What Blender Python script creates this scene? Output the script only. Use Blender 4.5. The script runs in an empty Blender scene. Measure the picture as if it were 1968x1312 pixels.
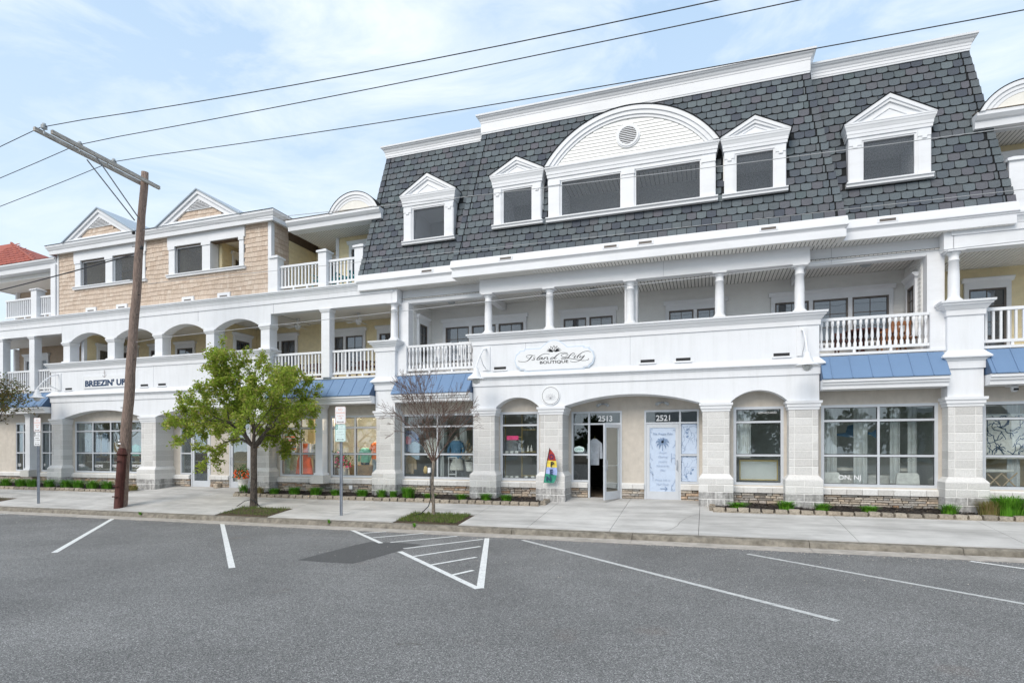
import bpy, bmesh, math, random
from mathutils import Vector, Matrix
R = math.radians
random.seed(7)
S = bpy.context.scene
COL = S.collection

# ------------------------------------------------------------------ camera, sky, sun, exposure
CF, CD, CH, CY0 = 1098.3, 17.07, 1.605, 862.0      # focal (px of a 1968 px wide frame), distance, eye height, horizon row
CT = math.atan(373 / CF); CC, CS = math.cos(CT), math.sin(CT)
cam = bpy.data.cameras.new('camera'); camo = bpy.data.objects.new('camera', cam); COL.objects.link(camo)
camo.location = (0, -CD, CH); camo.rotation_euler = (R(90), 0, CT)
cam.sensor_width = 36; cam.lens = CF / 1968 * 36; cam.shift_y = (CY0 - 656) / 1968
cam.clip_start = 0.1; cam.clip_end = 900
S.camera = camo
S.view_settings.view_transform = 'Standard'; S.view_settings.look = 'None'
S.view_settings.exposure = 1.86; S.view_settings.gamma = 1; S.view_settings.use_curve_mapping = False
SUN_EL, SUN_ROT = R(40), R(196)
w = bpy.data.worlds.new('World'); S.world = w; w.use_nodes = True
nt = w.node_tree; nt.nodes.clear()
def N(t, **k):
    n = nt.nodes.new(t)
    for a, b in k.items(): setattr(n, a, b)
    return n
wo = N('ShaderNodeOutputWorld'); bg = N('ShaderNodeBackground'); sky = N('ShaderNodeTexSky', sky_type='NISHITA')
sky.sun_disc = False; sky.sun_elevation = SUN_EL; sky.sun_rotation = SUN_ROT; sky.air_density = 1.0; sky.dust_density = 2.0; sky.ozone_density = 1.0
tc = N('ShaderNodeTexCoord'); mp = N('ShaderNodeMapping'); mp.inputs['Scale'].default_value = (1.0, 1.0, 3.2); mp.inputs['Rotation'].default_value = (0, R(8), R(20))
nz = N('ShaderNodeTexNoise'); nz.inputs['Scale'].default_value = 2.6; nz.inputs['Detail'].default_value = 9; nz.inputs['Roughness'].default_value = 0.62; nz.inputs['Distortion'].default_value = 0.9
cr = N('ShaderNodeValToRGB'); cr.color_ramp.elements[0].position = 0.40; cr.color_ramp.elements[0].color = (0.12, 0.12, 0.12, 1); cr.color_ramp.elements[1].position = 0.70; cr.color_ramp.elements[1].color = (0.95, 0.95, 0.95, 1)
mx = N('ShaderNodeMix', data_type='RGBA'); mx.inputs[7].default_value = (4.15, 4.5, 4.85, 1)
L = nt.links.new
L(tc.outputs['Generated'], mp.inputs[0]); L(mp.outputs[0], nz.inputs['Vector']); L(nz.outputs['Fac'], cr.inputs[0])
L(cr.outputs[0], mx.inputs[0]); mb_ = N('ShaderNodeMix', data_type='RGBA'); mb_.inputs[0].default_value = .75; mb_.inputs[7].default_value = (2.25, 3.25, 4.4, 1); L(sky.outputs[0], mb_.inputs[6]); L(mb_.outputs[2], mx.inputs[6]); sz = N('ShaderNodeSeparateXYZ'); L(tc.outputs['Generated'], sz.inputs[0]); hr = N('ShaderNodeMapRange'); hr.inputs[1].default_value = 0.0; hr.inputs[2].default_value = .62; hr.inputs[3].default_value = .75; hr.inputs[4].default_value = .0; L(sz.outputs['Z'], hr.inputs[0]); mh = N('ShaderNodeMix', data_type='RGBA'); mh.inputs[7].default_value = (3.75, 4.25, 4.65, 1); L(hr.outputs[0], mh.inputs[0]); L(mx.outputs[2], mh.inputs[6]); L(mh.outputs[2], bg.inputs[0]); L(bg.outputs[0], wo.inputs[0])
bg.inputs[1].default_value = 0.066
sl = bpy.data.lights.new('sun', 'SUN'); slo = bpy.data.objects.new('sun', sl); COL.objects.link(slo)
sl.energy = .66; sl.angle = R(35); sl.color = (1.0, 0.92, 0.82)
slo.rotation_euler = (R(90) - SUN_EL, 0, R(-16)); slo.location = (0, -30, 30)

# a column of the photograph on the facade plane y = Y -> world x ; row -> world z
def kx(px): u = (px - 984) / CF; return (u * CC - CS) / (CC + u * CS)
def fx(px, Y=0.0): return (Y + CD) * kx(px)
def fz(px, py, Y=0.0): u = (px - 984) / CF; return CH + (CY0 - py) * (Y + CD) / (CC + u * CS) / CF
def gz(x, y):                                   # height of the pavement and street
    zc = -.365 + .0045 * x
    if y < -3.72: return zc - .13
    if y < -3.57: return zc
    if y < 0: return zc + (0 - zc) * (y + 3.57) / 3.57
    return min(.09 * y, .075)
MC = -2.13                                       # axis of symmetry of the middle building

# ------------------------------------------------------------------ materials
def newmat(name):
    m = bpy.data.materials.new(name); m.use_nodes = True; return m, m.node_tree, m.node_tree.nodes['Principled BSDF']
def mat(name, col, rough=.6, var=.06, scale=3, bump=0, bscale=40, metal=0, spec=.4, stretch=None, dirt=None, det=6):
    m, t, b = newmat(name); n = t.nodes; l = t.links.new
    b.inputs['Roughness'].default_value = rough; b.inputs['Metallic'].default_value = metal; b.inputs['Specular IOR Level'].default_value = spec
    g = n.new('ShaderNodeNewGeometry'); src = g.outputs['Position']
    if stretch:
        q = n.new('ShaderNodeMapping'); q.inputs['Scale'].default_value = stretch; l(src, q.inputs[0]); src = q.outputs[0]
    a = n.new('ShaderNodeTexNoise'); a.inputs['Scale'].default_value = scale; a.inputs['Detail'].default_value = det; a.inputs['Roughness'].default_value = .6
    l(src, a.inputs['Vector'])
    c = n.new('ShaderNodeValToRGB'); c.color_ramp.elements[0].position = .32; c.color_ramp.elements[1].position = .68
    lo = [max(0, v * (1 - var * 2)) for v in col]; hi = [min(1, v * (1 + var)) for v in col]
    c.color_ramp.elements[0].color = (*lo, 1); c.color_ramp.elements[1].color = (*hi, 1)
    l(a.outputs['Fac'], c.inputs[0]); out = c.outputs[0]
    if dirt:                                     # (colour, amount, scale): stains with a shape of their own
        d = n.new('ShaderNodeTexNoise'); d.inputs['Scale'].default_value = dirt[2]; d.inputs['Detail'].default_value = 8; d.inputs['Roughness'].default_value = .7
        mpn = n.new('ShaderNodeMapping'); mpn.inputs['Scale'].default_value = dirt[3] if len(dirt) > 3 else (1, 1, 1); mpn.inputs['Location'].default_value = (3.1, 7.7, 1.3)
        l(g.outputs['Position'], mpn.inputs[0]); l(mpn.outputs[0], d.inputs['Vector'])
        r2 = n.new('ShaderNodeValToRGB'); r2.color_ramp.elements[0].position = dirt[4] if len(dirt) > 4 else .5; r2.color_ramp.elements[1].position = dirt[5] if len(dirt) > 5 else .72
        r2.color_ramp.elements[1].color = (dirt[1],) * 3 + (1,); r2.color_ramp.elements[0].color = (0, 0, 0, 1)
        l(d.outputs['Fac'], r2.inputs[0])
        x = n.new('ShaderNodeMix'); x.data_type = 'RGBA'; x.inputs[7].default_value = (*dirt[0], 1)
        l(r2.outputs[0], x.inputs[0]); l(out, x.inputs[6]); out = x.outputs[2]
    l(out, b.inputs['Base Color'])
    if bump:
        bn = n.new('ShaderNodeTexNoise'); bn.inputs['Scale'].default_value = bscale; bn.inputs['Detail'].default_value = 5
        l(src, bn.inputs['Vector']); bp = n.new('ShaderNodeBump'); bp.inputs['Strength'].default_value = bump; bp.inputs['Distance'].default_value = .02
        l(bn.outputs['Fac'], bp.inputs['Height']); l(bp.outputs[0], b.inputs['Normal'])
    return m
def mat_pieces(name, cols, rough=.8, bump=.4, bscale=60, nvar=.25, nscale=25, spec=.3, trans=0):
    """each piece (mesh island or object) takes one of the colours, with fine grain on top"""
    m, t, b = newmat(name); n = t.nodes; l = t.links.new
    b.inputs['Roughness'].default_value = rough; b.inputs['Specular IOR Level'].default_value = spec
    g = n.new('ShaderNodeNewGeometry'); oi = n.new('ShaderNodeObjectInfo')
    ad = n.new('ShaderNodeMath'); ad.operation = 'ADD'; l(g.outputs['Random Per Island'], ad.inputs[0]); l(oi.outputs['Random'], ad.inputs[1])
    fr = n.new('ShaderNodeMath'); fr.operation = 'FRACT'; l(ad.outputs[0], fr.inputs[0])
    c = n.new('ShaderNodeValToRGB'); e = c.color_ramp.elements; c.color_ramp.interpolation = 'LINEAR'
    while len(e) < len(cols): e.new(.5)
    for i, q in enumerate(cols): e[i].position = i / max(1, len(cols) - 1); e[i].color = (*q, 1)
    l(fr.outputs[0], c.inputs[0])
    a = n.new('ShaderNodeTexNoise'); a.inputs['Scale'].default_value = nscale; a.inputs['Detail'].default_value = 6; l(g.outputs['Position'], a.inputs['Vector'])
    mr = n.new('ShaderNodeMapRange'); mr.inputs[1].default_value = .3; mr.inputs[2].default_value = .7; mr.inputs[3].default_value = 1 - nvar; mr.inputs[4].default_value = 1 + nvar * .6
    l(a.outputs['Fac'], mr.inputs[0]); vm = n.new('ShaderNodeVectorMath'); vm.operation = 'SCALE'; l(c.outputs[0], vm.inputs[0]); l(mr.outputs[0], vm.inputs['Scale'])
    l(vm.outputs[0], b.inputs['Base Color'])
    bn = n.new('ShaderNodeTexNoise'); bn.inputs['Scale'].default_value = bscale; bn.inputs['Detail'].default_value = 6; l(g.outputs['Position'], bn.inputs['Vector'])
    bp = n.new('ShaderNodeBump'); bp.inputs['Strength'].default_value = bump; bp.inputs['Distance'].default_value = .02
    l(bn.outputs['Fac'], bp.inputs['Height']); l(bp.outputs[0], b.inputs['Normal'])
    if trans:
        tl = n.new('ShaderNodeBsdfTranslucent'); l(vm.outputs[0], tl.inputs[0]); ms = n.new('ShaderNodeMixShader'); ms.inputs[0].default_value = trans; l(b.outputs[0], ms.inputs[1]); l(tl.outputs[0], ms.inputs[2]); l(ms.outputs[0], n['Material Output'].inputs[0])
    return m
def mat_glass(name, tint, refl, rough=.0, solid=None, wav=.0):
    m, t, b = newmat(name); n = t.nodes; l = t.links.new
    out = n['Material Output']
    gl = n.new('ShaderNodeBsdfGlossy'); gl.inputs['Roughness'].default_value = rough; gl.inputs['Color'].default_value = (.93, .97, 1, 1)
    if wav:
        g = n.new('ShaderNodeNewGeometry'); a = n.new('ShaderNodeTexNoise'); a.inputs['Scale'].default_value = .9; a.inputs['Detail'].default_value = 2; l(g.outputs['Position'], a.inputs['Vector'])
        bp = n.new('ShaderNodeBump'); bp.inputs['Strength'].default_value = wav; bp.inputs['Distance'].default_value = .05; l(a.outputs['Fac'], bp.inputs['Height']); l(bp.outputs[0], gl.inputs['Normal'])
    if solid:
        b.inputs['Base Color'].default_value = (*solid, 1); b.inputs['Roughness'].default_value = .5; base = b.outputs[0]
    else:
        tr = n.new('ShaderNodeBsdfTransparent'); tr.inputs[0].default_value = (*tint, 1); base = tr.outputs[0]
    lw = n.new('ShaderNodeLayerWeight'); lw.inputs[0].default_value = .35
    mr = n.new('ShaderNodeMapRange'); mr.inputs[1].default_value = 0; mr.inputs[2].default_value = 1; mr.inputs[3].default_value = refl; mr.inputs[4].default_value = min(1, refl + .42)
    l(lw.outputs['Fresnel'], mr.inputs[0])
    mm = n.new('ShaderNodeMixShader'); l(mr.outputs[0], mm.inputs[0]); l(base, mm.inputs[1]); l(gl.outputs[0], mm.inputs[2]); l(mm.outputs[0], out.inputs[0])
    return m
def mat_emit(name, col, s):
    m, t, b = newmat(name); b.inputs['Base Color'].default_value = (*col, 1); b.inputs['Emission Color'].default_value = (*col, 1); b.inputs['Emission Strength'].default_value = s; return m
def mat_screen(name, col, op):
    m, t, b = newmat(name); n = t.nodes; l = t.links.new
    b.inputs['Base Color'].default_value = (*col, 1); b.inputs['Roughness'].default_value = .9; b.inputs['Specular IOR Level'].default_value = .1
    tr = n.new('ShaderNodeBsdfTransparent'); mm = n.new('ShaderNodeMixShader')
    g = n.new('ShaderNodeNewGeometry'); a = n.new('ShaderNodeTexNoise'); a.inputs['Scale'].default_value = 30; l(g.outputs['Position'], a.inputs['Vector'])
    mr = n.new('ShaderNodeMapRange'); mr.inputs[3].default_value = op - .12; mr.inputs[4].default_value = op + .12; l(a.outputs['Fac'], mr.inputs[0])
    l(mr.outputs[0], mm.inputs[0]); l(tr.outputs[0], mm.inputs[1]); l(b.outputs[0], mm.inputs[2]); l(mm.outputs[0], n['Material Output'].inputs[0]); return m

M = {}
M['white'] = mat('white_trim_paint', (.80, .81, .83), .45, .015, 1.5, .03, 60, spec=.35, dirt=((.50, .50, .48), .28, 1.1, (.8, 1, 3), .46, .8))
M['eifs'] = mat('white_parapet_render', (.79, .805, .83), .75, .02, .8, .12, 180, spec=.25, dirt=((.50, .51, .50), .30, 1.3, (3.5, 1, .35), .46, .8))
M['soffit'] = mat('soffit_vinyl', (.84, .82, .78), .5, .02, 3)
M['groove'] = mat('soffit_groove', (.16, .15, .135), .8, .05, 5)
M['siding_white'] = mat('white_vinyl_siding', (.86, .855, .83), .5, .02, 3)
M['siding_yellow'] = mat('yellow_clapboard', (.84, .72, .46), .6, .04, 6, .06, 90)
M['siding_tan'] = mat('tan_clapboard', (.50, .39, .29), .65, .05, 6, .06, 90)
M['stucco'] = mat('beige_stucco', (.60, .55, .485), .9, .05, 5, .5, 160, spec=.15, dirt=((.42, .37, .31), .35, 2.2, (1.5, 1, .35)))
M['block'] = mat_pieces('split_face_block', [(.62, .605, .585), (.70, .69, .67), (.58, .57, .55), (.73, .72, .70), (.66, .65, .63)], .9, .7, 70, .12, 45, .2)
M['block_low'] = mat('weathered_base_block', (.58, .57, .555), .9, .18, 14, .9, 60, spec=.15, dirt=((.09, .085, .08), .85, 4.5, (1, 1, .22), .40, .70))
M['joint'] = mat('white_mortar_joint', (.80, .79, .77), .9, .03, 8)
M['sillstone'] = mat_pieces('cast_sill_stone', [(.66, .64, .61), (.74, .73, .71), (.60, .58, .55)], .85, .4, 60, .12, 30, .2)
M['ledge'] = mat_pieces('ledge_stone', [(.30, .26, .22), (.52, .44, .35), (.36, .34, .32), (.60, .54, .46), (.42, .28, .18), (.50, .48, .45), (.24, .22, .20), (.62, .50, .38)], .9, .9, 45, .3, 18, .2)
M['ledge_joint'] = mat('ledge_stone_joint', (.10, .085, .07), .95, .1, 20)
M['slate'] = mat_pieces('slate_shingle', [(0.100, 0.120, 0.134), (0.147, 0.174, 0.190), (0.116, 0.136, 0.154), (0.080, 0.090, 0.114), (0.159, 0.189, 0.202), (0.123, 0.136, 0.146), (0.139, 0.136, 0.158), (0.112, 0.143, 0.150)], .75, .6, 130, .25, 60, .3)
M['roof_dark'] = mat('roof_underlay', (.012, .014, .016), .9, .1, 8)
M['shake'] = mat_pieces('tan_shake', [(.62, .50, .40), (.67, .55, .45), (.57, .45, .355), (.64, .525, .425), (.70, .59, .49)], .8, .5, 90, .12, 40, .2)
M['shake_gap'] = mat('shake_gap', (.16, .11, .075), .9, .1, 9)
M['red'] = mat_pieces('red_scallop_shingle', [(.36, .10, .07), (.42, .125, .09), (.31, .085, .065)], .8, .4, 80, .15, 40)
M['metal_blue'] = mat('blue_standing_seam_metal', (.15, .245, .40), .42, .03, 1.1, .02, 3, spec=.5)
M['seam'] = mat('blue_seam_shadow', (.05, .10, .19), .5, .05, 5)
M['metal_grey'] = mat('blue_grey_roof_metal', (.36, .42, .48), .4, .04, 2)
M['alu'] = mat('anodised_aluminium', (.60, .625, .66), .38, .02, 4, spec=.5, metal=.15)
M['black'] = mat('black_gasket', (.02, .02, .022), .5, .1, 5)
M['bronze'] = mat('bronze_window_frame', (.14, .12, .105), .45, .05, 5)
M['shopglass'] = mat_glass('shop_glass', (.98, 1, .99), .075, wav=.04)
M['winglass'] = mat_glass('upper_window_glass', (1, 1, 1), .13, .02, solid=(.010, .014, .024), wav=.12)
M['curtain'] = mat('white_curtain', (.72, .75, .76), .9, .04, 6)
M['screen'] = mat_screen('insect_screen', (.15, .17, .195), .30)
M['cream'] = mat('cream_pediment_board', (.82, .795, .73), .6, .03, 4)
M['interior'] = mat('shop_interior_wall', (.74, .77, .76), .85, .05, 2)
M['intfloor'] = mat('shop_floor_wood', (.25, .19, .14), .6, .15, 3, stretch=(1, 8, 1))
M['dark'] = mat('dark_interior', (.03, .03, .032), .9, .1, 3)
M['mulch'] = mat('bark_mulch', (.035, .028, .024), .95, .45, 35, 1, 50, det=9)
M['soil'] = mat('tree_pit_soil', (.10, .07, .045), .95, .35, 22, 1, 50, dirt=((.03, .06, .012), .7, 9), det=9)
M['edging'] = mat_pieces('edging_stone', [(.34, .29, .23), (.42, .37, .30), (.28, .245, .20), (.38, .32, .25)], .95, .9, 50, .3, 22, .15)
M['asphalt'] = None
M['conc'] = mat('pavement_concrete', (.56, .545, .52), .9, .09, 1.1, .25, 120, spec=.2, dirt=((.22, .21, .195), .80, 1.5, (.20, 1.3, 1), .44, .74))
M['curb'] = mat('curb_concrete', (.26, .235, .195), .95, .22, 6, .5, 70, spec=.15, dirt=((.09, .08, .06), .7, 4, (.3, 1, 1)))
M['gutter'] = mat('gutter_concrete', (.47, .43, .385), .95, .12, 5, .35, 90, spec=.15, dirt=((.22, .20, .17), .6, 3, (.3, 1, 1)))
M['gap'] = mat('joint_dirt', (.11, .10, .085), .95, .2, 20)
M['patch'] = mat('asphalt_patch', (.14, .139, .137), .95, .22, 70, .8, 160, spec=.2)
M['paint'] = mat('road_paint', (.80, .80, .775), .7, .05, 18, .3, 200, dirt=((.26, .26, .27), .8, 26))
M['paint_worn'] = mat('worn_road_paint', (.62, .62, .60), .75, .10, 18, .4, 200, dirt=((.20, .20, .21), .95, 18))
M['wood'] = mat('weathered_pole_wood', (.32, .235, .195), .9, .32, 14, .9, 24, stretch=(6, 6, .35), dirt=((.075, .055, .045), .7, 6, (5, 5, .25)))
M['woodgrey'] = mat('grey_crossarm_wood', (.56, .52, .47), .9, .22, 9, .8, 20, stretch=(6, .5, 6), dirt=((.15, .13, .11), .6, 5, (4, .5, 4)))
M['rust'] = mat('red_brown_pipe_guard', (.085, .028, .022), .7, .22, 6, .4, 20, spec=.3, stretch=(3, 3, .6))
M['galv'] = mat('galvanised_steel', (.34, .37, .42), .45, .10, 9, .1, 50, metal=.35)
M['wire'] = mat('black_wire', (.035, .035, .04), .6, .05, 5)
M['wire_pale'] = mat('pale_cable', (.42, .43, .44), .6, .05, 5)
M['insul'] = mat('porcelain_grey', (.42, .45, .47), .3, .05, 5)
M['bark'] = mat('tree_bark', (.115, .095, .078), .95, .35, 12, 1, 40, stretch=(3, 3, 1))
M['twig'] = mat('dark_twig', (.165, .11, .088), .95, .2, 12)
M['barkpale'] = mat('pale_bark', (.27, .225, .18), .95, .28, 12, .8, 40, stretch=(3, 3, 1))
M['leaf'] = mat_pieces('spring_leaf', [(.33, .43, .045), (.23, .36, .035), (.46, .51, .09), (.28, .41, .04), (.38, .47, .06), (.50, .42, .14), (.18, .30, .03)], .6, .1, 20, .15, 4, .3, trans=.4)
M['leafred'] = mat_pieces('bronze_spring_leaf', [(.16, .17, .03), (.10, .14, .02), (.22, .17, .05), (.20, .12, .05), (.08, .11, .02)], .6, .1, 20, .15, 4, .3, trans=.35)
M['blade'] = mat_pieces('lily_blade', [(.08, .25, .014), (.13, .34, .022), (.06, .19, .012), (.18, .40, .035)], .55, .1, 20, .15, 8, .3)
M['weed'] = mat_pieces('pit_weed', [(.10, .17, .03), (.15, .20, .045), (.07, .13, .02), (.20, .18, .08)], .7, .1, 20, .15, 8, .25)
M['dryblade'] = mat_pieces('dry_grass_blade', [(.32, .22, .10), (.24, .19, .07), (.20, .24, .05), (.38, .29, .15)], .8, .1, 20, .15, 8, .2)
M['signwhite'] = mat('sign_face_white', (.80, .81, .82), .4, .01, 4)
M['ink'] = mat('black_ink', (.015, .016, .02), .6, .02, 4)
M['navy'] = mat('navy_lettering', (.020, .050, .115), .5, .05, 4)
M['signblue'] = mat('sign_edge_blue_grey', (.60, .68, .77), .5, .02, 4)
M['faint'] = mat('faint_line_grey', (.52, .53, .56), .6, .03, 4)
M['redink'] = mat('faded_red_print', (.78, .42, .34), .5, .05, 20)
M['greenink'] = mat('green_print', (.03, .28, .21), .5, .05, 20)
M['greyink'] = mat('faded_grey_print', (.42, .50, .50), .5, .05, 20)
M['signgreen'] = mat('pale_green_sign_face', (.66, .80, .78), .4, .02, 4)
def C(name, col, rough=.8, var=.08, sc=12): 
    if name not in M: M[name] = mat(name, col, rough, var, sc)
    return M[name]

def asphalt():
    m, t, b = newmat('asphalt'); n = t.nodes; l = t.links.new
    b.inputs['Roughness'].default_value = .88; b.inputs['Specular IOR Level'].default_value = .3
    g = n.new('ShaderNodeNewGeometry')
    v = n.new('ShaderNodeTexVoronoi'); v.inputs['Scale'].default_value = 112; l(g.outputs['Position'], v.inputs['Vector'])
    sp = n.new('ShaderNodeSeparateColor'); l(v.outputs['Color'], sp.inputs[0])
    c = n.new('ShaderNodeValToRGB'); e = c.color_ramp.elements
    e[0].position = 0; e[0].color = (.085, .084, .082, 1); e[1].position = 1; e[1].color = (.48, .47, .455, 1)
    for p, q in ((.45, (.165, .163, .159, 1)), (.80, (.25, .247, .24, 1)), (.93, (.36, .355, .345, 1))): x = e.new(p); x.color = q
    l(sp.outputs[0], c.inputs[0])
    a = n.new('ShaderNodeTexNoise'); a.inputs['Scale'].default_value = .45; a.inputs['Detail'].default_value = 7; a.inputs['Roughness'].default_value = .65; l(g.outputs['Position'], a.inputs['Vector'])
    mr = n.new('ShaderNodeMapRange'); mr.inputs[1].default_value = .3; mr.inputs[2].default_value = .7; mr.inputs[3].default_value = .78; mr.inputs[4].default_value = 1.15; l(a.outputs['Fac'], mr.inputs[0])
    vm = n.new('ShaderNodeVectorMath'); vm.operation = 'SCALE'; l(c.outputs[0], vm.inputs[0]); l(mr.outputs[0], vm.inputs['Scale'])
    # rust-brown stain patches
    a2 = n.new('ShaderNodeTexNoise'); a2.inputs['Scale'].default_value = .8; a2.inputs['Detail'].default_value = 5; l(g.outputs['Position'], a2.inputs['Vector'])
    r2 = n.new('ShaderNodeValToRGB'); r2.color_ramp.elements[0].position = .66; r2.color_ramp.elements[1].position = .8; r2.color_ramp.elements[1].color = (.25, .25, .25, 1); l(a2.outputs['Fac'], r2.inputs[0])
    x = n.new('ShaderNodeMix'); x.data_type = 'RGBA'; x.inputs[7].default_value = (.24, .16, .12, 1); l(r2.outputs[0], x.inputs[0]); l(vm.outputs[0], x.inputs[6]); l(x.outputs[2], b.inputs['Base Color'])
    bp = n.new('ShaderNodeBump'); bp.inputs['Strength'].default_value = .55; bp.inputs['Distance'].default_value = .012
    l(v.outputs['Distance'], bp.inputs['Height']); l(bp.outputs[0], b.inputs['Normal'])
    return m
M['asphalt'] = asphalt()

# ------------------------------------------------------------------ mesh and object helpers
WO = {}                                          # world origin of each object built here
class MB:
    def __init__(s): s.v = []; s.f = []; s.sm = []
    def add(s, vs, fs, smooth=False):
        b = len(s.v); s.v += [tuple(p) for p in vs]; s.f += [tuple(b + i for i in q) for q in fs]; s.sm += [smooth] * len(fs); return s
    def box(s, x0, x1, y0, y1, z0, z1):
        return s.add([(x0, y0, z0), (x1, y0, z0), (x1, y1, z0), (x0, y1, z0), (x0, y0, z1), (x1, y0, z1), (x1, y1, z1), (x0, y1, z1)],
                     [(0, 3, 2, 1), (4, 5, 6, 7), (0, 1, 5, 4), (1, 2, 6, 5), (2, 3, 7, 6), (3, 0, 4, 7)])
    def cbox(s, x0, x1, y0, y1, z0, z1, c=.01):      # box whose front (y0) edges are chamfered
        vs = [(x0 + c, y0, z0 + c), (x1 - c, y0, z0 + c), (x1 - c, y0, z1 - c), (x0 + c, y0, z1 - c),
              (x0, y0 + c, z0), (x1, y0 + c, z0), (x1, y0 + c, z1), (x0, y0 + c, z1), (x0, y1, z0), (x1, y1, z0), (x1, y1, z1), (x0, y1, z1)]
        return s.add(vs, [(0, 1, 2, 3), (0, 4, 5, 1), (1, 5, 6, 2), (2, 6, 7, 3), (3, 7, 4, 0), (4, 8, 9, 5), (5, 9, 10, 6), (6, 10, 11, 7), (7, 11, 8, 4)])
    def prism(s, pts, y0, y1):                    # polygon in x,z extruded along y
        n = len(pts); vs = [(x, y0, z) for x, z in pts] + [(x, y1, z) for x, z in pts]
        return s.add(vs, [tuple(range(n)), tuple(range(2 * n - 1, n - 1, -1))] + [(i, (i + 1) % n, n + (i + 1) % n, n + i) for i in range(n)])
    def prismx(s, pts, x0, x1):                   # polygon in y,z extruded along x
        n = len(pts); vs = [(x0, y, z) for y, z in pts] + [(x1, y, z) for y, z in pts]
        return s.add(vs, [tuple(range(n)), tuple(range(2 * n - 1, n - 1, -1))] + [(i, (i + 1) % n, n + (i + 1) % n, n + i) for i in range(n)])
    def prismz(s, pts, z0, z1):
        n = len(pts); vs = [(x, y, z0) for x, y in pts] + [(x, y, z1) for x, y in pts]
        return s.add(vs, [tuple(range(n)), tuple(range(2 * n - 1, n - 1, -1))] + [(i, (i + 1) % n, n + (i + 1) % n, n + i) for i in range(n)])
    def sweep(s, prof, path):                     # closed profile (out, z) along a plan path; out is to the right of travel
        P = [Vector(p) for p in path]; n = len(P); m = len(prof); vs = []
        for i, p in enumerate(P):
            ns = []
            if i > 0: d = (P[i] - P[i - 1]).normalized(); ns.append(Vector((d.y, -d.x)))
            if i < n - 1: d = (P[i + 1] - P[i]).normalized(); ns.append(Vector((d.y, -d.x)))
            q = ns[0] if len(ns) == 1 else (ns[0] + ns[1]) / (1 + ns[0].dot(ns[1]))
            vs += [(p.x + q.x * o, p.y + q.y * o, z) for o, z in prof]
        fs = [tuple(range(m)), tuple(range(n * m - 1, n * m - m - 1, -1))]
        for i in range(n - 1):
            for j in range(m): a = i * m + j; b = i * m + (j + 1) % m; fs.append((a, b, b + m, a + m))
        return s.add(vs, fs)
    def lathe(s, prof, x, y, n=20, z0=0, sx=1, sy=1):          # prof (r, z)
        vs = []; m = len(prof)
        for r, z in prof:
            for i in range(n): a = 2 * math.pi * i / n; vs.append((x + r * sx * math.cos(a), y + r * sy * math.sin(a), z0 + z))
        fs = [(j * n + i, j * n + (i + 1) % n, (j + 1) * n + (i + 1) % n, (j + 1) * n + i) for j in range(m - 1) for i in range(n)]
        s.add(vs, fs, True); b = len(s.v) - m * n
        s.f += [tuple(b + i for i in range(n)), tuple(b + (m - 1) * n + i for i in range(n))]; s.sm += [False, False]; return s
    def tube(s, pts, r, n=8, cap=True):
        P = [Vector(p) for p in pts]; rs = r if isinstance(r, (list, tuple)) else [r] * len(P); vs = []; up = Vector((0, 0, 1)); prev = None
        for i, p in enumerate(P):
            d = (P[min(i + 1, len(P) - 1)] - P[max(i - 1, 0)]).normalized()
            if prev is None:
                a = d.cross(up) if abs(d.z) < .9 else d.cross(Vector((1, 0, 0)))
            else: a = prev - d * prev.dot(d)
            if a.length < 1e-6: a = d.orthogonal()
            a.normalize(); b = d.cross(a); prev = a
            vs += [p + (a * math.cos(2 * math.pi * k / n) + b * math.sin(2 * math.pi * k / n)) * rs[i] for k in range(n)]
        m = len(P); fs = [(j * n + i, j * n + (i + 1) % n, (j + 1) * n + (i + 1) % n, (j + 1) * n + i) for j in range(m - 1) for i in range(n)]
        s.add(vs, fs, True)
        if cap: b = len(s.v) - m * n; s.f += [tuple(b + i for i in range(n)), tuple(b + (m - 1) * n + i for i in range(n))]; s.sm += [False] * 2
        return s
    def build(s, name, m, parent=None, origin=None):
        if origin is None:
            xs = [p[0] for p in s.v]; ys = [p[1] for p in s.v]; zs = [p[2] for p in s.v]
            origin = ((min(xs) + max(xs)) / 2, (min(ys) + max(ys)) / 2, min(zs))
        o = Vector(origin)
        me = bpy.data.meshes.new(name); me.from_pydata([(p[0] - o.x, p[1] - o.y, p[2] - o.z) for p in s.v], [], s.f)
        if any(s.sm): me.polygons.foreach_set('use_smooth', s.sm)
        me.materials.append(M[m] if isinstance(m, str) else m)
        return link(name, me, parent, o)
def link(name, me, parent, world, rot=None):
    ob = bpy.data.objects.new(name, me); COL.objects.link(ob)
    world = Vector(world); WO[ob] = world
    if parent is not None: ob.parent = parent; ob.location = world - WO[parent]
    else: ob.location = world
    if rot: ob.rotation_euler = rot
    return ob
def tag(o, label, cat, group=None, kind=None):
    if label: o['label'] = label
    if cat: o['category'] = cat
    if group: o['group'] = group
    if kind: o['kind'] = kind
    return o
def thing(name, loc, label, cat, group=None):
    o = bpy.data.objects.new(name, None); COL.objects.link(o); o.location = loc; WO[o] = Vector(loc); o.empty_display_size = .3
    return tag(o, label, cat, group)
def stuff(o): o['kind'] = 'stuff'; return o
def struct(o): o['kind'] = 'structure'; return o
def copy_tree(o, parent=None, world=None):
    c = o.copy(); COL.objects.link(c)
    if parent is not None: c.parent = parent
    if world is not None: c.location = world; WO[c] = Vector(world)
    for ch in list(o.children): copy_tree(ch, c)
    return c
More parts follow.
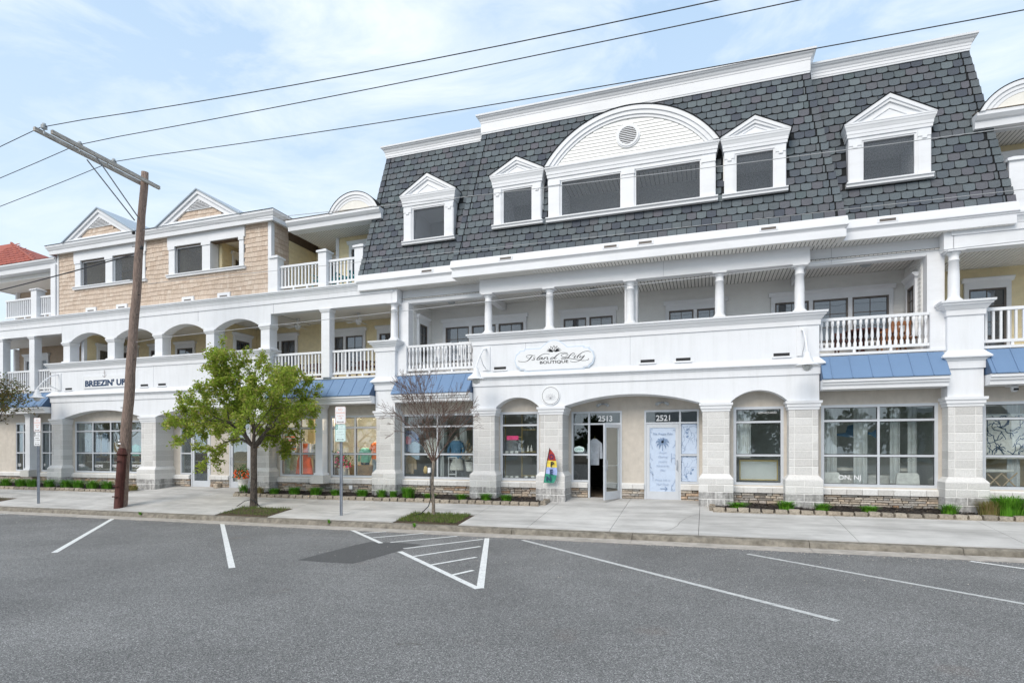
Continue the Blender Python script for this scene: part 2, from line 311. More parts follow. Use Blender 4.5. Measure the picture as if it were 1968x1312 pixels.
def text_mb(txt, x, y, z, size, shear=0, align='CENTER', thick=.004, space=1.0, sx=1.0, bold=0.0):
    cu = bpy.data.curves.new('t', 'FONT'); cu.body = txt; cu.size = size; cu.align_x = align; cu.shear = shear; cu.space_character = space; cu.offset = bold; cu.resolution_u = 3
    ob = bpy.data.objects.new('t', cu); COL.objects.link(ob)
    dg = bpy.context.evaluated_depsgraph_get(); me = bpy.data.meshes.new_from_object(ob.evaluated_get(dg))
    mb = MB(); vs = [(x + v.co.x * sx, y, z + v.co.y) for v in me.vertices]; mb.add(vs, [tuple(p.vertices) for p in me.polygons])
    # give the letters a little depth
    ec = {}
    for p in me.polygons:
        for e in p.edge_keys: ec[e] = ec.get(e, 0) + 1
    b = len(vs); mb.add([(q[0], y + thick, q[2]) for q in vs], [])
    for (i, j), c in ec.items():
        if c == 1: mb.f.append((i, j, b + j, b + i)); mb.sm.append(False)
    bpy.data.objects.remove(ob); bpy.data.curves.remove(cu); bpy.data.meshes.remove(me)
    return mb
def ribbon(mb, pts, y, w, thick=.004):            # stroke in the x,z plane; pts (x,z) or (x,z,w)
    P = [Vector((p[0], p[1])) for p in pts]; W = [p[2] if len(p) > 2 else w for p in pts]; n = len(P)
    A = []
    for i in range(n):
        d = (P[min(i + 1, n - 1)] - P[max(i - 1, 0)]).normalized(); q = Vector((-d.y, d.x)) * W[i] / 2; A.append((P[i] + q, P[i] - q))
    vs = [(a.x, yy, a.y) for yy in (y, y + thick) for ab in A for a in ab]; m = 2 * n
    fs = []
    for i in range(n - 1):
        a = 2 * i; fs += [(a, a + 2, a + 3, a + 1), (a, a + m, a + m + 2, a + 2), (a + 1, a + 3, a + m + 3, a + m + 1)]
    mb.add(vs, fs)

# ------------------------------------------------------------------ building pieces
def ident(p): return p
def xform(mb, T):
    if T is not ident: mb.v = [T(p) for p in mb.v]
    return mb
def wall_grid(x0, x1, z0, z1, y0, y1, holes=()):
    mb = MB(); xs = sorted({x0, x1, *[v for h in holes for v in h[:2] if x0 < v < x1]})
    for a, b in zip(xs, xs[1:]):
        hs = sorted([(h[2], h[3]) for h in holes if h[0] < (a + b) / 2 < h[1]]); z = z0
        for lo, hi in hs:
            if lo > z: mb.box(a, b, y0, y1, z, lo)
            z = max(z, hi)
        if z < z1: mb.box(a, b, y0, y1, z, z1)
    return mb
def boards(wall, x0, x1, z0, z1, y, expo, m, holes=(), T=ident, name='clapboard', each=True, th=.02):
    """lapped siding boards in front of plane y"""
    z = z0; acc = MB(); i = 0
    while z < z1 - .02:
        zt = min(z + expo, z1); segs = [(x0, x1)]
        for h in holes:
            if h[2] < zt - .01 and h[3] > z + .01:
                segs = [q for a, b in segs for q in ((a, min(b, h[0])), (max(a, h[1]), b)) if q[1] - q[0] > .03]
        for a, b in segs:
            mb = MB() if each else acc
            mb.prismx([(y - th, z), (y - .003, z), (y - .003, zt + .012), (y - .006, zt + .012)], a + .001, b - .001)
            if each: xform(mb, T); mb.build(name, m, wall)
        z = zt; i += 1
    if not each: xform(acc, T); stuff(acc.build(name + 's', m, wall))
def ring(x0, x1, z0, z1, w, y0, y1, mb=None):
    mb = mb or MB()
    mb.box(x0, x1, y0, y1, z0, z0 + w); mb.box(x0, x1, y0, y1, z1 - w, z1)
    mb.box(x0, x0 + w, y0, y1, z0 + w, z1 - w); mb.box(x1 - w, x1, y0, y1, z0 + w, z1 - w); return mb
def upwin(root, x0, x1, z0, z1, y, T=ident, units=1, cols=2, rows=2, casing=.11, head=.30, frame='bronze', door=False, trim='white'):
    """upper-floor window or glazed door: frame > pane, grille; white casing and crown head"""
    fr = MB(); W = (x1 - x0); g = .11; uw = (W - g * (units - 1)) / units; us = [(x0 + i * (uw + g), x0 + i * (uw + g) + uw) for i in range(units)]
    for a, b in us: ring(a, b, z0, z1, .045, y - .05, y + .02, fr)
    f = xform(fr, T).build('door' if door else 'window', frame, root)
    gr = MB()
    for a, b in us:
        a2, b2, c, d = a + .045, b - .045, z0 + .045, z1 - .045
        p = MB().box(a2, b2, y - .012, y - .004, c, d); xform(p, T).build('pane', 'winglass', f)
        for i in range(1, cols): x = a2 + (b2 - a2) * i / cols; gr.box(x - .009, x + .009, y - .028, y - .014, c, d)
        for i in range(1, rows): z = c + (d - c) * i / rows; gr.box(a2, b2, y - .028, y - .014, z - .009, z + .009)
    if gr.v: xform(gr, T).build('grille', 'white' if frame == 'white' else 'bronze', f)
    cs = MB(); c = casing
    cs.box(x0 - c, x0, y - .07, y, z0 - .02, z1); cs.box(x1, x1 + c, y - .07, y, z0 - .02, z1)
    for i in range(units - 1): cs.box(us[i][1] + .001, us[i + 1][0] - .001, y - .066, y, z0, z1)
    if not door: cs.box(x0 - c - .03, x1 + c + .03, y - .10, y, z0 - .09, z0 - .021)
    cs.box(x0 - c, x1 + c, y - .072, y, z1 + .001, z1 + head * .62)
    cs.prismx([(y, z1 + head * .62), (y - .08, z1 + head * .62), (y - .10, z1 + head * .75), (y - .15, z1 + head * .9), (y - .15, z1 + head), (y, z1 + head)], x0 - c - .06, x1 + c + .06)
    xform(cs, T).build('window_casing', trim, f); return f
def storefront(root, x0, x1, z0, z1, y, cols, rows, fw=.075, mw=.055, name='shop_window', glass='shopglass', inset=.0):
    """aluminium frame with recessed panes; cols, rows are the centre lines of the bars"""
    mb = ring(x0, x1, z0, z1, fw, y - .03, y + .09)
    xs = [x0 + fw] + [v for c in cols for v in (c - mw / 2, c + mw / 2)] + [x1 - fw]; zs = [z0 + fw] + [v for c in rows for v in (c - mw / 2, c + mw / 2)] + [z1 - fw]
    for c in cols: mb.box(c - mw / 2, c + mw / 2, y - .025, y + .09, z0 + fw, z1 - fw)
    for i in range(0, len(xs), 2):
        for c in rows: mb.box(xs[i], xs[i + 1], y - .022, y + .088, c - mw / 2, c + mw / 2)
    f = mb.build(name, 'alu', root); gk = MB()
    for i in range(0, len(xs), 2):
        for j in range(0, len(zs), 2):
            MB().box(xs[i] + .001, xs[i + 1] - .001, y + .03, y + .036, zs[j] + .001, zs[j + 1] - .001).build('pane', glass, f)
            ring(xs[i] + .001, xs[i + 1] - .001, zs[j] + .001, zs[j + 1] - .001, .012, y + .012, y + .029, gk)
    gk.build('gasket', 'black', f); return f
_bm = {}
def shared(key, fn, m):
    if key not in _bm:
        me = bpy.data.meshes.new(key[0] if isinstance(key, tuple) else key); mb = fn(); me.from_pydata(mb.v, [], mb.f)
        if any(mb.sm): me.polygons.foreach_set('use_smooth', mb.sm)
        me.materials.append(M[m]); _bm[key] = me
    return _bm[key]
def block(parent, x0, x1, y0, y1, z0, z1, m='block', name='stone_block'):
    w_, d_, h_ = round(x1 - x0, 3), round(y1 - y0, 3), round(z1 - z0, 3)
    me = shared((name, w_, d_, h_, m), lambda: MB().cbox(-w_ / 2, w_ / 2, 0, d_, 0, h_, .012), m)
    return link(name, me, parent, ((x0 + x1) / 2, y0, z0))
def pier(root, x0, x1, yb=.4, z0=0, y0=0.0, hi=2.66, cap=True, depthcap=None):
    core = MB().box(x0 + .004, x1 - .004, y0 + .004, yb, z0, hi).box(x0 - .096, x1 + .096, y0 - .116, yb, z0 - .3, .77).build('pier', 'joint', root)
    j = .009; cw = (x1 - x0)
    n = 8; h = (hi - .90) / n
    for i in range(n):
        a, b = .90 + i * h + j / 2, .90 + (i + 1) * h - j / 2; e = cw * .2
        for p, q in ((x0, x0 + e - j / 2), (x0 + e + j / 2, x1 - e - j / 2), (x1 - e + j / 2, x1)): block(core, p, q, y0 - .006, yb if p in (x0,) or q == x1 else y0 + .03, a, b)
    bx0, bx1, by = x0 - .10, x1 + .10, y0 - .12; rows = [(.0, .195), (.204, .40), (.409, .60), (.609, .77)]
    for i, (a, b) in enumerate(rows):
        cuts = [bx0, (bx0 + bx1) / 2, bx1] if i % 2 else [bx0, bx0 + .24, bx1 - .24, bx1]
        if i == 0: a = z0 - .25
        for k in range(len(cuts) - 1):
            p, q = cuts[k] + (j / 2 if k else 0), cuts[k + 1] - (j / 2 if k < len(cuts) - 2 else 0)
            block(core, p, q, by - .006, yb if k in (0, len(cuts) - 2) else by + .05, a + .003, b - .003, 'block' if i > 1 else 'block_low')
    sl = MB(); vs = [(bx0, by, .772), (bx1, by, .772), (bx1, yb, .772), (bx0, yb, .772), (x0, y0, .90), (x1, y0, .90), (x1, yb, .90), (x0, yb, .90)]
    sl.add(vs, [(0, 1, 5, 4), (1, 2, 6, 5), (3, 0, 4, 7), (4, 5, 6, 7), (0, 3, 2, 1), (2, 3, 7, 6)]); sl.build('sloped_course', 'sillstone', core)
    if cap:
        pr = [(-.05, hi), (.02, hi), (.025, hi + .07), (.05, hi + .075), (.055, hi + .15), (.085, hi + .165), (.09, hi + .235), (-.05, hi + .235)]
        MB().sweep(pr, [(x0, yb), (x0, y0), (x1, y0), (x1, yb)]).box(x0 + .02, x1 - .02, y0 + .02, yb, hi, hi + .234).build('capital', 'white', core)
    return core
_stones = {}
def stone_mesh(i):
    def fn():
        rr = random.Random(100 + i); mb = MB(); c = lambda a: a * (1 + rr.uniform(-.5, .5))
        f = [(-.5 + c(.03), -.0 - rr.uniform(0, .35), c(.07)), (.5 - c(.03), -.0 - rr.uniform(0, .35), c(.07)), (.5 - c(.03), -rr.uniform(0, .35), 1 - c(.07)), (-.5 + c(.03), -rr.uniform(0, .35), 1 - c(.07))]
        m = [(-.5, .5, 0), (.5, .5, 0), (.5, .5, 1), (-.5, .5, 1)]; b = [(p[0], 2, p[2]) for p in m]
        mid = (rr.uniform(-.2, .2), -.3 - rr.uniform(0, .4), rr.uniform(.35, .65))
        return mb.add(f + m + b + [mid], [(0, 1, 12), (1, 2, 12), (2, 3, 12), (3, 0, 12), (0, 4, 5, 1), (1, 5, 6, 2), (2, 6, 7, 3), (3, 7, 4, 0), (4, 8, 9, 5), (5, 9, 10, 6), (6, 10, 11, 7), (7, 11, 8, 4)])
    return shared(('stone', i), fn, 'ledge')
def stone_base(root, x0, x1, y, z1=.37, z0=-.02):
    """stacked ledge stone under a cast sill course"""
    back = MB().box(x0, x1, y + .045, y + .30, z0 - .3, z1).build('stone_wall', 'ledge_joint', root)
    z = z1 - .004; rr = random.Random(int((x0 + 50) * 100))
    while z > z0 - .02:
        h = rr.choice((.062, .075, .088)); x = x0
        while x < x1 - .02:
            l_ = rr.choice((.14, .2, .26, .33, .4)); 
            if x1 - x - l_ < .1: l_ = x1 - x
            o = link('stone', stone_mesh(rr.randrange(8)), back, (x + l_ / 2, y + rr.uniform(-.005, .02), z - h + .004)); o.scale = (l_ - .012, .03, h - .009)
            x += l_
        z -= h
    sill = MB().box(x0, x1, y - .01, y + .30, z1 + .003, .55).build('sill_course', 'joint', root)
    n = max(1, round((x1 - x0) / .38)); w_ = (x1 - x0) / n
    me = shared(('sill', round(w_, 3)), lambda: MB().add([(-w_ / 2 + .005, -.05, 0), (w_ / 2 - .005, -.05, 0), (w_ / 2 - .005, -.05, .14), (-w_ / 2 + .005, -.05, .14), (-w_ / 2 + .005, .25, .19), (w_ / 2 - .005, .25, .19), (w_ / 2 - .005, .25, 0), (-w_ / 2 + .005, .25, 0)],
                [(0, 1, 2, 3), (3, 2, 5, 4), (4, 5, 6, 7), (0, 7, 6, 1), (0, 3, 4, 7), (1, 6, 5, 2)]), 'sillstone')
    for i in range(n): link('sill_stone', me, sill, (x0 + w_ * (i + .5), y - .003, z1 + .006))
def arch_pts(xa, xb, zs, za, n=18):
    c = (xb - xa) / 2; r = (c * c + (za - zs) ** 2) / (2 * (za - zs)); xm = (xa + xb) / 2; zc = za - r
    return [(x, zc + math.sqrt(max(0, r * r - (x - xm) ** 2))) for x in [xa + (xb - xa) * i / n for i in range(n + 1)]]
def arch_wall(x0, x1, zs, zt, y0, arches):
    """spandrel wall; arches = (xa, xb, apex, depth_y)"""
    mb = MB(); x = x0
    for xa, xb, za, yd in arches:
        if xa > x: mb.box(x, xa, y0, y0 + .38, zs, zt)
        P = arch_pts(xa, xb, zs, za)
        for (a, za_), (b, zb_) in zip(P, P[1:]):
            mb.add([(a, y0, za_), (b, y0, zb_), (b, y0, zt), (a, y0, zt), (a, yd, za_), (b, yd, zb_), (b, yd, zt), (a, yd, zt)], [(0, 1, 2, 3), (0, 4, 5, 1), (4, 7, 6, 5), (3, 2, 6, 7)])
        x = xb
    if x < x1: mb.box(x, x1, y0, y0 + .38, zs, zt)
    return mb
LEDGE = [(-.05, 3.60), (.03, 3.60), (.032, 3.79), (.055, 3.80), (.06, 3.835), (.085, 3.85), (.10, 3.862), (.13, 3.865), (.135, 3.895), (.0, 4.05), (-.05, 4.075)]
CROWN = [(-.05, 4.92), (.03, 4.92), (.035, 5.05), (.05, 5.06), (.07, 5.09), (.11, 5.15), (.145, 5.17), (.15, 5.215), (.185, 5.22), (.19, 5.27), (-.05, 5.30)]
def parapet(root, x0, x1, yb=.42, seams=(), vents=(), slot='black'):
    pth = [(x0, yb), (x0, 0), (x1, 0), (x1, yb)]
    b = MB().sweep(LEDGE, pth).box(x0, x1, 0, .22, 3.605, 5.22); b.box(x0, x0 + .2, .22, yb, 3.605, 5.22).box(x1 - .2, x1, .22, yb, 3.605, 5.22)
    p = b.build('parapet', 'eifs', root)
    MB().sweep(CROWN, pth).box(x0 + .02, x1 - .02, .03, .25, 5.2, 5.285).build('parapet_cap', 'white', p)
    for s in seams: MB().box(s - .006, s + .006, -.004, .01, 4.08, 4.918).build('panel_joint', 'faint', p)
    for v in vents:
        q = MB().box(v - .20, v + .20, -.006, .02, 4.12, 4.205).build('weep_vent', slot, p)
        MB().prismx([(0, 4.07), (-.045, 4.075), (-.04, 4.115), (0, 4.12)], v - .24, v + .24).build('vent_sill', 'white', q)
    return p
def column(root, x, y, z0=5.285, z1=6.58, r=.125):
    h = z1 - z0
    pr = [(r * 1.75, .0), (r * 1.75, .02), (r * 1.45, .05), (r * 1.12, .09), (r, .14), (r * .99, h * .5), (r * .86, h - .27), (r * .98, h - .262), (r * .98, h - .235), (r * .86, h - .225), (r * .88, h - .12), (r * 1.15, h - .075), (r * 1.2, h - .05)]
    c = MB().lathe(pr, x, y, 24, z0).build('column', 'white', root)
    MB().box(x - r * 1.5, x + r * 1.5, y - r * 1.5, y + r * 1.5, z1 - .048, z1 - .002).build('capital', 'white', c); return c
def post(root, x, y, z0, z1, w_=.34, d=.34, capz=.12):
    c = MB().box(x - w_ / 2, x + w_ / 2, y - d / 2, y + d / 2, z0, z1).build('post', 'white', root)
    MB().sweep([(-.04, z1 - capz), (.02, z1 - capz), (.05, z1 - capz * .4), (.06, z1 - .012), (-.04, z1 - .012)], [(x - w_ / 2, y + d / 2), (x - w_ / 2, y - d / 2), (x + w_ / 2, y - d / 2), (x + w_ / 2, y + d / 2)]).build('post_cap', 'white', c); return c
def newel(root, x, y, z0, z1, w_=.3):
    c = MB().box(x - w_ / 2, x + w_ / 2, y - w_ / 2, y + w_ / 2, z0, z1 - .12).build('newel_post', 'white', root)
    h = w_ / 2 + .05; vs = [(x - h, y - h, z1 - .11), (x + h, y - h, z1 - .11), (x + h, y + h, z1 - .11), (x - h, y + h, z1 - .11), (x, y, z1)]
    MB().box(x - h, x + h, y - h, y + h, z1 - .15, z1 - .11).add(vs, [(0, 1, 4), (1, 2, 4), (2, 3, 4), (3, 0, 4)]).build('post_cap', 'white', c); return c
def railing(root, x0, x1, y, z0, z1, turned=False, sp=.14, T=ident):
    mb = MB().box(x0, x1, y - .045, y + .045, z1 - .075, z1).box(x0, x1, y - .035, y + .035, z0, z0 + .07)
    for i in range(1, 3): x = x0 + (x1 - x0) * i / 3; mb.box(x - .03, x + .03, y - .03, y + .03, z0 - .09, z0)
    r = xform(mb, T).build('railing', 'white', root); h = (z1 - .075) - (z0 + .07); n = max(2, round((x1 - x0) / sp))
    if turned:
        pr = [(.040, 0), (.040, h * .16), (.022, h * .19), (.030, h * .215), (.020, h * .24), (.040, h * .36), (.034, h * .5), (.020, h * .74), (.032, h * .765), (.021, h * .79), (.040, h * .83), (.040, h)]
        me = shared(('baluster_t', round(h, 3)), lambda: MB().lathe(pr, 0, 0, 10), 'white')
    else: me = shared(('baluster', round(h, 3)), lambda: MB().box(-.024, .024, -.024, .024, 0, h), 'white')
    for i in range(n):
        x = x0 + (x1 - x0) * (i + .5) / n; p = T((x, y, z0 + .07)); link('baluster', me, r, p)
    return r
def awning(root, x0, x1, seams, yt=.10, yb=-.35, zt=4.07, zb=3.45, fas=.26):
    """standing-seam metal pent roof over the shop window"""
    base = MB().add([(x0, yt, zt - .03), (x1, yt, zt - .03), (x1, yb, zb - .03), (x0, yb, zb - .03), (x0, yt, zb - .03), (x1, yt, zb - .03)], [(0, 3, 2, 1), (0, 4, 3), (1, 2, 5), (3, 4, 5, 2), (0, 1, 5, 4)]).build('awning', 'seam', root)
    xs = [x0] + list(seams) + [x1]
    for a, b in zip(xs, xs[1:]):
        MB().add([(a + .012, yt, zt - .012), (b - .012, yt, zt - .012), (b - .012, yb - .01, zb - .012), (a + .012, yb - .01, zb - .012), (a + .012, yt, zt - .028), (b - .012, yt, zt - .028), (b - .012, yb - .01, zb - .035), (a + .012, yb - .01, zb - .035)],
                 [(0, 3, 2, 1), (3, 7, 6, 2), (4, 5, 6, 7), (0, 4, 7, 3), (1, 2, 6, 5)]).build('awning_panel', 'metal_blue', base)
    for s in xs[1:-1]: MB().add([(s - .010, yt, zt + .01), (s + .010, yt, zt + .01), (s + .010, yb - .01, zb + .012), (s - .010, yb - .01, zb + .012), (s - .010, yt, zt - .02), (s + .010, yt, zt - .02), (s + .010, yb - .01, zb - .02), (s - .010, yb - .01, zb - .02)], [(0, 3, 2, 1), (0, 4, 7, 3), (1, 2, 6, 5), (3, 7, 6, 2)]).build('seam', 'metal_blue', base)
    t = zb - .04
    MB().prismx([(.38, t), (yb + .02, t), (yb + .02, t - .07), (yb + .06, t - .08), (yb + .07, t - .14), (yb + .11, t - .15), (yb + .12, t - fas + .01), (.38, t - fas + .01)], x0 + .005, x1 - .005).build('awning_fascia', 'white', base)
    return base
def soffit(root, x0, x1, y0, y1, z, sp=.105, m='soffit'):
    """grooved panels under an overhang"""
    b = MB().box(x0, x1, y0, y1, z + .014, z + .03).build('soffit', 'groove', root); mb = MB(); n = max(1, int((x1 - x0) / sp)); s = (x1 - x0) / n
    for i in range(n): mb.box(x0 + i * s + .011, x0 + (i + 1) * s - .011, y0, y1, z, z + .013)
    stuff(mb.build('soffit_boards', m, b)); return b

# ================================================================== THE GROUND
g = struct(MB().add([(-400, -300, -.70), (400, -300, -.70), (400, 500, -.70), (-400, 500, -.70)], [(0, 1, 2, 3)]).build('ground', 'soil', None, (0, 0, -.7)))
def zr(x): return -.495 + .0045 * max(-60, min(60, x))
rd = MB(); xs = [-200, -60, -40, -20, 0, 20, 60, 200]
for a, b in zip(xs, xs[1:]): rd.add([(a, -60, zr(a)), (b, -60, zr(b)), (b, -3.95, zr(b)), (a, -3.95, zr(a))], [(0, 1, 2, 3)])
road = struct(rd.build('road', 'asphalt', None, (0, -30, -.5)))
# gutter pan in slabs, kerb stones
def strip(mb, a, b, ya, yb, za, zb, c=0.0):       # a slab following the street's fall
    vs = []
    for x, zt in ((a + .004, za), (b - .004, zb)): vs += [(x, ya, zt), (x, yb, zt + c), (x, yb, zt - .4), (x, ya, zt - .4)]
    return mb.add(vs, [(0, 4, 5, 1), (0, 3, 7, 4), (1, 5, 6, 2), (0, 1, 2, 3), (4, 7, 6, 5)])
kb = [-60, -45, -36, -30, -26, -22.1, -18.9, -15.9, -12.95, -9.9, -7.25, -4.56, -1.62, 2.06, 4.76, 7.8, 11, 14, 20, 40]
gut = struct(MB().box(-60, 40, -3.9, -3.6, -.9, -.72).build('gutter', 'gap', None))
krb = struct(MB().box(-60, 40, -3.55, -3.45, -.9, -.70).build('kerb', 'gap', None))
for a, b in zip(kb, kb[1:]):
    strip(MB(), a, b, -4.22 + random.uniform(-.012, .012), -3.70, zr(a) + .006, zr(b) + .006, .004).build('gutter_slab', 'gutter', gut)
    za, zb = gz(max(a, -60), -3.6) , gz(b, -3.6)
    mb = MB(); vs = []
    for x, z in ((a + .006, za), (b - .006, zb)): vs += [(x, -3.735, z - .35), (x, -3.70, z - .11), (x, -3.665, z - .02), (x, -3.63, z + .002), (x, -3.43, z + .006), (x, -3.43, z - .35)]
    mb.add(vs, [(0, 1, 7, 6), (1, 2, 8, 7), (2, 3, 9, 8), (3, 4, 10, 9), (4, 5, 11, 10), (0, 5, 4, 3, 2, 1), (6, 7, 8, 9, 10, 11)]).build('kerb_stone', 'curb', krb)
# pavement slabs with tree pits cut out
walk = struct(MB().add([(-60, -3.43, gz(-60, -3.43) - .03), (40, -3.43, gz(40, -3.43) - .03), (40, 1, .04), (-60, 1, .04)], [(0, 1, 2, 3)]).build('pavement', 'gap', None))
pits = [(-29.0, -25.22), (-14.26, -12.26), (-8.06, -6.12)]
jx = [-60, -50, -40, -36, -32.9, -29.0, -25.22, -23.2, -21.2, -19.2, -17.25, -14.26, -12.26, -10.2, -8.06, -6.12, -4.24, -2.19, -.165, 3.03, 6.01, 9.0, 12, 18, 40]
def slab(a, b, ya, yb):
    e = .005; n = 6; mb = MB(); vs = []
    for i in range(n + 1):
        y = ya + e + (yb - ya - 2 * e) * i / n
        vs += [(a + e, y, gz(a, y)), (b - e, y, gz(b, y))]
    fs = [(2 * i, 2 * i + 1, 2 * i + 3, 2 * i + 2) for i in range(n)]; m = len(vs); vs += [(vs[q][0], vs[q][1], vs[q][2] - .12) for q in (0, 1, m - 1, m - 2)]
    fs += [(0, m, m + 1, 1), (1, m + 1, m + 2, m - 1), (m - 1, m + 2, m + 3, m - 2), (m - 2, m + 3, m, 0)]
    mb.add(vs, fs).build('pavement_slab', 'conc', walk)
for a, b in zip(jx, jx[1:]):
    pit = (a, b) in pits
    slab(a, b, -2.24 if pit else -3.42, -.93)
    slab(a, b, -.93, .80)
for i, (a, b) in enumerate(pits):
    e = .01; y0, y1 = -3.42, -2.25; mb = MB(); n = 10; vs = []; rr = random.Random(i)
    for u in range(n + 1):
        for v in range(n + 1):
            x = a + e + (b - a - 2 * e) * u / n; y = y0 + (y1 - y0) * v / n; q = 0 if u in (0, n) or v in (0, n) else .05 * math.sin(math.pi * u / n) * math.sin(math.pi * v / n) + rr.uniform(-.008, .012)
            vs.append((x, y, gz(x, y) - .012 + q))
    mb.add(vs, [(u * (n + 1) + v, (u + 1) * (n + 1) + v, (u + 1) * (n + 1) + v + 1, u * (n + 1) + v + 1) for u in range(n) for v in range(n)])
    struct(mb.build('tree_pit_earth', 'soil', None))
# planting beds: mulch and edging stones
beds = [(-40, -21.72), (-16.12, -4.60), (.16, 14)]
edg = [thing('bed_edging', (b[0], -.75, 0), l_, 'edging', 'stone edging of the planting beds') for b, l_ in zip(beds, ('rough stone edging along the planting bed behind the wooden pole', 'rough stone edging of the long bed between the two shop doorways', 'rough stone edging of the bed right of the palm tree door'))]
def edge_mesh(i):
    def fn():
        rr = random.Random(300 + i); mb = MB(); 
        P = [(x + rr.uniform(-.03, .03), y, z) for x, y, z in ((-.5, -.5, 0), (-.42, -.56, .5), (-.46, -.42, .95), (-.44, .42, 1), (-.5, .5, 0))]
        Q = [(-p[0] + rr.uniform(-.03, .03), p[1] + rr.uniform(-.05, .05), p[2] * rr.uniform(.9, 1.05)) for p in P]; mid = [(0, p[1] - rr.uniform(0, .12) if p[1] < 0 else p[1], p[2] * rr.uniform(.93, 1.1)) for p in P]
        vs = P + mid + Q; fs = [(a + k, a + k + 1, b_ + k + 1, b_ + k) for a, b_ in ((0, 5), (5, 10)) for k in range(4)] + [(0, 1, 2, 3, 4), (14, 13, 12, 11, 10)]
        return mb.add(vs, fs)
    return shared(('edging_stone', i), fn, 'edging')
for bi, (a, b) in enumerate(beds):
    mb = MB(); vs = []; n = int((b - a) / .1); m = 8; rr = random.Random(bi)
    for u in range(n + 1):
        for v in range(m + 1):
            x = a + (b - a) * u / n; y = -.70 + 1.1 * v / m
            vs.append((x, y, gz(x, y) + .035 + (rr.uniform(-.018, .022))))
    mb.add(vs, [(u * (m + 1) + v, (u + 1) * (m + 1) + v, (u + 1) * (m + 1) + v + 1, u * (m + 1) + v + 1) for u in range(n) for v in range(m)])
    struct(mb.build('mulch_bed', 'mulch', None))
    x = max(a, -31); rr = random.Random(bi + 20)
    while x < min(b, 9.5) - .1:
        l_ = rr.uniform(.26, .34); o = link('edging_stone', edge_mesh(rr.randrange(6)), edg[bi], (x + l_ / 2, -.76 + rr.uniform(-.012, .012), gz(x, -.76) - .03)); o.scale = (l_ - .012, .16, .135 + rr.uniform(-.012, .015)); x += l_
    for side in ((b,) if bi == 0 else (a, b) if bi == 1 else (a,)):
        for k in range(3):
            y = -.56 + k * .29
            o = link('edging_stone', edge_mesh(rr.randrange(6)), edg[bi], (side, y, gz(side, y) - .03)); o.scale = (.27, .16, .14); o.rotation_euler = (0, 0, R(90))
# mulch chips
mb = MB(); rr = random.Random(5)
for _ in range(5200):
    a, b = beds[rr.choice((1, 1, 2, 2, 0))]; x = rr.uniform(max(a, -30) + .1, min(b, 9) - .1); y = rr.uniform(-.64, .34); z = gz(x, y) + .05 + rr.uniform(0, .015); L_ = rr.uniform(.015, .045); W_ = rr.uniform(.006, .014); t = rr.uniform(0, 3.14)
    c, s_ = math.cos(t), math.sin(t); q = rr.uniform(-.012, .012)
    mb.add([(x - c * L_ - s_ * W_, y - s_ * L_ + c * W_, z - q), (x - c * L_ + s_ * W_, y - s_ * L_ - c * W_, z - q), (x + c * L_ + s_ * W_, y + s_ * L_ - c * W_, z + q), (x + c * L_ - s_ * W_, y + s_ * L_ + c * W_, z + q + .006)], [(0, 1, 2, 3)])
C('chip', (.075, .055, .045)); M['chip'] = mat_pieces('mulch_chips', [(.05, .038, .030), (.10, .075, .055), (.03, .024, .02), (.14, .11, .085)], .9, .3)
tag(mb.build('mulch_chips', 'chip'), 'dark shredded bark chips over the planting beds', 'mulch', kind='stuff')
# painted markings, 4 mm above the road
def flat(name, pts, m, lift=.004, parent=None):
    vs = [(x, y, zr(x) + lift) for x, y in pts]; return MB().add(vs, [tuple(range(len(pts)))]).build(name, m, parent)
def line(p, q, w_, m='paint', name='parking_line', lift=.004):
    a, b = Vector(p), Vector(q); d = (b - a).normalized(); n_ = Vector((-d.y, d.x)) * w_ / 2
    return struct(flat(name, [a + n_, a - n_, b - n_, b + n_], m, lift))
line((-22.1, -3.98), (-27.6, -9.0), .11); line((-17.72, -4.0), (-12.83, -8.88), .115); line((-13.27, -4.10), (-8.05, -8.98), .11)
line((-4.03, -4.43), (1.52, -9.22), .105, 'paint_worn'); line((.78, -4.77), (5.9, -9.2), .095, 'paint_worn'); line((4.63, -4.33), (9.5, -8.5), .10)
hat = struct(MB().box(-9.2, -3.1, -9.1, -4.0, -.72, -.71).build('hatched_marking', 'gap', None))
def hl(p, q, w_, lift=.0045):
    a, b = Vector(p), Vector(q); d = (b - a).normalized(); n_ = Vector((-d.y, d.x)) * w_ / 2; flat('painted_stripe', [a + n_, a - n_, b - n_, b + n_], 'paint', lift, hat)
hl((-9.02, -4.01), (-6.95, -5.80), .105); hl((-6.0, -6.62), (-3.26, -9.06), .11); hl((-4.92, -4.43), (-3.24, -9.03), .115, .0055)
for p, q in (((-8.22, -4.61), (-7.80, -4.16)), ((-7.56, -5.16), (-6.72, -4.15)), ((-6.80, -5.65), (-5.73, -4.34)), ((-6.10, -6.29), (-4.95, -4.60)), ((-5.46, -7.02), (-4.64, -5.54)), ((-4.77, -7.70), (-4.25, -6.72)), ((-4.03, -8.33), (-3.84, -7.86))): hl(p, q, .085, .0065)
struct(flat('asphalt_patch', [(-7.42, -8.02), (-7.40, -7.0), (-7.36, -6.1), (-7.30, -5.70), (-6.5, -5.62), (-5.98, -5.68), (-6.05, -6.4), (-6.10, -7.2), (-6.20, -7.98), (-6.8, -8.03)], 'patch', .0025))
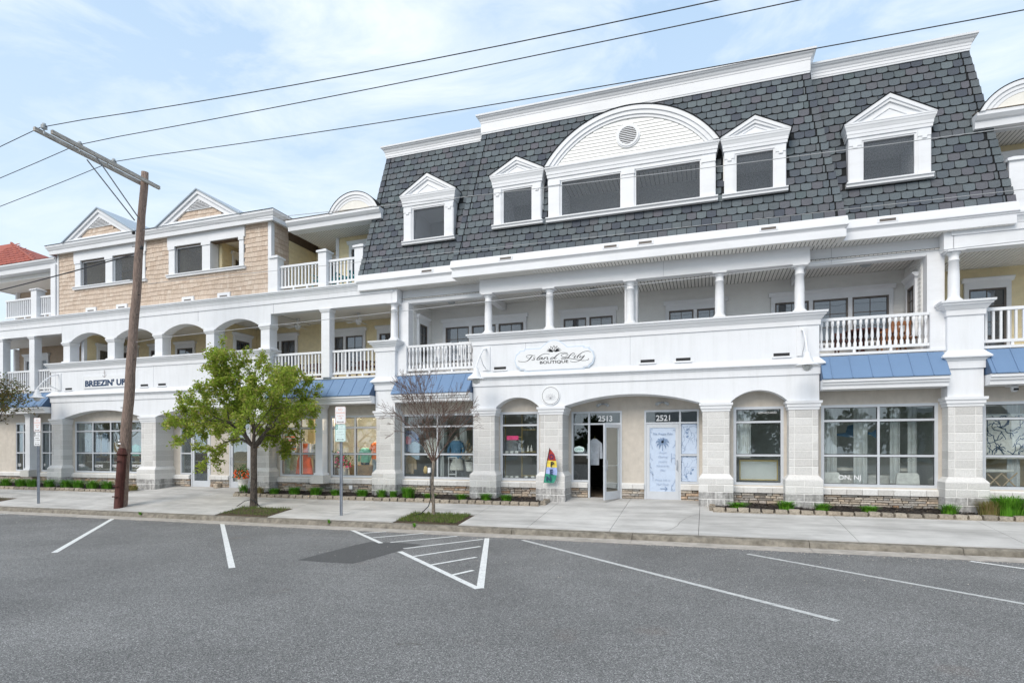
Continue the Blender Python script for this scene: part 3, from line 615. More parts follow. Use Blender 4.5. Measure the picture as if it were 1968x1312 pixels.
# long cracks in the pavement
ck = MB()
def crack(pts, w_=.012):
    for (a, b) in zip(pts, pts[1:]):
        d = Vector((b[0] - a[0], b[1] - a[1])).normalized(); n_ = Vector((-d.y, d.x)) * w_ / 2
        ck.add([(a[0] + n_.x, a[1] + n_.y, gz(a[0], a[1]) + .003), (a[0] - n_.x, a[1] - n_.y, gz(a[0], a[1]) + .003), (b[0] - n_.x, b[1] - n_.y, gz(b[0], b[1]) + .003), (b[0] + n_.x, b[1] + n_.y, gz(b[0], b[1]) + .003)], [(0, 1, 2, 3)])
crack([(-.17, -1.15), (-.35, -1.4), (-.50, -1.75), (-.62, -2.2), (-.66, -2.6), (-.8, -3.0), (-1.05, -3.3)], .008)
crack([(3.03, -.95), (3.2, -1.3)], .006)
struct(ck.build('pavement_crack', 'gap', walk))

# fine cracks and dark scuffs on the street
rk = MB(); rr = random.Random(41)
def rcrack(x, y, dx, dy, n_, w_=.010):
    for _ in range(n_):
        nx, ny = x + dx + rr.uniform(-.08, .08), y + dy + rr.uniform(-.08, .08); d = Vector((nx - x, ny - y)).normalized(); q_ = Vector((-d.y, d.x)) * w_ * rr.uniform(.4, 1) / 2
        rk.add([(x + q_.x, y + q_.y, zr(x) + .003), (x - q_.x, y - q_.y, zr(x) + .003), (nx - q_.x, ny - q_.y, zr(nx) + .003), (nx + q_.x, ny + q_.y, zr(nx) + .003)], [(0, 1, 2, 3)]); x, y = nx, ny
rcrack(-13.6, -9.35, .24, .06, 7); rcrack(-7.3, -8.1, -.1, -.25, 5, .008); rcrack(2.05, -4.25, .04, -.16, 4, .012); rcrack(-6.1, -6.7, .30, -.12, 5, .010); rcrack(-6.0, -8.9, .22, .02, 6, .008); rcrack(-3.2, -11.6, .10, .02, 3, .014); rcrack(1.0, -11.3, .07, .01, 2, .02); rcrack(-.2, -13.0, .06, -.02, 2, .012)
struct(rk.build('road_crack', 'gap', None, (0, -8, -.5)))

# ================================================================== MIDDLE BUILDING (slate mansard over the boutique)
B1 = thing('mansard_building', (MC, 2, 0), 'white three-storey shop building under a dark slate mansard roof with white dormers', 'building')
AW0, AW1 = -7.12, 2.86
P = {'P4': (-7.10, -6.38), 'P5': (-4.88, -4.16), 'P6': (-.10, .62), 'P7': (2.12, 2.84)}
pier(B1, *P['P4']); pier(B1, *P['P5'], yb=.8); pier(B1, *P['P6'], yb=.8); pier(B1, *P['P7'])
pier(B1, -10.72, -10.0); pier(B1, 5.74, 6.46)
arch_wall(AW0, AW1, 2.90, 3.602, 0, [(-6.36, -4.90, 3.22, .4), (-4.14, -.12, 3.22, .8), (.64, 2.10, 3.22, .4)]).build('arcade_wall', 'eifs', B1)
parapet(B1, AW0, AW1, seams=(fx(1211), fx(1010), fx(1535)), vents=(fx(961), fx(1244.5), fx(1313), fx(1502)))
# tower boxes beside the middle bay
def tower(root, x0, x1):
    pth = [(x0, .42), (x0, -.02), (x1, -.02), (x1, .42)]
    b = MB().box(x0 + .005, x1 - .005, -.01, .40, 2.90, 3.60).sweep(LEDGE, pth).box(x0, x1, -.02, .42, 3.605, 5.2).build('tower_box', 'eifs', root)
    MB().sweep(CROWN, pth).box(x0 + .02, x1 - .02, .0, .42, 5.2, 5.285).build('parapet_cap', 'white', b); return b
tower(B1, -10.74, -9.98); tower(B1, 5.72, 6.48)
MB().box(-9.98, -9.62, .12, .44, 4.07, 5.08).build('wall_return', 'white', B1); MB().box(5.40, 5.72, .12, .44, 4.07, 5.08).build('wall_return', 'white', B1)
# ground floor walls behind the piers (stucco), windows, doors
WZ0, WZ1, TR, BAR = .585, 2.79, 2.36, 1.42
def shopbay(root, x0, x1, wx0, wx1, cols, y=.4, wz=None):
    w0, w1 = wz or (WZ0, WZ1)
    wall_grid(x0, x1, .55, 3.75, y, y + .22, [(wx0, wx1, w0, w1)]).build('stucco_wall', 'stucco', root)
    stone_base(root, x0, x1, y - .06)
    return storefront(root, wx0, wx1, w0, w1, y + .03, cols, (BAR, TR))
shopbay(B1, -10.0, -7.10, -9.94, -7.22, (-8.60,))
shopbay(B1, -6.38, -4.88, -6.33, -5.02, ())
shopbay(B1, .62, 2.12, .74, 2.04, ())
shopbay(B1, 2.84, 5.74, 2.97, 5.66, (4.33,))
# recessed entry, plane y = .8
E0, E1 = -4.16, -.10
wall_grid(E0, E1, .0, 3.75, .8, 1.0, [(-4.06, -2.47, .0, 2.78), (-1.79, -.20, .0, 2.78)]).build('stucco_wall', 'stucco', B1)
stone_base(B1, -4.14, -3.53, .76, z1=.37, z0=.07); stone_base(B1, -2.47, -1.79, .76, z0=.07); stone_base(B1, -.72, -.12, .76, z0=.07)
def entry(root, side, dx0, dx1, x0, x1, zdoor=2.30):
    """door frame with sidelight: side = (x0, x1) of the sidelight, dx = door opening"""
    f = MB(); y0, y1 = .78, .90; w_ = .055
    f.box(x0, x0 + w_, y0, y1, .56 if x0 == side[0] else .07, 2.78).box(x1 - w_, x1, y0, y1, .56 if x1 == side[1] else .07, 2.78).box(x0 + w_, x1 - w_, y0, y1, 2.78 - w_, 2.78)
    mx_ = side[1] if side[0] < dx0 else side[0]; f.box(mx_ - w_ / 2, mx_ + w_ / 2, y0, y1, .07, 2.78 - w_)
    s0, s1 = (x0 + w_, mx_ - w_ / 2) if side[0] < dx0 else (mx_ + w_ / 2, x1 - w_); d0, d1 = (mx_ + w_ / 2, x1 - w_) if side[0] < dx0 else (x0 + w_, mx_ - w_ / 2)
    f.box(s0, s1, y0, y1, .56, .62).box(s0, s1, y0, y1, BAR - .027, BAR + .027).box(s0, s1, y0, y1, 2.36, 2.41).box(d0, d1, y0, y1, 2.36, 2.41)
    f.box(x0 if side[0] < dx0 else mx_ - w_ / 2, x0 + .6 if side[0] < dx0 else x1, .82, .86, .56, .5601)
    o = f.build('door_frame', 'alu', root)
    for a, b, c, d in ((s0, s1, .62, BAR - .027), (s0, s1, BAR + .027, 2.36), (s0, s1, 2.41, 2.78 - w_), (d0, d1, 2.41, 2.78 - w_)):
        MB().box(a, b, .84, .846, c, d).build('pane', 'shopglass', o)
    return o, d0, d1
fr1, d10, d11 = entry(B1, (-4.06, -3.50), -3.47, -2.5, -4.06, -2.47)
fr2, d20, d21 = entry(B1, (-.74, -.20), -1.76, -.77, -1.79, -.20)
def leaf(root, hx, y, wdt, z0, z1, glass, ang=0, hinge=1, handle=True, m='alu'):
    """glazed door leaf; hinge at hx, leaf extends -hinge in x"""
    s = -hinge; L0, L1 = (0, wdt) if s > 0 else (-wdt, 0)
    T = thing  # noqa
    o0 = Vector((hx, y, z0)); f = MB(); fw = .10
    f.box(L0, L0 + fw, -.022, .022, 0, z1 - z0).box(L1 - fw, L1, -.022, .022, 0, z1 - z0).box(L0 + fw, L1 - fw, -.022, .022, 0, .24).box(L0 + fw, L1 - fw, -.022, .022, z1 - z0 - .11, z1 - z0)
    me = bpy.data.meshes.new('door'); me.from_pydata(f.v, [], f.f); me.materials.append(M[m]); d = link('door', me, root, o0, (0, 0, ang))
    WO[d] = Vector((0, 0, 0))
    MB().box(L0 + fw, L1 - fw, -.004, .004, .24, z1 - z0 - .11).build('pane', glass, d)
    g_ = MB(); fz_ = L1 - fw / 2 if s > 0 else L0 + fw / 2
    g_.tube([(fz_, -.022, .90), (fz_, -.085, .90), (fz_, -.085, 1.18), (fz_, -.022, 1.18)], .012, 6)
    g_.build('handle', 'galv', d)
    g2 = MB().tube([(L0 + fw / 2, .05, 1.02), (L1 - fw / 2, .05, 1.02)], .014, 6); g2.build('push_bar', 'alu', d)
    WO[d] = o0
    return d
dl = leaf(B1, d11 - .004, .80, d11 - d10 - .01, .075, 2.355, 'shopglass', ang=R(68), hinge=1)
C('filmblue', (.53, .62, .76), .35, .03, 8)
dp = leaf(B1, d20 + .004, .815, d21 - d20 - .01, .075, 2.355, 'filmblue', hinge=-1)
MB().box(d20, d21, .80, .92, .05, .072).build('threshold', 'alu', B1); MB().box(d10, d11, .80, .92, .05, .072).build('threshold', 'alu', B1)
# side awnings, balcony edges and balustrades with turned balusters
sp = [2.84 + .02 + (5.70 - 2.86) * t for t in (.115, .265, .41, .56, .715, .865)]
awning(B1, 2.88, 5.69, [fx(p, -.1) for p in (1597, 1635, 1673, 1711, 1750, 1788)])
awning(B1, -9.96, -7.14, [fx(p, -.1) for p in (776, 799, 822, 845, 868, 891)])
for a, b in ((-9.98, -7.12), (2.86, 5.72)):
    MB().box(a, b, .10, .42, 4.085, 4.15).box(a, b, .14, .42, 3.75, 4.085).build('balcony_edge', 'white', B1)
railing(B1, -9.62, -7.14, .22, 4.24, 5.10, True, .135); railing(B1, 2.88, 5.40, .22, 4.24, 5.10, True, .135)
MB().box(-9.9, 5.7, .42, 2.0, 4.05, 4.14).build('porch_floor', 'white', B1)
# columns and beam of the porch
for cx in (-6.64, -4.60, -2.13, .36, 2.40): column(B1, cx, .12)
column(B1, -10.08, .12); column(B1, 5.90, .12)
for px_ in (-9.82, -2.13, 5.57): MB().box(px_ - .19, px_ + .19, .28, .60, 4.2, 6.60).build('post', 'white', B1)
MB().box(-6.90, 2.64, 0, .30, 6.585, 7.03).build('porch_beam', 'white', B1)
for a, b in ((-9.90, -6.902), (2.642, 5.66)): MB().box(a, b, .36, .62, 6.585, 7.03).build('porch_beam', 'white', B1)
for s in (fx(1275), fx(1598, .36)): MB().box(s - .006, s + .006, (-.006 if s < 2.6 else .352), .01 + (.36 if s > 2.6 else 0), 6.6, 7.03).build('panel_joint', 'faint', B1)
for a in (-6.9, 2.42): MB().box(a, a + .22, .62, 1.99, 6.50, 6.72).build('cross_beam', 'white', B1)
soffit(B1, -9.9, 5.66, .30, 2.0, 6.72); soffit(B1, 2.64, 3.39, .0, .36, 7.03, .10); soffit(B1, -7.65, -6.90, .0, .36, 7.03, .10)
soffit(B1, -7.65, 3.39, -.47, .0, 7.03, .10); soffit(B1, -11.34, -7.65, -.12, .36, 7.03, .10); soffit(B1, 3.39, 7.06, -.12, .36, 7.03, .10)
# back wall of the porch with windows
trip = [(fx(858, 2), fx(1007, 2)), (fx(1488, 2), fx(1708, 2))]; zt2 = 6.02
wins = [(-9.30 + .14, fx(1007, 2), 3), (fx(1084, 2), fx(1178, 2), 2), (fx(1286, 2), fx(1388, 2), 2), (fx(1489, 2), fx(1707, 2), 3)]
wins[0] = (fx(858, 2), fx(1007, 2), 3)
holes = [(a - .12, b + .12, 4.16 if n == 2 else 4.7, zt2 + .28) for a, b, n in wins]
bw = MB().box(-9.9, 5.7, 2.0, 2.15, 4.1, 6.75).build('porch_wall', 'siding_white', B1); boards(bw, -9.8, 5.6, 4.14, 6.72, 2.0, .115, 'siding_white', holes, each=False)
for a, b, n in wins: upwin(B1, a, b, 4.2 if n == 2 else 4.75, zt2, 1.99, units=n, cols=2, rows=3 if n == 2 else 3, door=(n == 2))
for s, xw in ((1, -9.62), (-1, 5.36)):           # end walls of the porch, facing inwards
    T = (lambda p, xw=xw, s=s: (xw - s * (p[1]), p[0], p[2]))
    sw = MB().box(min(xw, xw - s * .12), max(xw, xw - s * .12), .60, 2.0, 4.14, 6.72).build('porch_end_wall', 'siding_white', B1)
    boards(sw, .62, 2.0, 4.14, 6.72, 0, .115, 'siding_white', [(.86, 1.66, 4.6, 6.35)], T=T, each=False)
    upwin(B1, .97, 1.55, 4.7, 6.02, -.005, T=T, cols=2, rows=4)
# ---- mansard
ZB, ZT = 7.54, 11.86
xo0, xo1, xc0, xc1 = -11.36, 7.08, -7.65, 3.39
pth = [(xo0, 2), (xo0, -.12), (xc0, -.12), (xc0, -.47), (xc1, -.47), (xc1, -.12), (xo1, -.12), (xo1, 2)]
fas = MB().sweep([(-.12, 7.56), (.03, 7.56), (.035, 7.54), (.06, 7.36), (.06, 7.33), (.03, 7.32), (-.02, 7.25), (-.02, 7.235), (.01, 7.23), (.01, 7.04), (-.12, 7.04)], pth).build('roof_fascia', 'white', B1)
for px_, y in ((820, -.12), (971.5, -.47), (1173, -.47), (1240, -.47), (1477, -.47), (1706, -.12)):
    xx = fx(px_, y - .06); q = MB().box(xx - .23, xx + .23, y - .068, y - .02, 7.385, 7.50).build('roof_vent', 'white', fas); MB().box(xx - .18, xx + .18, y - .072, y - .069, 7.41, 7.475).build('vent_slot', 'bronze', q)
secs = [(xo0, xc0, -.12, xo0 + .70, xc0 + .75, .63), (xc0, xc1, -.47, xc0 + .75, xc1 - .75, .28), (xc1, xo1, -.12, xc1 - .75, xo1 - .70, .63)]
def small_excl(xc, hw, ap, hp=None):
    hp = hp or hw + .12
    return lambda x, z, m=.0: (8.44 < z < 9.75 and abs(x - xc) < hw + m) or (9.6 < z < 10.12 and abs(x - xc) < hp + m) or (10.1 <= z < ap and abs(x - xc) < (hp + m) * (ap - z) / (ap - 10.08))
def arc_excl(x, z, m=0):
    if 8.44 < z < 9.9 and abs(x - MC) < 2.40 + m: return True
    if z >= 9.9:
        rr_ = (2.47 ** 2 + 1.35 ** 2) / 2.7; zc = 11.43 - rr_
        return (x - MC) ** 2 + (z - zc) ** 2 < (rr_ - .02) ** 2 and z > 9.9
    return False
exs = [[small_excl(-8.71, .93, 10.68, 1.02)], [small_excl(-5.50, .77, 10.53, .88), arc_excl, small_excl(1.24, .77, 10.53, .88)], [small_excl(4.45, .93, 10.68, 1.02)]]
opens = [[(-9.30, -8.12)], [(-6.0, -5.0), (-4.13, -2.32), (-1.94, -.13), (.74, 1.74)], [(3.86, 5.04)]]
tiles = []; roofs = []
def tile_mesh(w_, h_, cut=.2):
    c = w_ * cut; t = .016; P_ = [(-w_ / 2, h_), (-w_ / 2, c), (-w_ / 2 + c * .35, c * .35), (-w_ / 2 + c, .004), (0, -.006), (w_ / 2 - c, .004), (w_ / 2 - c * .35, c * .35), (w_ / 2, c), (w_ / 2, h_)]
    return MB().prism(P_, -t, 0)
tmes = shared(('shingle', 1), lambda: tile_mesh(.247, .207), 'slate'); hipm = shared(('hip_shingle', 1), lambda: tile_mesh(.175, .208, .08), 'slate')
rt = random.Random(11)
for si, (xb0, xb1, yb_, xt0, xt1, yt_) in enumerate(secs):
    rows = 20; dz = (ZT - ZB) / rows; lean = math.atan2(yt_ - yb_, ZT - ZB)
    # dark underlay with openings
    mb = MB(); zs = [ZB - .02, 8.56, 9.63, ZT + .1]
    def pt(x, z): return (x, yb_ + (yt_ - yb_) * (z - ZB) / (ZT - ZB) + .012, z)
    def ex(z): t = (z - ZB) / (ZT - ZB); return xb0 + (xt0 - xb0) * t, xb1 + (xt1 - xb1) * t
    for k, (za, zb_) in enumerate(zip(zs, zs[1:])):
        l0, r0 = ex(za); l1, r1 = ex(zb_); xs_ = [None]
        if k != 1: mb.add([pt(l0, za), pt(r0, za), pt(r1, zb_), pt(l1, zb_)], [(0, 1, 2, 3)])
        else:
            ed = [(l0, l1)] + [(v, v) for o_ in opens[si] for v in o_] + [(r0, r1)]
            for q in range(0, len(ed), 2): mb.add([pt(ed[q][0], za), pt(ed[q + 1][0], za), pt(ed[q + 1][1], zb_), pt(ed[q][1], zb_)], [(0, 1, 2, 3)])
    roof = mb.build('mansard_slope', 'roof_dark', B1); roofs.append(roof)
    for r_ in range(rows):
        z = ZB + r_ * dz; zc = z + dz * .5; l_, rr_ = ex(z + dz * .3); hl_, hr_ = si < 2, si > 0; a = l_ + (.20 if hl_ else .0); b = rr_ - (.20 if hr_ else .0)
        off = (.131 if r_ % 2 else 0) + .01; n0 = math.floor((a - off) / .262); x = off + n0 * .262
        while x < b + .1:
            cx = x + .131
            if cx + .1215 > a and cx - .1215 < b:
                wl, wr = max(cx - .1215, a), min(cx + .1215, b)
                if wr - wl > .02 and not any(e(cx, zc) for e in exs[si]): tiles.append((roof, (wl + wr) / 2, yb_ + (yt_ - yb_) * (z - ZB) / (ZT - ZB) - .004, z, (wr - wl) / .243, lean, tmes))
            x += .262
        for cx in ([l_ + .078] if hl_ else []) + ([rr_ - .078] if hr_ else []): tiles.append((roof, cx, yb_ + (yt_ - yb_) * (z - ZB) / (ZT - ZB) - .006, z, 1, lean, hipm))
    # returns of the slope at its outer ends
    for xb_, xt_, sg in ((xb0, xt0, 1), (xb1, xt1, -1)):
        yb2, yt2 = 1.6, 2.2
        MB().add([(xb_, yb_ + .01, ZB), (xb_ - sg * .0, 6, ZB), (xt_, 6, ZT + .1), (xt_, yt_ + .01, ZT + .1)], [(0, 1, 2, 3)]).build('mansard_end', 'slate', roof)
cam_d = lambda t: (t[1] ** 2 + (t[2] + CD) ** 2 + (t[3] - CH) ** 2) * (.6 if t[6] is tmes else 1)
tiles.sort(key=cam_d)
for t in tiles[:296]:
    o = link('shingle', t[6], t[0], (t[1], t[2], t[3])); o.scale = (t[4], 1, 1); o.rotation_euler = (-(t[5] + .10) + rt.uniform(-.006, .006), rt.uniform(-.012, .012), 0)
rest = {}
for t in tiles[296:]:
    mb = rest.setdefault(t[0], MB()); mt = Matrix.Translation((t[1], t[2], t[3])) @ Matrix.Rotation(-(t[5] + .10) + rt.uniform(-.006, .006), 4, 'X') @ Matrix.Rotation(rt.uniform(-.012, .012), 4, 'Y') @ Matrix.Diagonal((t[4], 1, 1, 1))
    mb.add([mt @ v.co for v in t[6].vertices], [tuple(p.vertices) for p in t[6].polygons])
for r_, mb in rest.items(): stuff(mb.build('shingles', 'slate', r_))
# crown of the roof
def crown(x0, x1, y, zt):
    MB().sweep([(-.1, ZT - .04), (.02, ZT - .04), (.025, ZT + .0), (.035, ZT + .01), (.035, zt - .26), (.045, zt - .25), (.05, zt - .20), (.07, zt - .17), (.09, zt - .12), (.125, zt - .09), (.14, zt - .06), (.165, zt - .05), (.17, zt), (-.1, zt + .02)], [(x0, 5.8), (x0, y), (x1, y), (x1, 5.8)]).build('roof_cornice', 'white', B1)
    MB().box(x0, x1, y, 5.8, zt - .05, zt).build('roof_deck', 'metal_grey', B1)
crown(xo0 + .69, xc0 + .60, .61, 12.20); crown(xc1 - .60, xo1 - .69, .61, 12.20); crown(xc0 + .74, xc1 - .74, .26, 12.42)
# ---- dormers
def tri_ring(mb, xc, hw, z0, ap, t, y0, y1):
    k = (ap - z0) / hw; l_ = math.hypot(1, k); d = t * l_ / k; e = t * l_
    for s in (-1, 1):
        P_ = [(xc + s * hw, z0), (xc, ap), (xc, ap - e), (xc + s * (hw - d), z0)]
        mb.prism(P_, y0, y1)
def dormer(root, xc, hw, ow, yf, apex, hp, yr):
    d = MB().box(xc - hw, xc - ow, yf, yf + 1.2, 8.53, 9.63).box(xc + ow, xc + hw, yf, yf + 1.2, 8.53, 9.63).box(xc - hw, xc + hw, yf, yf + 1.3, 9.63, 10.05).build('dormer', 'white', root)
    for s in (-1, 1):
        pl = MB(); a, b = sorted((xc + s * (ow + .035), xc + s * (hw - .02)))
        pl.box(a, b, yf - .025, yf - .001, 8.62, 9.50).box(a - .01, b + .01, yf - .04, yf - .001, 9.50, 9.66).box(a - .01, b + .01, yf - .035, yf - .001, 8.535, 8.63)
        pl.box((a + b) / 2 - .05, (a + b) / 2 + .05, yf - .05, yf - .04, 9.44, 9.50); pl.build('pilaster', 'white', d)
    MB().prismx([(yf + .1, 8.44), (yf - .05, 8.44), (yf - .05, 8.50), (yf - .09, 8.515), (yf - .09, 8.545), (yf + .1, 8.555)], xc - hw - .05, xc + hw + .05).build('window_sill', 'white', d)
    ring(xc - ow, xc + ow, 8.56, 9.63, .035, yf + .02, yf + .07).build('window_frame', 'white', d)
    z0 = 10.07
    MB().sweep([(-.02, 9.72), (.03, 9.72), (.035, 9.80), (.045, 9.805), (.05, 9.88), (.06, 9.90), (.08, 9.96), (.095, 9.985), (.10, 10.03), (.11, 10.035), (.11, z0), (-.02, z0)], [(xc - hw, yf + .9), (xc - hw, yf), (xc + hw, yf), (xc + hw, yf + .9)]).build('cornice', 'white', d)
    m = MB(); m.prism([(xc - hp + .02, z0), (xc + hp - .02, z0), (xc, apex - .02)], yf - .04, yf + 1.5)
    tri_ring(m, xc, hp, z0, apex, .09, yf - .115, yf - .04); tri_ring(m, xc, hp - .12, z0, apex - .09 * 1.2 + .0, .07, yf - .085, yf - .04); tri_ring(m, xc, hp * .42, z0 + .03, z0 + (apex - z0) * .46, .022, yf - .06, yf - .04)
    m.build('pediment', 'white', d)
    k = MB(); tri_ring(k, xc, hp + .035, z0 + .0, apex + .035, .022, yf - .13, yf + 1.5); k.build('flashing', 'roof_dark', d)
    niche(d, xc - ow, xc + ow, yf)
    return d
def niche(d, x0, x1, yf, z0=8.56, z1=9.63, deep=1.9, hatch=True, win=None):
    b = MB(); yb_ = yf + deep; xa, xb = x0 - .25, x1 + .25
    b.box(xa, xb, yb_, yb_ + .05, z0 - .6, 9.98).box(xa - .05, xa, yf + .16, yb_, z0 - .6, 9.98).box(xb, xb + .05, yf + .16, yb_, z0 - .6, 9.98).box(xa, xb, yf + .16, yb_, z0 - .65, z0 - .6)
    n_ = b.build('loggia_wall', 'siding_white', d); soffit(d, xa, xb, yf + .16, yb_, 9.92, .13)
    if win: upwin(d, *win, 8.2, 9.5, yb_ - .01, units=1)
    MB().box(x0 + .03, x1 - .03, yf + .075, yf + .077, z0 + .03, z1 - .03).build('insect_screen', 'screen', d)
YO, YC = -.04, -.38
for xc in (-8.71, 4.45): dormer(B1, xc, .92, .60, YO, 10.68, 1.02, .2)
for xc in (-5.50, 1.24): dormer(B1, xc, .77, .49, YC, 10.53, .885, -.2)
upwin(B1, 4.0, 4.55, 8.0, 9.1, 1.86); upwin(B1, -8.55, -8.0, 8.0, 9.1, 1.86)
def arc_ring(mb, xc, z0, hw, rise, t, y0, y1, n=36, base=0):
    A = arch_pts(xc - hw, xc + hw, z0, z0 + rise, n); B = arch_pts(xc - hw + t * 1.15, xc + hw - t * 1.15, z0 + base, z0 + rise - t, n)
    for i in range(n): mb.prism([A[i], A[i + 1], B[i + 1], B[i]], y0, y1)
yf = YC - .01; hw = 2.38
big = MB().box(MC - hw, MC - 2.0, yf, yf + 1.2, 8.53, 9.63).box(MC + 2.0, MC + hw, yf, yf + 1.2, 8.53, 9.63).box(MC - .19, MC + .19, yf, yf + .3, 8.53, 9.63).box(MC - hw, MC + hw, yf, yf + .3, 9.63, 10.05).build('arched_dormer', 'white', B1)
for a, b in ((MC - hw + .02, MC - 2.03), (MC - .17, MC + .17), (MC + 2.03, MC + hw - .02)): MB().box(a, b, yf - .03, yf - .001, 8.62, 9.50).box(a - .02, b + .02, yf - .05, yf - .001, 9.50, 9.66).box(a - .01, b + .01, yf - .035, yf - .001, 8.535, 8.63).build('pilaster', 'white', big)
MB().prismx([(yf + .1, 8.42), (yf - .05, 8.42), (yf - .05, 8.49), (yf - .10, 8.51), (yf - .10, 8.545), (yf + .1, 8.555)], MC - hw - .06, MC + hw + .06).build('window_sill', 'white', big)
for a, b in ((MC - 2.0, MC - .19), (MC + .19, MC + 2.0)): ring(a, b, 8.56, 9.63, .035, yf + .02, yf + .07).build('window_frame', 'white', big); niche(big, a, b, yf)
MB().sweep([(-.02, 9.74), (.03, 9.74), (.035, 9.83), (.05, 9.835), (.055, 9.91), (.065, 9.93), (.085, 9.98), (.105, 10.0), (.11, 10.04), (-.02, 10.06)], [(MC - hw, yf + .6), (MC - hw, yf), (MC + hw, yf), (MC + hw, yf + .6)]).build('cornice', 'white', big)
z0 = 10.06; A = arch_pts(MC - 2.44, MC + 2.44, z0, 11.40, 36); MB().prism(A, yf - .02, yf + 1.2).build('tympanum', 'siding_white', big)
m = MB(); arc_ring(m, MC, z0, 2.47, 1.35, .12, yf - .13, yf - .02, base=0); arc_ring(m, MC, z0, 2.34, 1.24, .12, yf - .095, yf - .02); arc_ring(m, MC, z0, 2.21, 1.13, .09, yf - .06, yf - .02); m.build('arch_moulding', 'white', big)
m = MB(); arc_ring(m, MC, z0, 2.505, 1.38, .03, yf - .145, yf + 1.2); m.build('flashing', 'roof_dark', big)
bd = MB(); z = z0; ri = (2.1 ** 2 + 1.03 ** 2) / 2.06; zc_ = z0 + 1.03 - ri
while z < z0 + 1.0:
    h = math.sqrt(max(0, ri * ri - (z + .05 - zc_) ** 2)); bd.prismx([(yf - .045, z), (yf - .022, z), (yf - .022, z + .10), (yf - .026, z + .10)], MC - h, MC + h); z += .098
stuff(bd.build('clapboards', 'siding_white', big))
vz = 10.60; m = MB()
for r0, r1, ya in ((.25, .31, yf - .09), (.29, .345, yf - .07)):
    n = 32
    for i in range(n):
        a, b = 2 * math.pi * i / n, 2 * math.pi * (i + 1) / n
        m.prism([(MC + r0 * math.cos(a), vz + r0 * math.sin(a)), (MC + r1 * math.cos(a), vz + r1 * math.sin(a)), (MC + r1 * math.cos(b), vz + r1 * math.sin(b)), (MC + r0 * math.cos(b), vz + r0 * math.sin(b))], ya, yf - .02)
rv = m.build('round_vent', 'white', big); MB().prism([(MC + .25 * math.cos(2 * math.pi * i / 24), vz + .25 * math.sin(2 * math.pi * i / 24)) for i in range(24)], yf - .052, yf - .05).build('vent_opening', 'bronze', rv)
for i in range(9):
    zz = vz - .22 + i * .052; h = math.sqrt(max(.001, .25 ** 2 - (zz - vz + .015) ** 2)); MB().prismx([(yf - .085, zz), (yf - .055, zz + .032), (yf - .055, zz + .042), (yf - .085, zz + .01)], MC - h, MC + h).build('louvre', 'white', rv)
# shop rooms behind the glass, main block behind
def room(root, x0, x1, y0, y1, z0=.12, z1=3.3, m='interior', fl='intfloor'):
    b = MB().box(x0, x1, y1, y1 + .06, z0, z1).box(x0 - .06, x0, y0, y1, z0, z1).box(x1, x1 + .06, y0, y1, z0, z1).box(x0, x1, y0, y1, z1, z1 + .06)
    r = b.build('shop_room', m, root); MB().box(x0, x1, y0, y1, z0 - .05, z0).build('shop_floor', fl, r); return r
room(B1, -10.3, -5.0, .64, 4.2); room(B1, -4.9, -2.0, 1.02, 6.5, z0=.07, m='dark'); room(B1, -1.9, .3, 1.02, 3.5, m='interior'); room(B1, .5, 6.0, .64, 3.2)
MB().box(-11.2, 6.9, 6.6, 12, 0, 11.9).box(-11.2, 6.9, 2.2, 6.6, 6.8, 7.0).build('rear_wall', 'siding_white', B1)

# ================================================================== LEFT BUILDING (tan shingles over the double-arched shop front)
B2 = thing('shingled_building', (-20.7, 2, 0), 'white and tan shingled building with two gables and four small arches above the left shop', 'building')
X0, X1 = -26.94, -15.24
pier(B2, -26.92, -26.22); pier(B2, -21.65, -20.85, yb=.8); pier(B2, -15.95, -15.25, yb=.8)
arch_wall(X0, X1, 2.90, 3.602, 0, [(-26.20, -21.67, 3.22, .4), (-20.83, -15.97, 3.22, .8)]).build('arcade_wall', 'eifs', B2)
parapet(B2, X0, X1, seams=(fx(107), fx(295)), vents=(fx(132), fx(277.5), fx(311.5)))
wall_grid(-26.22, -21.65, .55, 3.75, .4, .62, [(-26.05, -21.78, WZ0, WZ1)]).build('stucco_wall', 'stucco', B2); stone_base(B2, -26.22, -21.65, .34)
w1 = storefront(B2, -26.05, -21.78, WZ0, WZ1, .43, (-24.98, -23.92, -22.85), (BAR, TR))
# entry: sidelight + door 2501, second door
wall_grid(-20.85, -15.95, 0, 3.75, .8, 1.0, [(-20.45, -18.87, 0, 2.78), (-17.90, -16.86, 0, 2.78)]).build('stucco_wall', 'stucco', B2)
stone_base(B2, -20.83, -19.92, .76, z0=.05); stone_base(B2, -18.87, -17.90, .76, z0=.05); stone_base(B2, -16.86, -15.97, .76, z0=.05)
fr3, d30, d31 = entry(B2, (-20.45, -19.85), -19.8, -18.9, -20.45, -18.87)
leaf(B2, d30 + .004, .815, d31 - d30 - .01, .075, 2.355, 'shopglass', hinge=-1)
f = MB(); f.box(-17.90, -17.84, .78, .90, .07, 2.78).box(-16.92, -16.86, .78, .90, .07, 2.78).box(-17.84, -16.92, .78, .90, 2.72, 2.78).box(-17.84, -16.92, .78, .90, 2.36, 2.41)
o_ = f.build('door_frame', 'alu', B2); MB().box(-17.84, -16.92, .84, .846, 2.41, 2.72).build('pane', 'shopglass', o_)
leaf(B2, -16.924, .815, .912, .075, 2.355, 'shopglass', hinge=1)
MB().box(-19.8, -18.92, .80, .92, .04, .072).box(-17.84, -16.92, .80, .92, .04, .072).build('threshold', 'alu', B2)
room(B2, -26.6, -21.4, .64, 3.6); room(B2, -21.2, -15.9, 1.02, 4.5, m='dark')
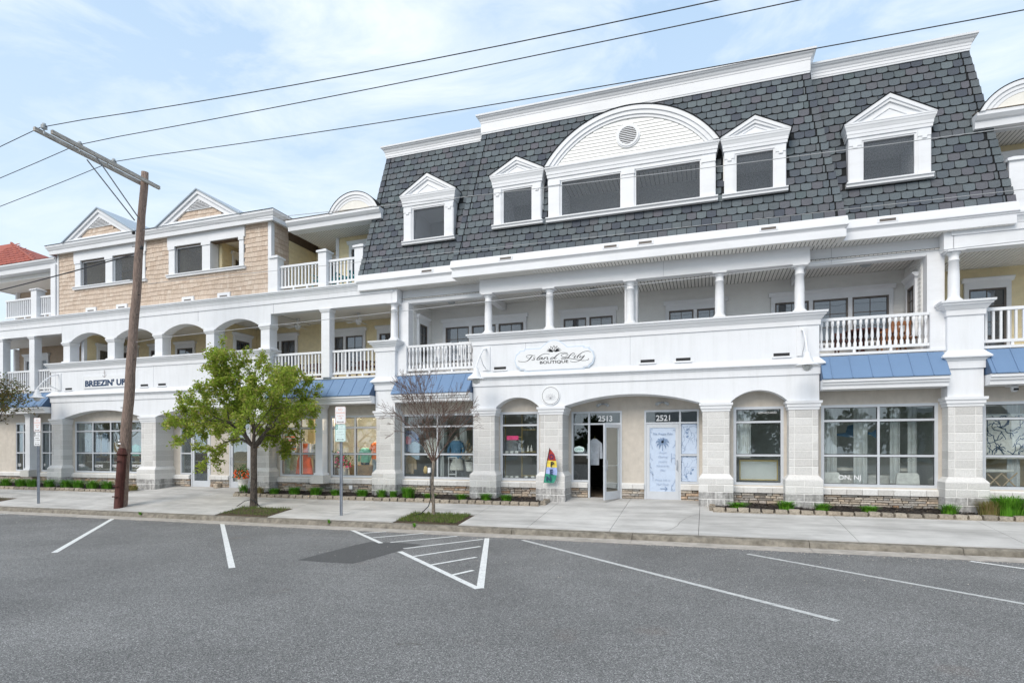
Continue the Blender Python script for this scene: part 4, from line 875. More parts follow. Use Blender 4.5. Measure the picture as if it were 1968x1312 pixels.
# upper arcade
pc = [-26.02, -23.37, -20.74, -18.09, -15.46]; ha = .26
arch_wall(-26.30, -15.20, 6.18, 6.95, .02, [(a + ha, b - ha, 6.50, .40) for a, b in zip(pc, pc[1:])]).build('upper_arcade', 'eifs', B2)
BELT = [(-.05, 6.93), (.03, 6.93), (.035, 7.08), (.045, 7.09), (.06, 7.14), (.10, 7.22), (.13, 7.24), (.135, 7.28), (.16, 7.285), (.165, 7.33), (-.05, 7.37)]
bl = MB().sweep(BELT, [(-31.0, .02), (-10.10, .02), (-10.10, .5)]).build('belt_cornice', 'eifs', B2)
for p_ in pc: 
    q = MB().box(p_ - .20, p_ + .20, .03, .42, 5.285, 6.06).build('upper_pier', 'white', B2)
    MB().sweep([(-.03, 6.03), (.02, 6.03), (.05, 6.10), (.065, 6.12), (.065, 6.178), (-.03, 6.178)], [(p_ - .20, .42), (p_ - .20, .03), (p_ + .20, .03), (p_ + .20, .42)]).box(p_ - .19, p_ + .19, .04, .41, 6.05, 6.179).sweep([(-.03, 5.29), (.06, 5.29), (.06, 5.33), (.02, 5.36), (-.03, 5.36)], [(p_ - .20, .42), (p_ - .20, .03), (p_ + .20, .03), (p_ + .20, .42)]).build('capital', 'white', q)
for s in (fx(380), fx(525)): MB().box(s - .006, s + .006, .012, .03, 6.55, 6.93).build('panel_joint', 'faint', bl)
# porch behind the upper arcade
soffit(B2, -26.9, -15.2, .42, 2.4, 6.62); MB().box(-30.9, -10.0, .3, 2.4, 4.05, 4.14).build('porch_floor', 'white', B2)
yw = MB().box(-25.6, -10.0, 2.3, 2.45, 4.1, 6.7).build('porch_wall', 'siding_yellow', B2)
W2 = [(fx(240, 2.3), fx(264, 2.3), 1), (fx(293, 2.3), fx(316, 2.3), 1), (fx(343, 2.3), fx(373, 2.3), 1), (fx(513, 2.3), fx(569, 2.3), 2), (fx(630, 2.3), fx(699, 2.3), 2), (fx(731, 2.3), fx(757, 2.3), 1)]
boards(yw, -25.4, -10.0, 4.14, 6.62, 2.3, .20, 'siding_yellow', [(a - .12, b + .12, 4.6, 6.35) for a, b, n in W2])
for a, b, n in W2: upwin(B2, a, b, 4.7, 6.05, 2.29, units=n, cols=2, rows=3)
for xw in (-25.62, -17.95):
    T = (lambda p, xw=xw: (xw - p[1], p[0], p[2]))
    sw = MB().box(xw - .12, xw, .55, 2.29, 4.14, 6.62).build('party_wall', 'siding_yellow', B2)
    boards(sw, .60, 2.27, 4.14, 6.62, 0, .20, 'siding_yellow', [(1.0, 1.95, 4.6, 6.30)], T=T)
    upwin(B2, 1.12, 1.83, 4.7, 5.98, -.005, T=T, cols=3, rows=4)
    MB().box(xw - .14, xw + .02, .46, .599, 4.14, 6.62).build('corner_board', 'white', B2)
# wing between the arcade and the tower
MB().box(-15.198, -10.12, .02, .34, 6.57, 6.95).box(-10.13, -9.92, .02, .62, 6.57, 7.05).build('wing_beam', 'white', B2)
MB().box(-15.2, -10.0, .34, 2.3, 6.64, 6.66).build('porch_ceiling', 'soffit', B2)
post(B2, -12.80, .16, 4.14, 6.57, .34, .30)
MB().box(-15.22, -10.74, .10, .42, 4.085, 4.15).box(-15.22, -10.74, .14, .42, 3.75, 4.085).build('balcony_edge', 'white', B2)
railing(B2, -15.20, -12.98, .20, 4.24, 5.10, False, .15); railing(B2, -12.62, -10.76, .20, 4.24, 5.10, False, .15)
awning(B2, -15.20, -10.76, [fx(p, -.1) for p in (548, 569, 591, 613, 635, 657, 680, 702)])
wall_grid(-15.25, -10.72, .55, 3.75, .4, .62, [(-15.10, -13.33, WZ0, WZ1), (-12.86, -10.88, WZ0, WZ1)]).build('stucco_wall', 'stucco', B2)
stone_base(B2, -15.25, -10.72, .34)
storefront(B2, -15.10, -13.33, WZ0, WZ1, .43, (-14.20,), (BAR, TR)); storefront(B2, -12.86, -10.88, WZ0, WZ1, .43, (-11.84,), (BAR, TR))
def slim(root, x, y=.18):
    c = MB().box(x - .15, x + .15, y - .15, y + .15, .70, 3.14).build('square_column', 'white', root)
    MB().box(x - .19, x + .19, y - .19, y + .19, .66, .74).build('column_base', 'white', c); MB().box(x - .19, x + .19, y - .19, y + .19, 3.10, 3.19).box(x - .17, x + .17, y - .17, y + .17, 3.04, 3.10).build('capital', 'white', c)
    MB().box(x - .27, x + .27, y - .27, y + .20, .37, .655).build('stone_plinth', 'sillstone', c); return c
slim(B2, -13.09); room(B2, -15.6, -10.5, .64, 3.9)
# third storey: tan shingles
HX0, HX1, HY = -26.66, -15.24, .12
o1, o2 = (-25.22, -21.86), (-19.93, -16.71)
hw_ = wall_grid(HX0, HX1, 7.34, 10.02, HY, HY + .2, [(o1[0], o1[1], 8.50, 9.56), (o2[0], o2[1], 8.50, 9.56)]).build('upper_wall', 'shake_gap', B2)
MB().box(HX0, HX0 + .2, HY + .2, 6, 7.3, 10).build('upper_side_wall', 'shake_gap', B2); MB().box(HX1 - .2, HX1, HY + .2, 6, 7.3, 10).build('upper_side_wall', 'shake_gap', B2)
rs = random.Random(3)
def shakes(wall, x0, x1, z0, z1, y, expo, holes, T=ident, m='shake', clip=None):
    mb = MB(); z = z0; k = 0
    while z < z1 - .01:
        zt_ = min(z + expo, z1); x = x0 + .001; ph = rs.uniform(0, 6)
        while x < x1 - .02:
            wd = min(rs.choice((.11, .14, .17, .20)), x1 - x); cx = x + wd / 2
            if not any(h[0] - .02 < x and x + wd < h[1] + .02 and h[2] < z - .0 and h[3] > zt_ - .1 for h in holes) and (clip is None or clip(cx, z + expo / 2)):
                dz_ = .018 * math.sin(x * 2.6 + ph) + rs.uniform(-.006, .006)
                a, b = x + .003, x + wd - .003
                mb.add([(a, y - .034, z + dz_), (b, y - .034, z + dz_), (b, y - .012, zt_ + .03), (a, y - .012, zt_ + .03), (a, y, z + dz_), (b, y, z + dz_)], [(0, 1, 2, 3), (0, 4, 5, 1), (0, 3, 4), (1, 5, 2)])
            x += wd
        z = zt_; k += 1
    xform(mb, T); stuff(mb.build('shakes', m, wall))
H1 = (-25.62, -21.46, 8.36, 10.02); H2 = (-20.30, -16.44, 8.36, 10.02)
shakes(hw_, HX0 + .08, HX1 - .14, 7.40, 10.0, HY, .175, [H1, H2])
shakes(hw_, .25, 1.0, 7.40, 10.0, 0, .175, [], T=lambda p: (HX1 - p[1], p[0], p[2]))
MB().box(HX0 - .02, HX0 + .07, HY - .05, HY + .1, 7.36, 10.0).build('corner_board', 'white', B2); MB().box(HX1 - .13, HX1 + .02, HY - .05, HY + .12, 7.36, 10.0).build('corner_board', 'white', B2)
for (a, b), H in ((o1, H1), (o2, H2)):
    m_ = (a + b) / 2; y = HY - .06; w_ = .20
    lg = MB().box(H[0] + .06, a, y, HY + .01, 8.50, 9.60).box(b, H[1] - .06, y, HY + .01, 8.50, 9.60).box(m_ - w_, m_ + w_, y, HY + .35, 8.50, 9.599).box(H[0], H[1], y - .02, HY + .01, 9.60, 10.0).build('loggia', 'white', B2)
    for u0, u1 in ((H[0] + .04, a + .02), (b - .02, H[1] - .04), (m_ - w_ - .03, m_ + w_ + .03)): MB().box(u0, u1, y - .03, y, 9.48, 9.598).build('capital', 'white', lg)
    MB().prismx([(HY, 8.38), (y - .04, 8.38), (y - .04, 8.45), (y - .08, 8.46), (y - .08, 8.495), (HY, 8.50)], H[0] - .03, H[1] + .03).build('window_sill', 'white', lg)
    yb_ = HY + 1.9
    MB().box(a - .1, b + .1, yb_, yb_ + .05, 7.9, 9.8).box(a - .15, a - .1, HY + .2, yb_, 7.9, 9.8).box(b + .1, b + .15, HY + .2, yb_, 7.9, 9.8).box(a - .1, b + .1, HY + .2, yb_, 7.85, 7.9).build('loggia_wall', 'siding_yellow', lg)
    MB().box(a - .1, b + .1, HY + .2, yb_, 9.70, 9.74).build('loggia_ceiling', 'soffit', lg)
for a, b in ((o1[0], (o1[0] + o1[1]) / 2 - .2), ((o1[0] + o1[1]) / 2 + .2, o1[1]), (o2[0], (o2[0] + o2[1]) / 2 - .2)):
    ring(a, b, 8.505, 9.56, .03, HY + .02, HY + .06).build('screen_frame', 'white', B2); MB().box(a + .02, b - .02, HY + .065, HY + .067, 8.52, 9.54).build('insect_screen', 'screen', B2)
upwin(B2, -23.1, -22.2, 8.1, 9.2, HY + 1.88, units=2); upwin(B2, -18.9, -18.3, 8.1, 9.2, HY + 1.88)
xs_ = -18.18 + .2
T = lambda p: (-17.98 - p[1], p[0], p[2])
pw = MB().box(-18.1, -17.98, HY + .36, HY + 1.9, 7.9, 9.7).build('party_wall', 'siding_yellow', B2); boards(pw, HY + .4, HY + 1.9, 7.9, 9.7, 0, .19, 'siding_yellow', [(1.0, 1.8, 7.9, 9.5)], T=T); upwin(B2, 1.1, 1.7, 8.1, 9.2, -.005, T=T, cols=2, rows=3)
# eave and gables
EX0, EX1 = -26.72, -15.18
MB().sweep([(-.3, 10.03), (.16, 10.03), (.17, 9.97), (.19, 9.97), (.20, 10.12), (.23, 10.15), (.27, 10.23), (.29, 10.245), (.295, 10.33), (-.3, 10.33)], [(EX0, 6), (EX0, .08), (EX1, .08), (EX1, 6)]).build('eave', 'white', B2)
MB().box(EX0, EX1, -.1, .12, 10.01, 10.02).build('eave_soffit', 'soffit', B2)
MB().add([(EX0 - .31, -.25, 10.34), (EX1 + .31, -.25, 10.34), (EX1 + .31, 6, 10.34), (EX0 - .31, 6, 10.34), (EX0 + 1.5, 3.2, 11.05), (EX1 - 1.5, 3.2, 11.05)], [(0, 1, 5, 4), (1, 2, 5), (2, 3, 4, 5), (3, 0, 4)]).build('roof', 'metal_grey', B2)
for xc in (-23.80, -18.47):
    hw, z0, ap, y = 2.07, 10.34, 11.52, -.20
    gb = MB().prism([(xc - hw + .1, z0), (xc + hw - .1, z0), (xc, ap - .08)], y + .12, y + 3.2).build('gable', 'shake_gap', B2)
    m = MB(); tri_ring(m, xc, hw, z0 - .02, ap, .12, y - .03, y + .3); tri_ring(m, xc, hw - .22, z0 - .02, ap - .14, .16, y + .03, y + .3); m.build('rake_board', 'white', gb)
    MB().prismx([(y + .3, 10.33), (y - .02, 10.33), (y - .02, 10.40), (y + .04, 10.46), (y + .3, 10.46)], xc - hw + .1, xc + hw - .1).build('gable_base', 'white', gb)
    r_ = MB(); tri_ring(r_, xc, hw + .06, z0 - .01, ap + .05, .045, y - .08, y + 3.4); r_.build('gable_roof', 'metal_grey', gb)
    shakes(gb, xc - 1.5, xc + 1.5, 10.46, 10.80, y + .12, .155, [], clip=lambda x, z, xc=xc: abs(x - xc) < (ap - .28 - z) / ((ap - z0) / hw) * 1.0 - .12)
    lv = MB(); lv.prism([(xc - .75, 10.80), (xc + .75, 10.80), (xc, 11.22)], y + .06, y + .125); l_ = lv.build('gable_louvre', 'white', gb)
    for i in range(5):
        zz = 10.845 + i * .055; h = .72 * (11.20 - zz) / .40 - .12
        if h > .05: MB().prismx([(y + .03, zz), (y + .06, zz + .02), (y + .06, zz + .038), (y + .03, zz + .018)], xc - h, xc + h).build('louvre', 'white', l_); MB().box(xc - h, xc + h, y + .052, y + .0595, zz + .022, zz + .052).build('louvre_gap', 'bronze', l_)
for px_, py_ in ((176, 597), (235, 591), (362, 576), (431, 567)):
    x = fx(px_, .08); q = MB().box(x - .30, x + .30, .04, .14, 7.36, 7.56).build('wall_vent', 'white', B2); MB().box(x - .18, x + .18, .035, .045, 7.405, 7.455).build('vent_slot', 'bronze', q)

# ---- set-back third-floor balcony, built for the left wing and mirrored for the right neighbour
def balcony3(root, T, full=True):
    def b(mb, n, m, par=root): return xform(mb, T).build(n, m, par)
    fl = b(MB().box(-15.2, -11.0, -.02, 2.6, 7.33, 7.38), 'balcony_floor', 'white')
    for x in (-15.05, -12.93, -11.42):
        q = b(MB().box(x - .17, x + .17, .0, .34, 7.37, 8.62), 'newel_post', 'white'); b(MB().box(x - .22, x + .22, -.05, .39, 8.60, 8.66).add([(x - .22, -.05, 8.66), (x + .22, -.05, 8.66), (x + .22, .39, 8.66), (x - .22, .39, 8.66), (x, .17, 8.78)], [(0, 1, 4), (1, 2, 4), (2, 3, 4), (3, 0, 4)]), 'post_cap', 'white', q)
    for x0, x1 in ((-14.88, -13.10), (-12.76, -11.59)): railing(root, x0, x1, .17, 7.50, 8.33, False, .15, T=T)
    w_ = b(MB().box(-15.2, -13.3, 2.6, 2.75, 7.3, 9.75).box(-13.3, -10.9, 1.4, 1.55, 7.3, 9.9).box(-13.3, -13.2, 1.55, 2.6, 7.3, 9.8), 'balcony_wall', 'siding_yellow')
    boards(w_, -15.2, -13.3, 7.38, 9.7, 2.6, .18, 'siding_yellow', [(-14.6, -13.7, 7.3, 9.4)], T=T); boards(w_, -13.2, -10.9, 7.38, 9.55, 1.4, .18, 'siding_yellow', [(-12.75, -11.3, 8.0, 9.35)], T=T)
    b(MB().box(-13.34, -13.2, 1.36, 1.42, 7.38, 9.6), 'corner_board', 'white', w_)
    upwin(root, -14.5, -13.82, 7.4, 9.1, 2.59, T=T, units=1, door=True); upwin(root, -12.62, -11.42, 8.15, 9.08, 1.39, T=T, units=2)
    b(MB().box(-14.55, -10.9, .3, 2.6, 9.60, 9.66), 'porch_ceiling', 'soffit')
    sb = MB(); n = 34
    for i in range(n): x = -14.5 + 3.6 * i / n; sb.box(x, x + .012, .3, 2.6, 9.594, 9.5995)
    stuff(b(sb, 'soffit_grooves', 'groove'))
    b(MB().prismx([(.5, 9.56), (.12, 9.56), (.10, 9.72), (.05, 9.74), (-.02, 9.82), (-.02, 9.90), (.5, 9.93)], -14.50, -10.6), 'eave', 'white')
    b(MB().add([(-14.6, -.05, 9.92), (-10.6, -.05, 9.92), (-10.6, 2.8, 10.55), (-14.6, 2.8, 10.55)], [(0, 1, 2, 3)]), 'porch_roof', 'shake')
    m = MB(); arc_ring(m, -11.62, 9.90, .98, .62, .10, -.06, .2, 20); arc_ring(m, -11.62, 9.90, .86, .52, .09, -.03, .2, 20); arc_ring(m, -11.62, 9.90, .755, .43, .09, -.01, .2, 20); d = b(m, 'arched_pediment', 'white')
    b(MB().prism(arch_pts(-12.5, -10.74, 9.90, 10.44, 20), .0, 1.6), 'tympanum', 'cream', d)
    m = MB(); arc_ring(m, -11.62, 9.90, 1.0, .64, .02, -.07, 1.7, 20); b(m, 'flashing', 'roof_dark', d)
balcony3(B2, ident)
rw = MB().box(HX1 + .002, HX1 + .03, 1.02, 2.6, 7.34, 9.62).build('recess_side_wall', 'siding_yellow', B2); boards(rw, 1.03, 2.58, 7.38, 9.6, 0, .18, 'siding_yellow', T=lambda p: (HX1 + .03 - p[1], p[0], p[2]))
MB().box(-15.2, -10.9, 2.75, 6, 7.3, 10.3).build('rear_block', 'siding_yellow', B2)
MB().add([(-15.9, 1.2, 10.32), (-10.9, 1.2, 10.32), (-10.9, 4, 10.75), (-15.9, 4, 10.75)], [(0, 1, 2, 3)]).build('roof', 'metal_grey', B2)
MB().box(-26.6, -15.3, 2.6, 8, 0, 10.2).build('rear_wall', 'siding_yellow', B2)

# ================================================================== RIGHT NEIGHBOUR (mirrored wing)
MX = lambda p: (2 * MC - p[0], p[1], p[2])
B4 = thing('neighbouring_building', (9, 2, 0), 'cream clapboard building cut by the right edge of the photo, with square balusters', 'building')
balcony3(B4, MX)
xform(MB().sweep(BELT, [(-15.5, .02), (-10.10, .02), (-10.10, .5)]), MX).build('belt_cornice', 'eifs', B4)
xform(MB().box(-15.2, -10.12, .02, .34, 6.57, 6.95).box(-10.13, -9.92, .02, .62, 6.57, 7.05), MX).build('wing_beam', 'white', B4)
MB().box(5.9, 11, .34, 2.3, 6.66, 6.68).build('porch_ceiling', 'soffit', B4); soffit(B4, 6.2, 10.9, .34, 2.3, 6.64)
MB().box(6.48, 11, .10, .42, 4.085, 4.15).box(6.48, 11, .14, .42, 3.75, 4.085).box(5.8, 11, .42, 2.3, 4.05, 4.14).build('balcony_edge', 'white', B4)
railing(B4, 6.52, 8.35, .20, 4.24, 5.10, False, .15); post(B4, 8.54, .16, 4.14, 6.57, .34, .30); railing(B4, 8.72, 10.6, .20, 4.24, 5.10, False, .15)
yw = MB().box(5.62, 11, 2.3, 2.45, 4.1, 6.7).build('porch_wall', 'siding_yellow', B4)
a, b = fx(1860, 2.3), fx(1932, 2.3); boards(yw, 5.75, 11, 4.14, 6.64, 2.3, .20, 'siding_yellow', [(a - .12, b + .12, 4.1, 6.35)]); upwin(B4, a, b, 4.2, 6.06, 2.29, cols=2, rows=4, door=True)
awning(B4, 6.50, 11, [fx(p, -.1) for p in (1906, 1949)] + [7.95, 8.5, 9.0, 9.5, 10, 10.5])
wall_grid(6.46, 11, .55, 3.75, .4, .62, [(6.60, 8.40, WZ0, WZ1)]).build('stucco_wall', 'stucco', B4); stone_base(B4, 6.46, 8.6, .34)
storefront(B4, 6.60, 8.40, WZ0, WZ1, .43, (7.9,), (BAR, TR)); room(B4, 6.3, 10.9, .64, 3.6)
slim(B4, 8.75)
MB().box(6.9, 11, 2.8, 8, 0, 10.2).build('rear_wall', 'siding_yellow', B4)

# ================================================================== FAR LEFT BUILDING (red scalloped hip roof)
B3 = thing('red_roofed_building', (-30, 2, 0), 'tan clapboard building with a red scalloped roof, cut by the left edge of the photo', 'building')
MB().box(-34, -26.31, .02, .40, 6.57, 6.93).build('wing_beam', 'white', B3)
post(B3, -28.20, .16, 4.14, 6.57, .34, .30); post(B3, -30.3, .16, 4.14, 6.57, .34, .3)
MB().box(-34, -26.96, .10, .42, 4.085, 4.15).box(-34, -26.96, .14, .42, 3.75, 4.085).box(-34, -25.7, .42, 2.3, 4.05, 4.14).build('balcony_edge', 'white', B3)
railing(B3, -28.02, -26.98, .20, 4.24, 5.10, False, .14); railing(B3, -30.1, -28.38, .20, 4.24, 5.10, False, .14); railing(B3, -33, -30.5, .20, 4.24, 5.10, False, .14)
q0, q1, q2 = fx(37, 2.3), fx(52, 2.3), fx(93, 2.3)
tw = MB().box(q0, -25.75, 2.3, 2.45, 4.1, 6.7).build('porch_wall', 'siding_tan', B3); boards(tw, q0, -25.75, 4.14, 6.6, 2.3, .20, 'siding_tan', [(q1 - .12, q2 + .12, 4.1, 6.3)])
upwin(B3, q1, q2, 4.2, 6.02, 2.29, units=2, cols=2, rows=4, frame='white', door=True)
MB().box(q0 - .1, q0 + .04, 2.1, 2.3, 4.14, 6.6).build('corner_board', 'white', B3)
MB().box(-36, -25.6, .34, 2.3, 6.66, 6.7).build('porch_ceiling', 'soffit', B3)
awning(B3, -33, -26.98, [fx(p, -.1) for p in (10, 27, 44, 61, 75, 88)][::1])
wall_grid(-33, -26.92, .55, 3.75, .4, .62, [(-29.9, -28.82, WZ0, WZ1), (-28.22, -27.0, WZ0, WZ1)]).build('stucco_wall', 'stucco', B3); stone_base(B3, -31, -26.92, .34)
storefront(B3, -29.95, -28.82, WZ0, WZ1, .43, (-29.42,), (BAR, TR)); storefront(B3, -28.22, -27.0, WZ0, WZ1, .43, (-27.68,), (BAR, TR)); slim(B3, -28.52); room(B3, -32, -26.8, .64, 3.6)
# upper terrace
MB().box(-34, -26.7, .0, 2.6, 7.33, 7.38).build('balcony_floor', 'white', B3)
newel(B3, -28.05, .17, 7.37, 8.74, .36); MB().box(-26.98, -26.70, .0, .3, 7.37, 9.6).build('post', 'white', B3)
railing(B3, -27.86, -27.0, .17, 7.50, 8.33, False, .13); railing(B3, -30.2, -28.24, .17, 7.50, 8.33, False, .13)
q0, q1, q2 = fx(38.6, 2.6), fx(67, 2.6), fx(85, 2.6)
tw = MB().box(q0, -26.7, 2.6, 2.75, 7.3, 9.7).build('terrace_wall', 'siding_tan', B3); boards(tw, q0, -26.7, 7.38, 9.6, 2.6, .2, 'siding_tan', [(q1 - .12, q2 + .12, 7.3, 9.0)]); upwin(B3, q1, q2, 7.5, 8.75, 2.59, units=1)
T = lambda p: (-27.05 + p[1], p[0], p[2])
MB().box(q0 - .1, q0 + .04, 2.45, 2.6, 7.38, 9.6).build('corner_board', 'white', B3)
MB().box(-34, -26.68, .2, 3.2, 9.58, 9.64).box(-34, -26.7, .45, .65, 9.3, 9.58).build('porch_ceiling', 'soffit', B3)
MB().prismx([(.5, 9.50), (.12, 9.50), (.10, 9.70), (.05, 9.72), (-.04, 9.82), (-.04, 9.88), (.5, 9.9)], -34, -26.72).build('eave', 'white', B3)
ax, az = fx(22, 3.0), fz(22, 468, 3.0); ex_, ez_ = fx(62, .2), 9.9
rf = MB().add([(-34, -.06, 9.89), (-26.72, -.06, 9.89), (-26.72, .9, 10.02), (-34, .9, 10.02)], [(0, 1, 2, 3)]).add([(-36, .3, 9.9), (ex_ + .1, .3, 9.92), (ax, 3.0, az), (-36, 3.0, az)], [(0, 1, 2, 3)]).add([(ex_ + .1, .3, 9.92), (ex_ + .1, 6, 9.92), (ax, 3, az)], [(0, 1, 2)]).build('hip_roof', 'red', B3)
mb = MB(); rr = random.Random(9); n = 11; dz_ = (az - 9.92) / n
for r_ in range(n):
    z = 9.92 + r_ * dz_; y = .3 + 2.7 * r_ / n; t = r_ / n; xr = ex_ + .1 + (ax - ex_ - .1) * t; x = -33.9 + (.16 if r_ % 2 else 0); le = math.atan2(2.7, az - 9.92)
    while x < xr:
        if x + .15 < xr:
            mt = Matrix.Translation((x, y - .05, z)) @ Matrix.Rotation(-le - .05, 4, 'X'); tm = MB().prism([(-.15, .36), (-.15, .12), (-.10, .03), (0, -.02), (.10, .03), (.15, .12), (.15, .36)], -.02, 0); mb.add([mt @ Vector(v) for v in tm.v], tm.f)
        x += .315
stuff(mb.build('shingles', 'red', rf))
MB().tube([(ex_ + .1, .28, 9.96), (ax, 3.0, az + .03)], .06, 6).build('hip_cap', 'red', rf)

# ================================================================== UTILITY POLE AND WIRES
pole = thing('utility_pole', (-18.93, -2.9, -.37), 'leaning brown wooden pole with a long side crossarm and a red-brown pipe guard', 'utility pole')
def pole_x(z): return -18.90 + 1.10 * (z + .37) / 11.23
n = 24; pts = []; rad = []
for i in range(n + 1):
    z = -.6 + 11.46 * i / n; pts.append((pole_x(z) + .012 * math.sin(i * .9), -2.9 + .01 * math.sin(i * 1.7), z)); rad.append(.178 - .068 * i / n + .004 * math.sin(i * 2.3))
MB().tube(pts, rad, 22).build('pole_shaft', 'wood', pole)
for y0, y1, dx in ((-6.12, -2.70, -.155), (-5.85, -2.45, .14)):
    a = MB(); x = pole_x(10.55) + dx; a.add([(x - .042, y0, 10.59), (x + .042, y0, 10.59), (x + .042, y0, 10.70), (x - .042, y0, 10.70), (x - .042, y1, 10.45), (x + .042, y1, 10.45), (x + .042, y1, 10.56), (x - .042, y1, 10.56)], [(0, 1, 2, 3), (4, 7, 6, 5), (0, 3, 7, 4), (1, 5, 6, 2), (3, 2, 6, 7), (0, 4, 5, 1)])
    a.build('crossarm', 'woodgrey', pole)
for dx in (-.22, .20): MB().tube([(pole_x(10.55) + dx, -4.62, 10.50), (pole_x(9.35) + dx * .55, -3.05, 9.22)], .019, 6).build('brace', 'galv', pole)
for y in (-5.95, -4.97, -3.93):
    x = pole_x(10.6) - .02; b_ = MB().lathe([(.02, -.12), (.02, .0), (.05, .01), (.085, .03), (.05, .05), (.085, .075), (.05, .095), (.08, .115), (.045, .135), (.05, .17), (.02, .19)], x, y, 14, 10.62 + .02 * (-y - 3)).build('insulator', 'insul', pole)
gd = MB(); P_ = [(pole_x(z) + .12, -3.08, z) for z in (-.6, .5, 1.42)]; gd.tube(P_, [.135, .135, .135], 18); gd.tube([(pole_x(1.42) + .12, -3.09, 1.40), (pole_x(1.5) + .10, -3.06, 1.62)], [.17, .09], 18); gd.build('pipe_guard', 'rust', pole)
for z in (.0, 1.2, .35): MB().tube([(pole_x(z) - .10, -3.13, z), (pole_x(z) + .06, -3.27, z), (pole_x(z) + .25, -3.22, z)], .018, 6).build('guard_strap', 'rust', pole)
tg = MB()
for px_, py_, w_, h_ in ((230, 846, .06, .05), (231, 852, .11, .05), (229, 860, .05, .03), (269, 847, .0, .0)):
    if w_: x, z = fx(px_, -3.1), fz(px_, py_, -3.1); tg.box(x - w_ / 2, x + w_ / 2, -3.135, -3.12, z - h_ / 2, z + h_ / 2)
tg.build('paper_tag', 'signwhite', pole)
rb = random.Random(2)
for z in (2.2, 3.0, 3.9, 4.6, 5.35, 6.1, 6.75, 7.3, 8.4):
    s = rb.choice((-1, 1)); x = pole_x(z); MB().tube([(x + s * .15, -2.95, z), (x + s * .25, -2.97, z)], .012, 5).build('step_bolt', 'black', pole)
MB().lathe([(.03, 0), (.05, .02), (.05, .10), (.02, .12)], pole_x(8.85) - .22, -2.98, 10, 8.80).build('bracket', 'black', pole)
MB().lathe([(.03, 0), (.05, .02), (.05, .10), (.02, .12)], pole_x(8.3) + .21, -2.98, 10, 8.25).build('bracket', 'black', pole)
def wire(y, z0, b1, b2, x0, x1, r, m, label, bl=None, x_at=-17.8, grp=None, y1=None, n=60):
    pts = []
    for i in range(n + 1):
        x = x0 + (x1 - x0) * i / n; d = x - x_at
        z = z0 + (b1 * d + b2 * d * d if d >= 0 else (bl if bl is not None else .16) * d + .0022 * d * d)
        pts.append((x, y, z))
    o = MB().tube(pts, r, 6).build('overhead_wire', m, None); tag(o, label, 'wire', grp); return o
wire(-5.95, 10.80, -.087, .00178, -60, 45, .0105, 'wire', 'highest black power wire, resting on the insulator at the crossarm tip', .15, grp='wires strung from the leaning pole')
wire(-4.97, 10.78, -.0475, .00082, -60, 45, .0105, 'wire', 'middle black power wire crossing the sky above the mansard roof', .14, grp='wires strung from the leaning pole')
wire(-3.93, 10.76, -.0710, .00122, -60, 45, .0105, 'wire', 'lowest power wire of the crossarm, passing behind the roof cornice tip', .14, grp='wires strung from the leaning pole')
wire(-2.9, 8.95, -.060, .00098, -17.9, 45, .008, 'wire_pale', 'thin pale cable crossing in front of the dormer windows', grp='pale cables in front of the middle building')
wire(-2.7, 7.2, -.0205, .0003, -17.9, 45, .0065, 'wire_pale', 'thin pale cable crossing low over the slate shingles', grp='pale cables in front of the middle building')
wire(-2.9, 5.26, .0193, .0001, -18.2, 45, .0085, 'wire_pale', 'pale cable crossing in front of the porch columns', grp='pale cables in front of the middle building')
pts = [(-18.2 - i * .8, -2.95, 8.15 - .105 * i * .8 + .0025 * (i * .8) ** 2) for i in range(0, 40)]
tag(MB().tube(pts, .02, 6).build('overhead_wire', 'wire', None), 'thick black cable leaving the pole to the left across the tan shingles', 'wire')

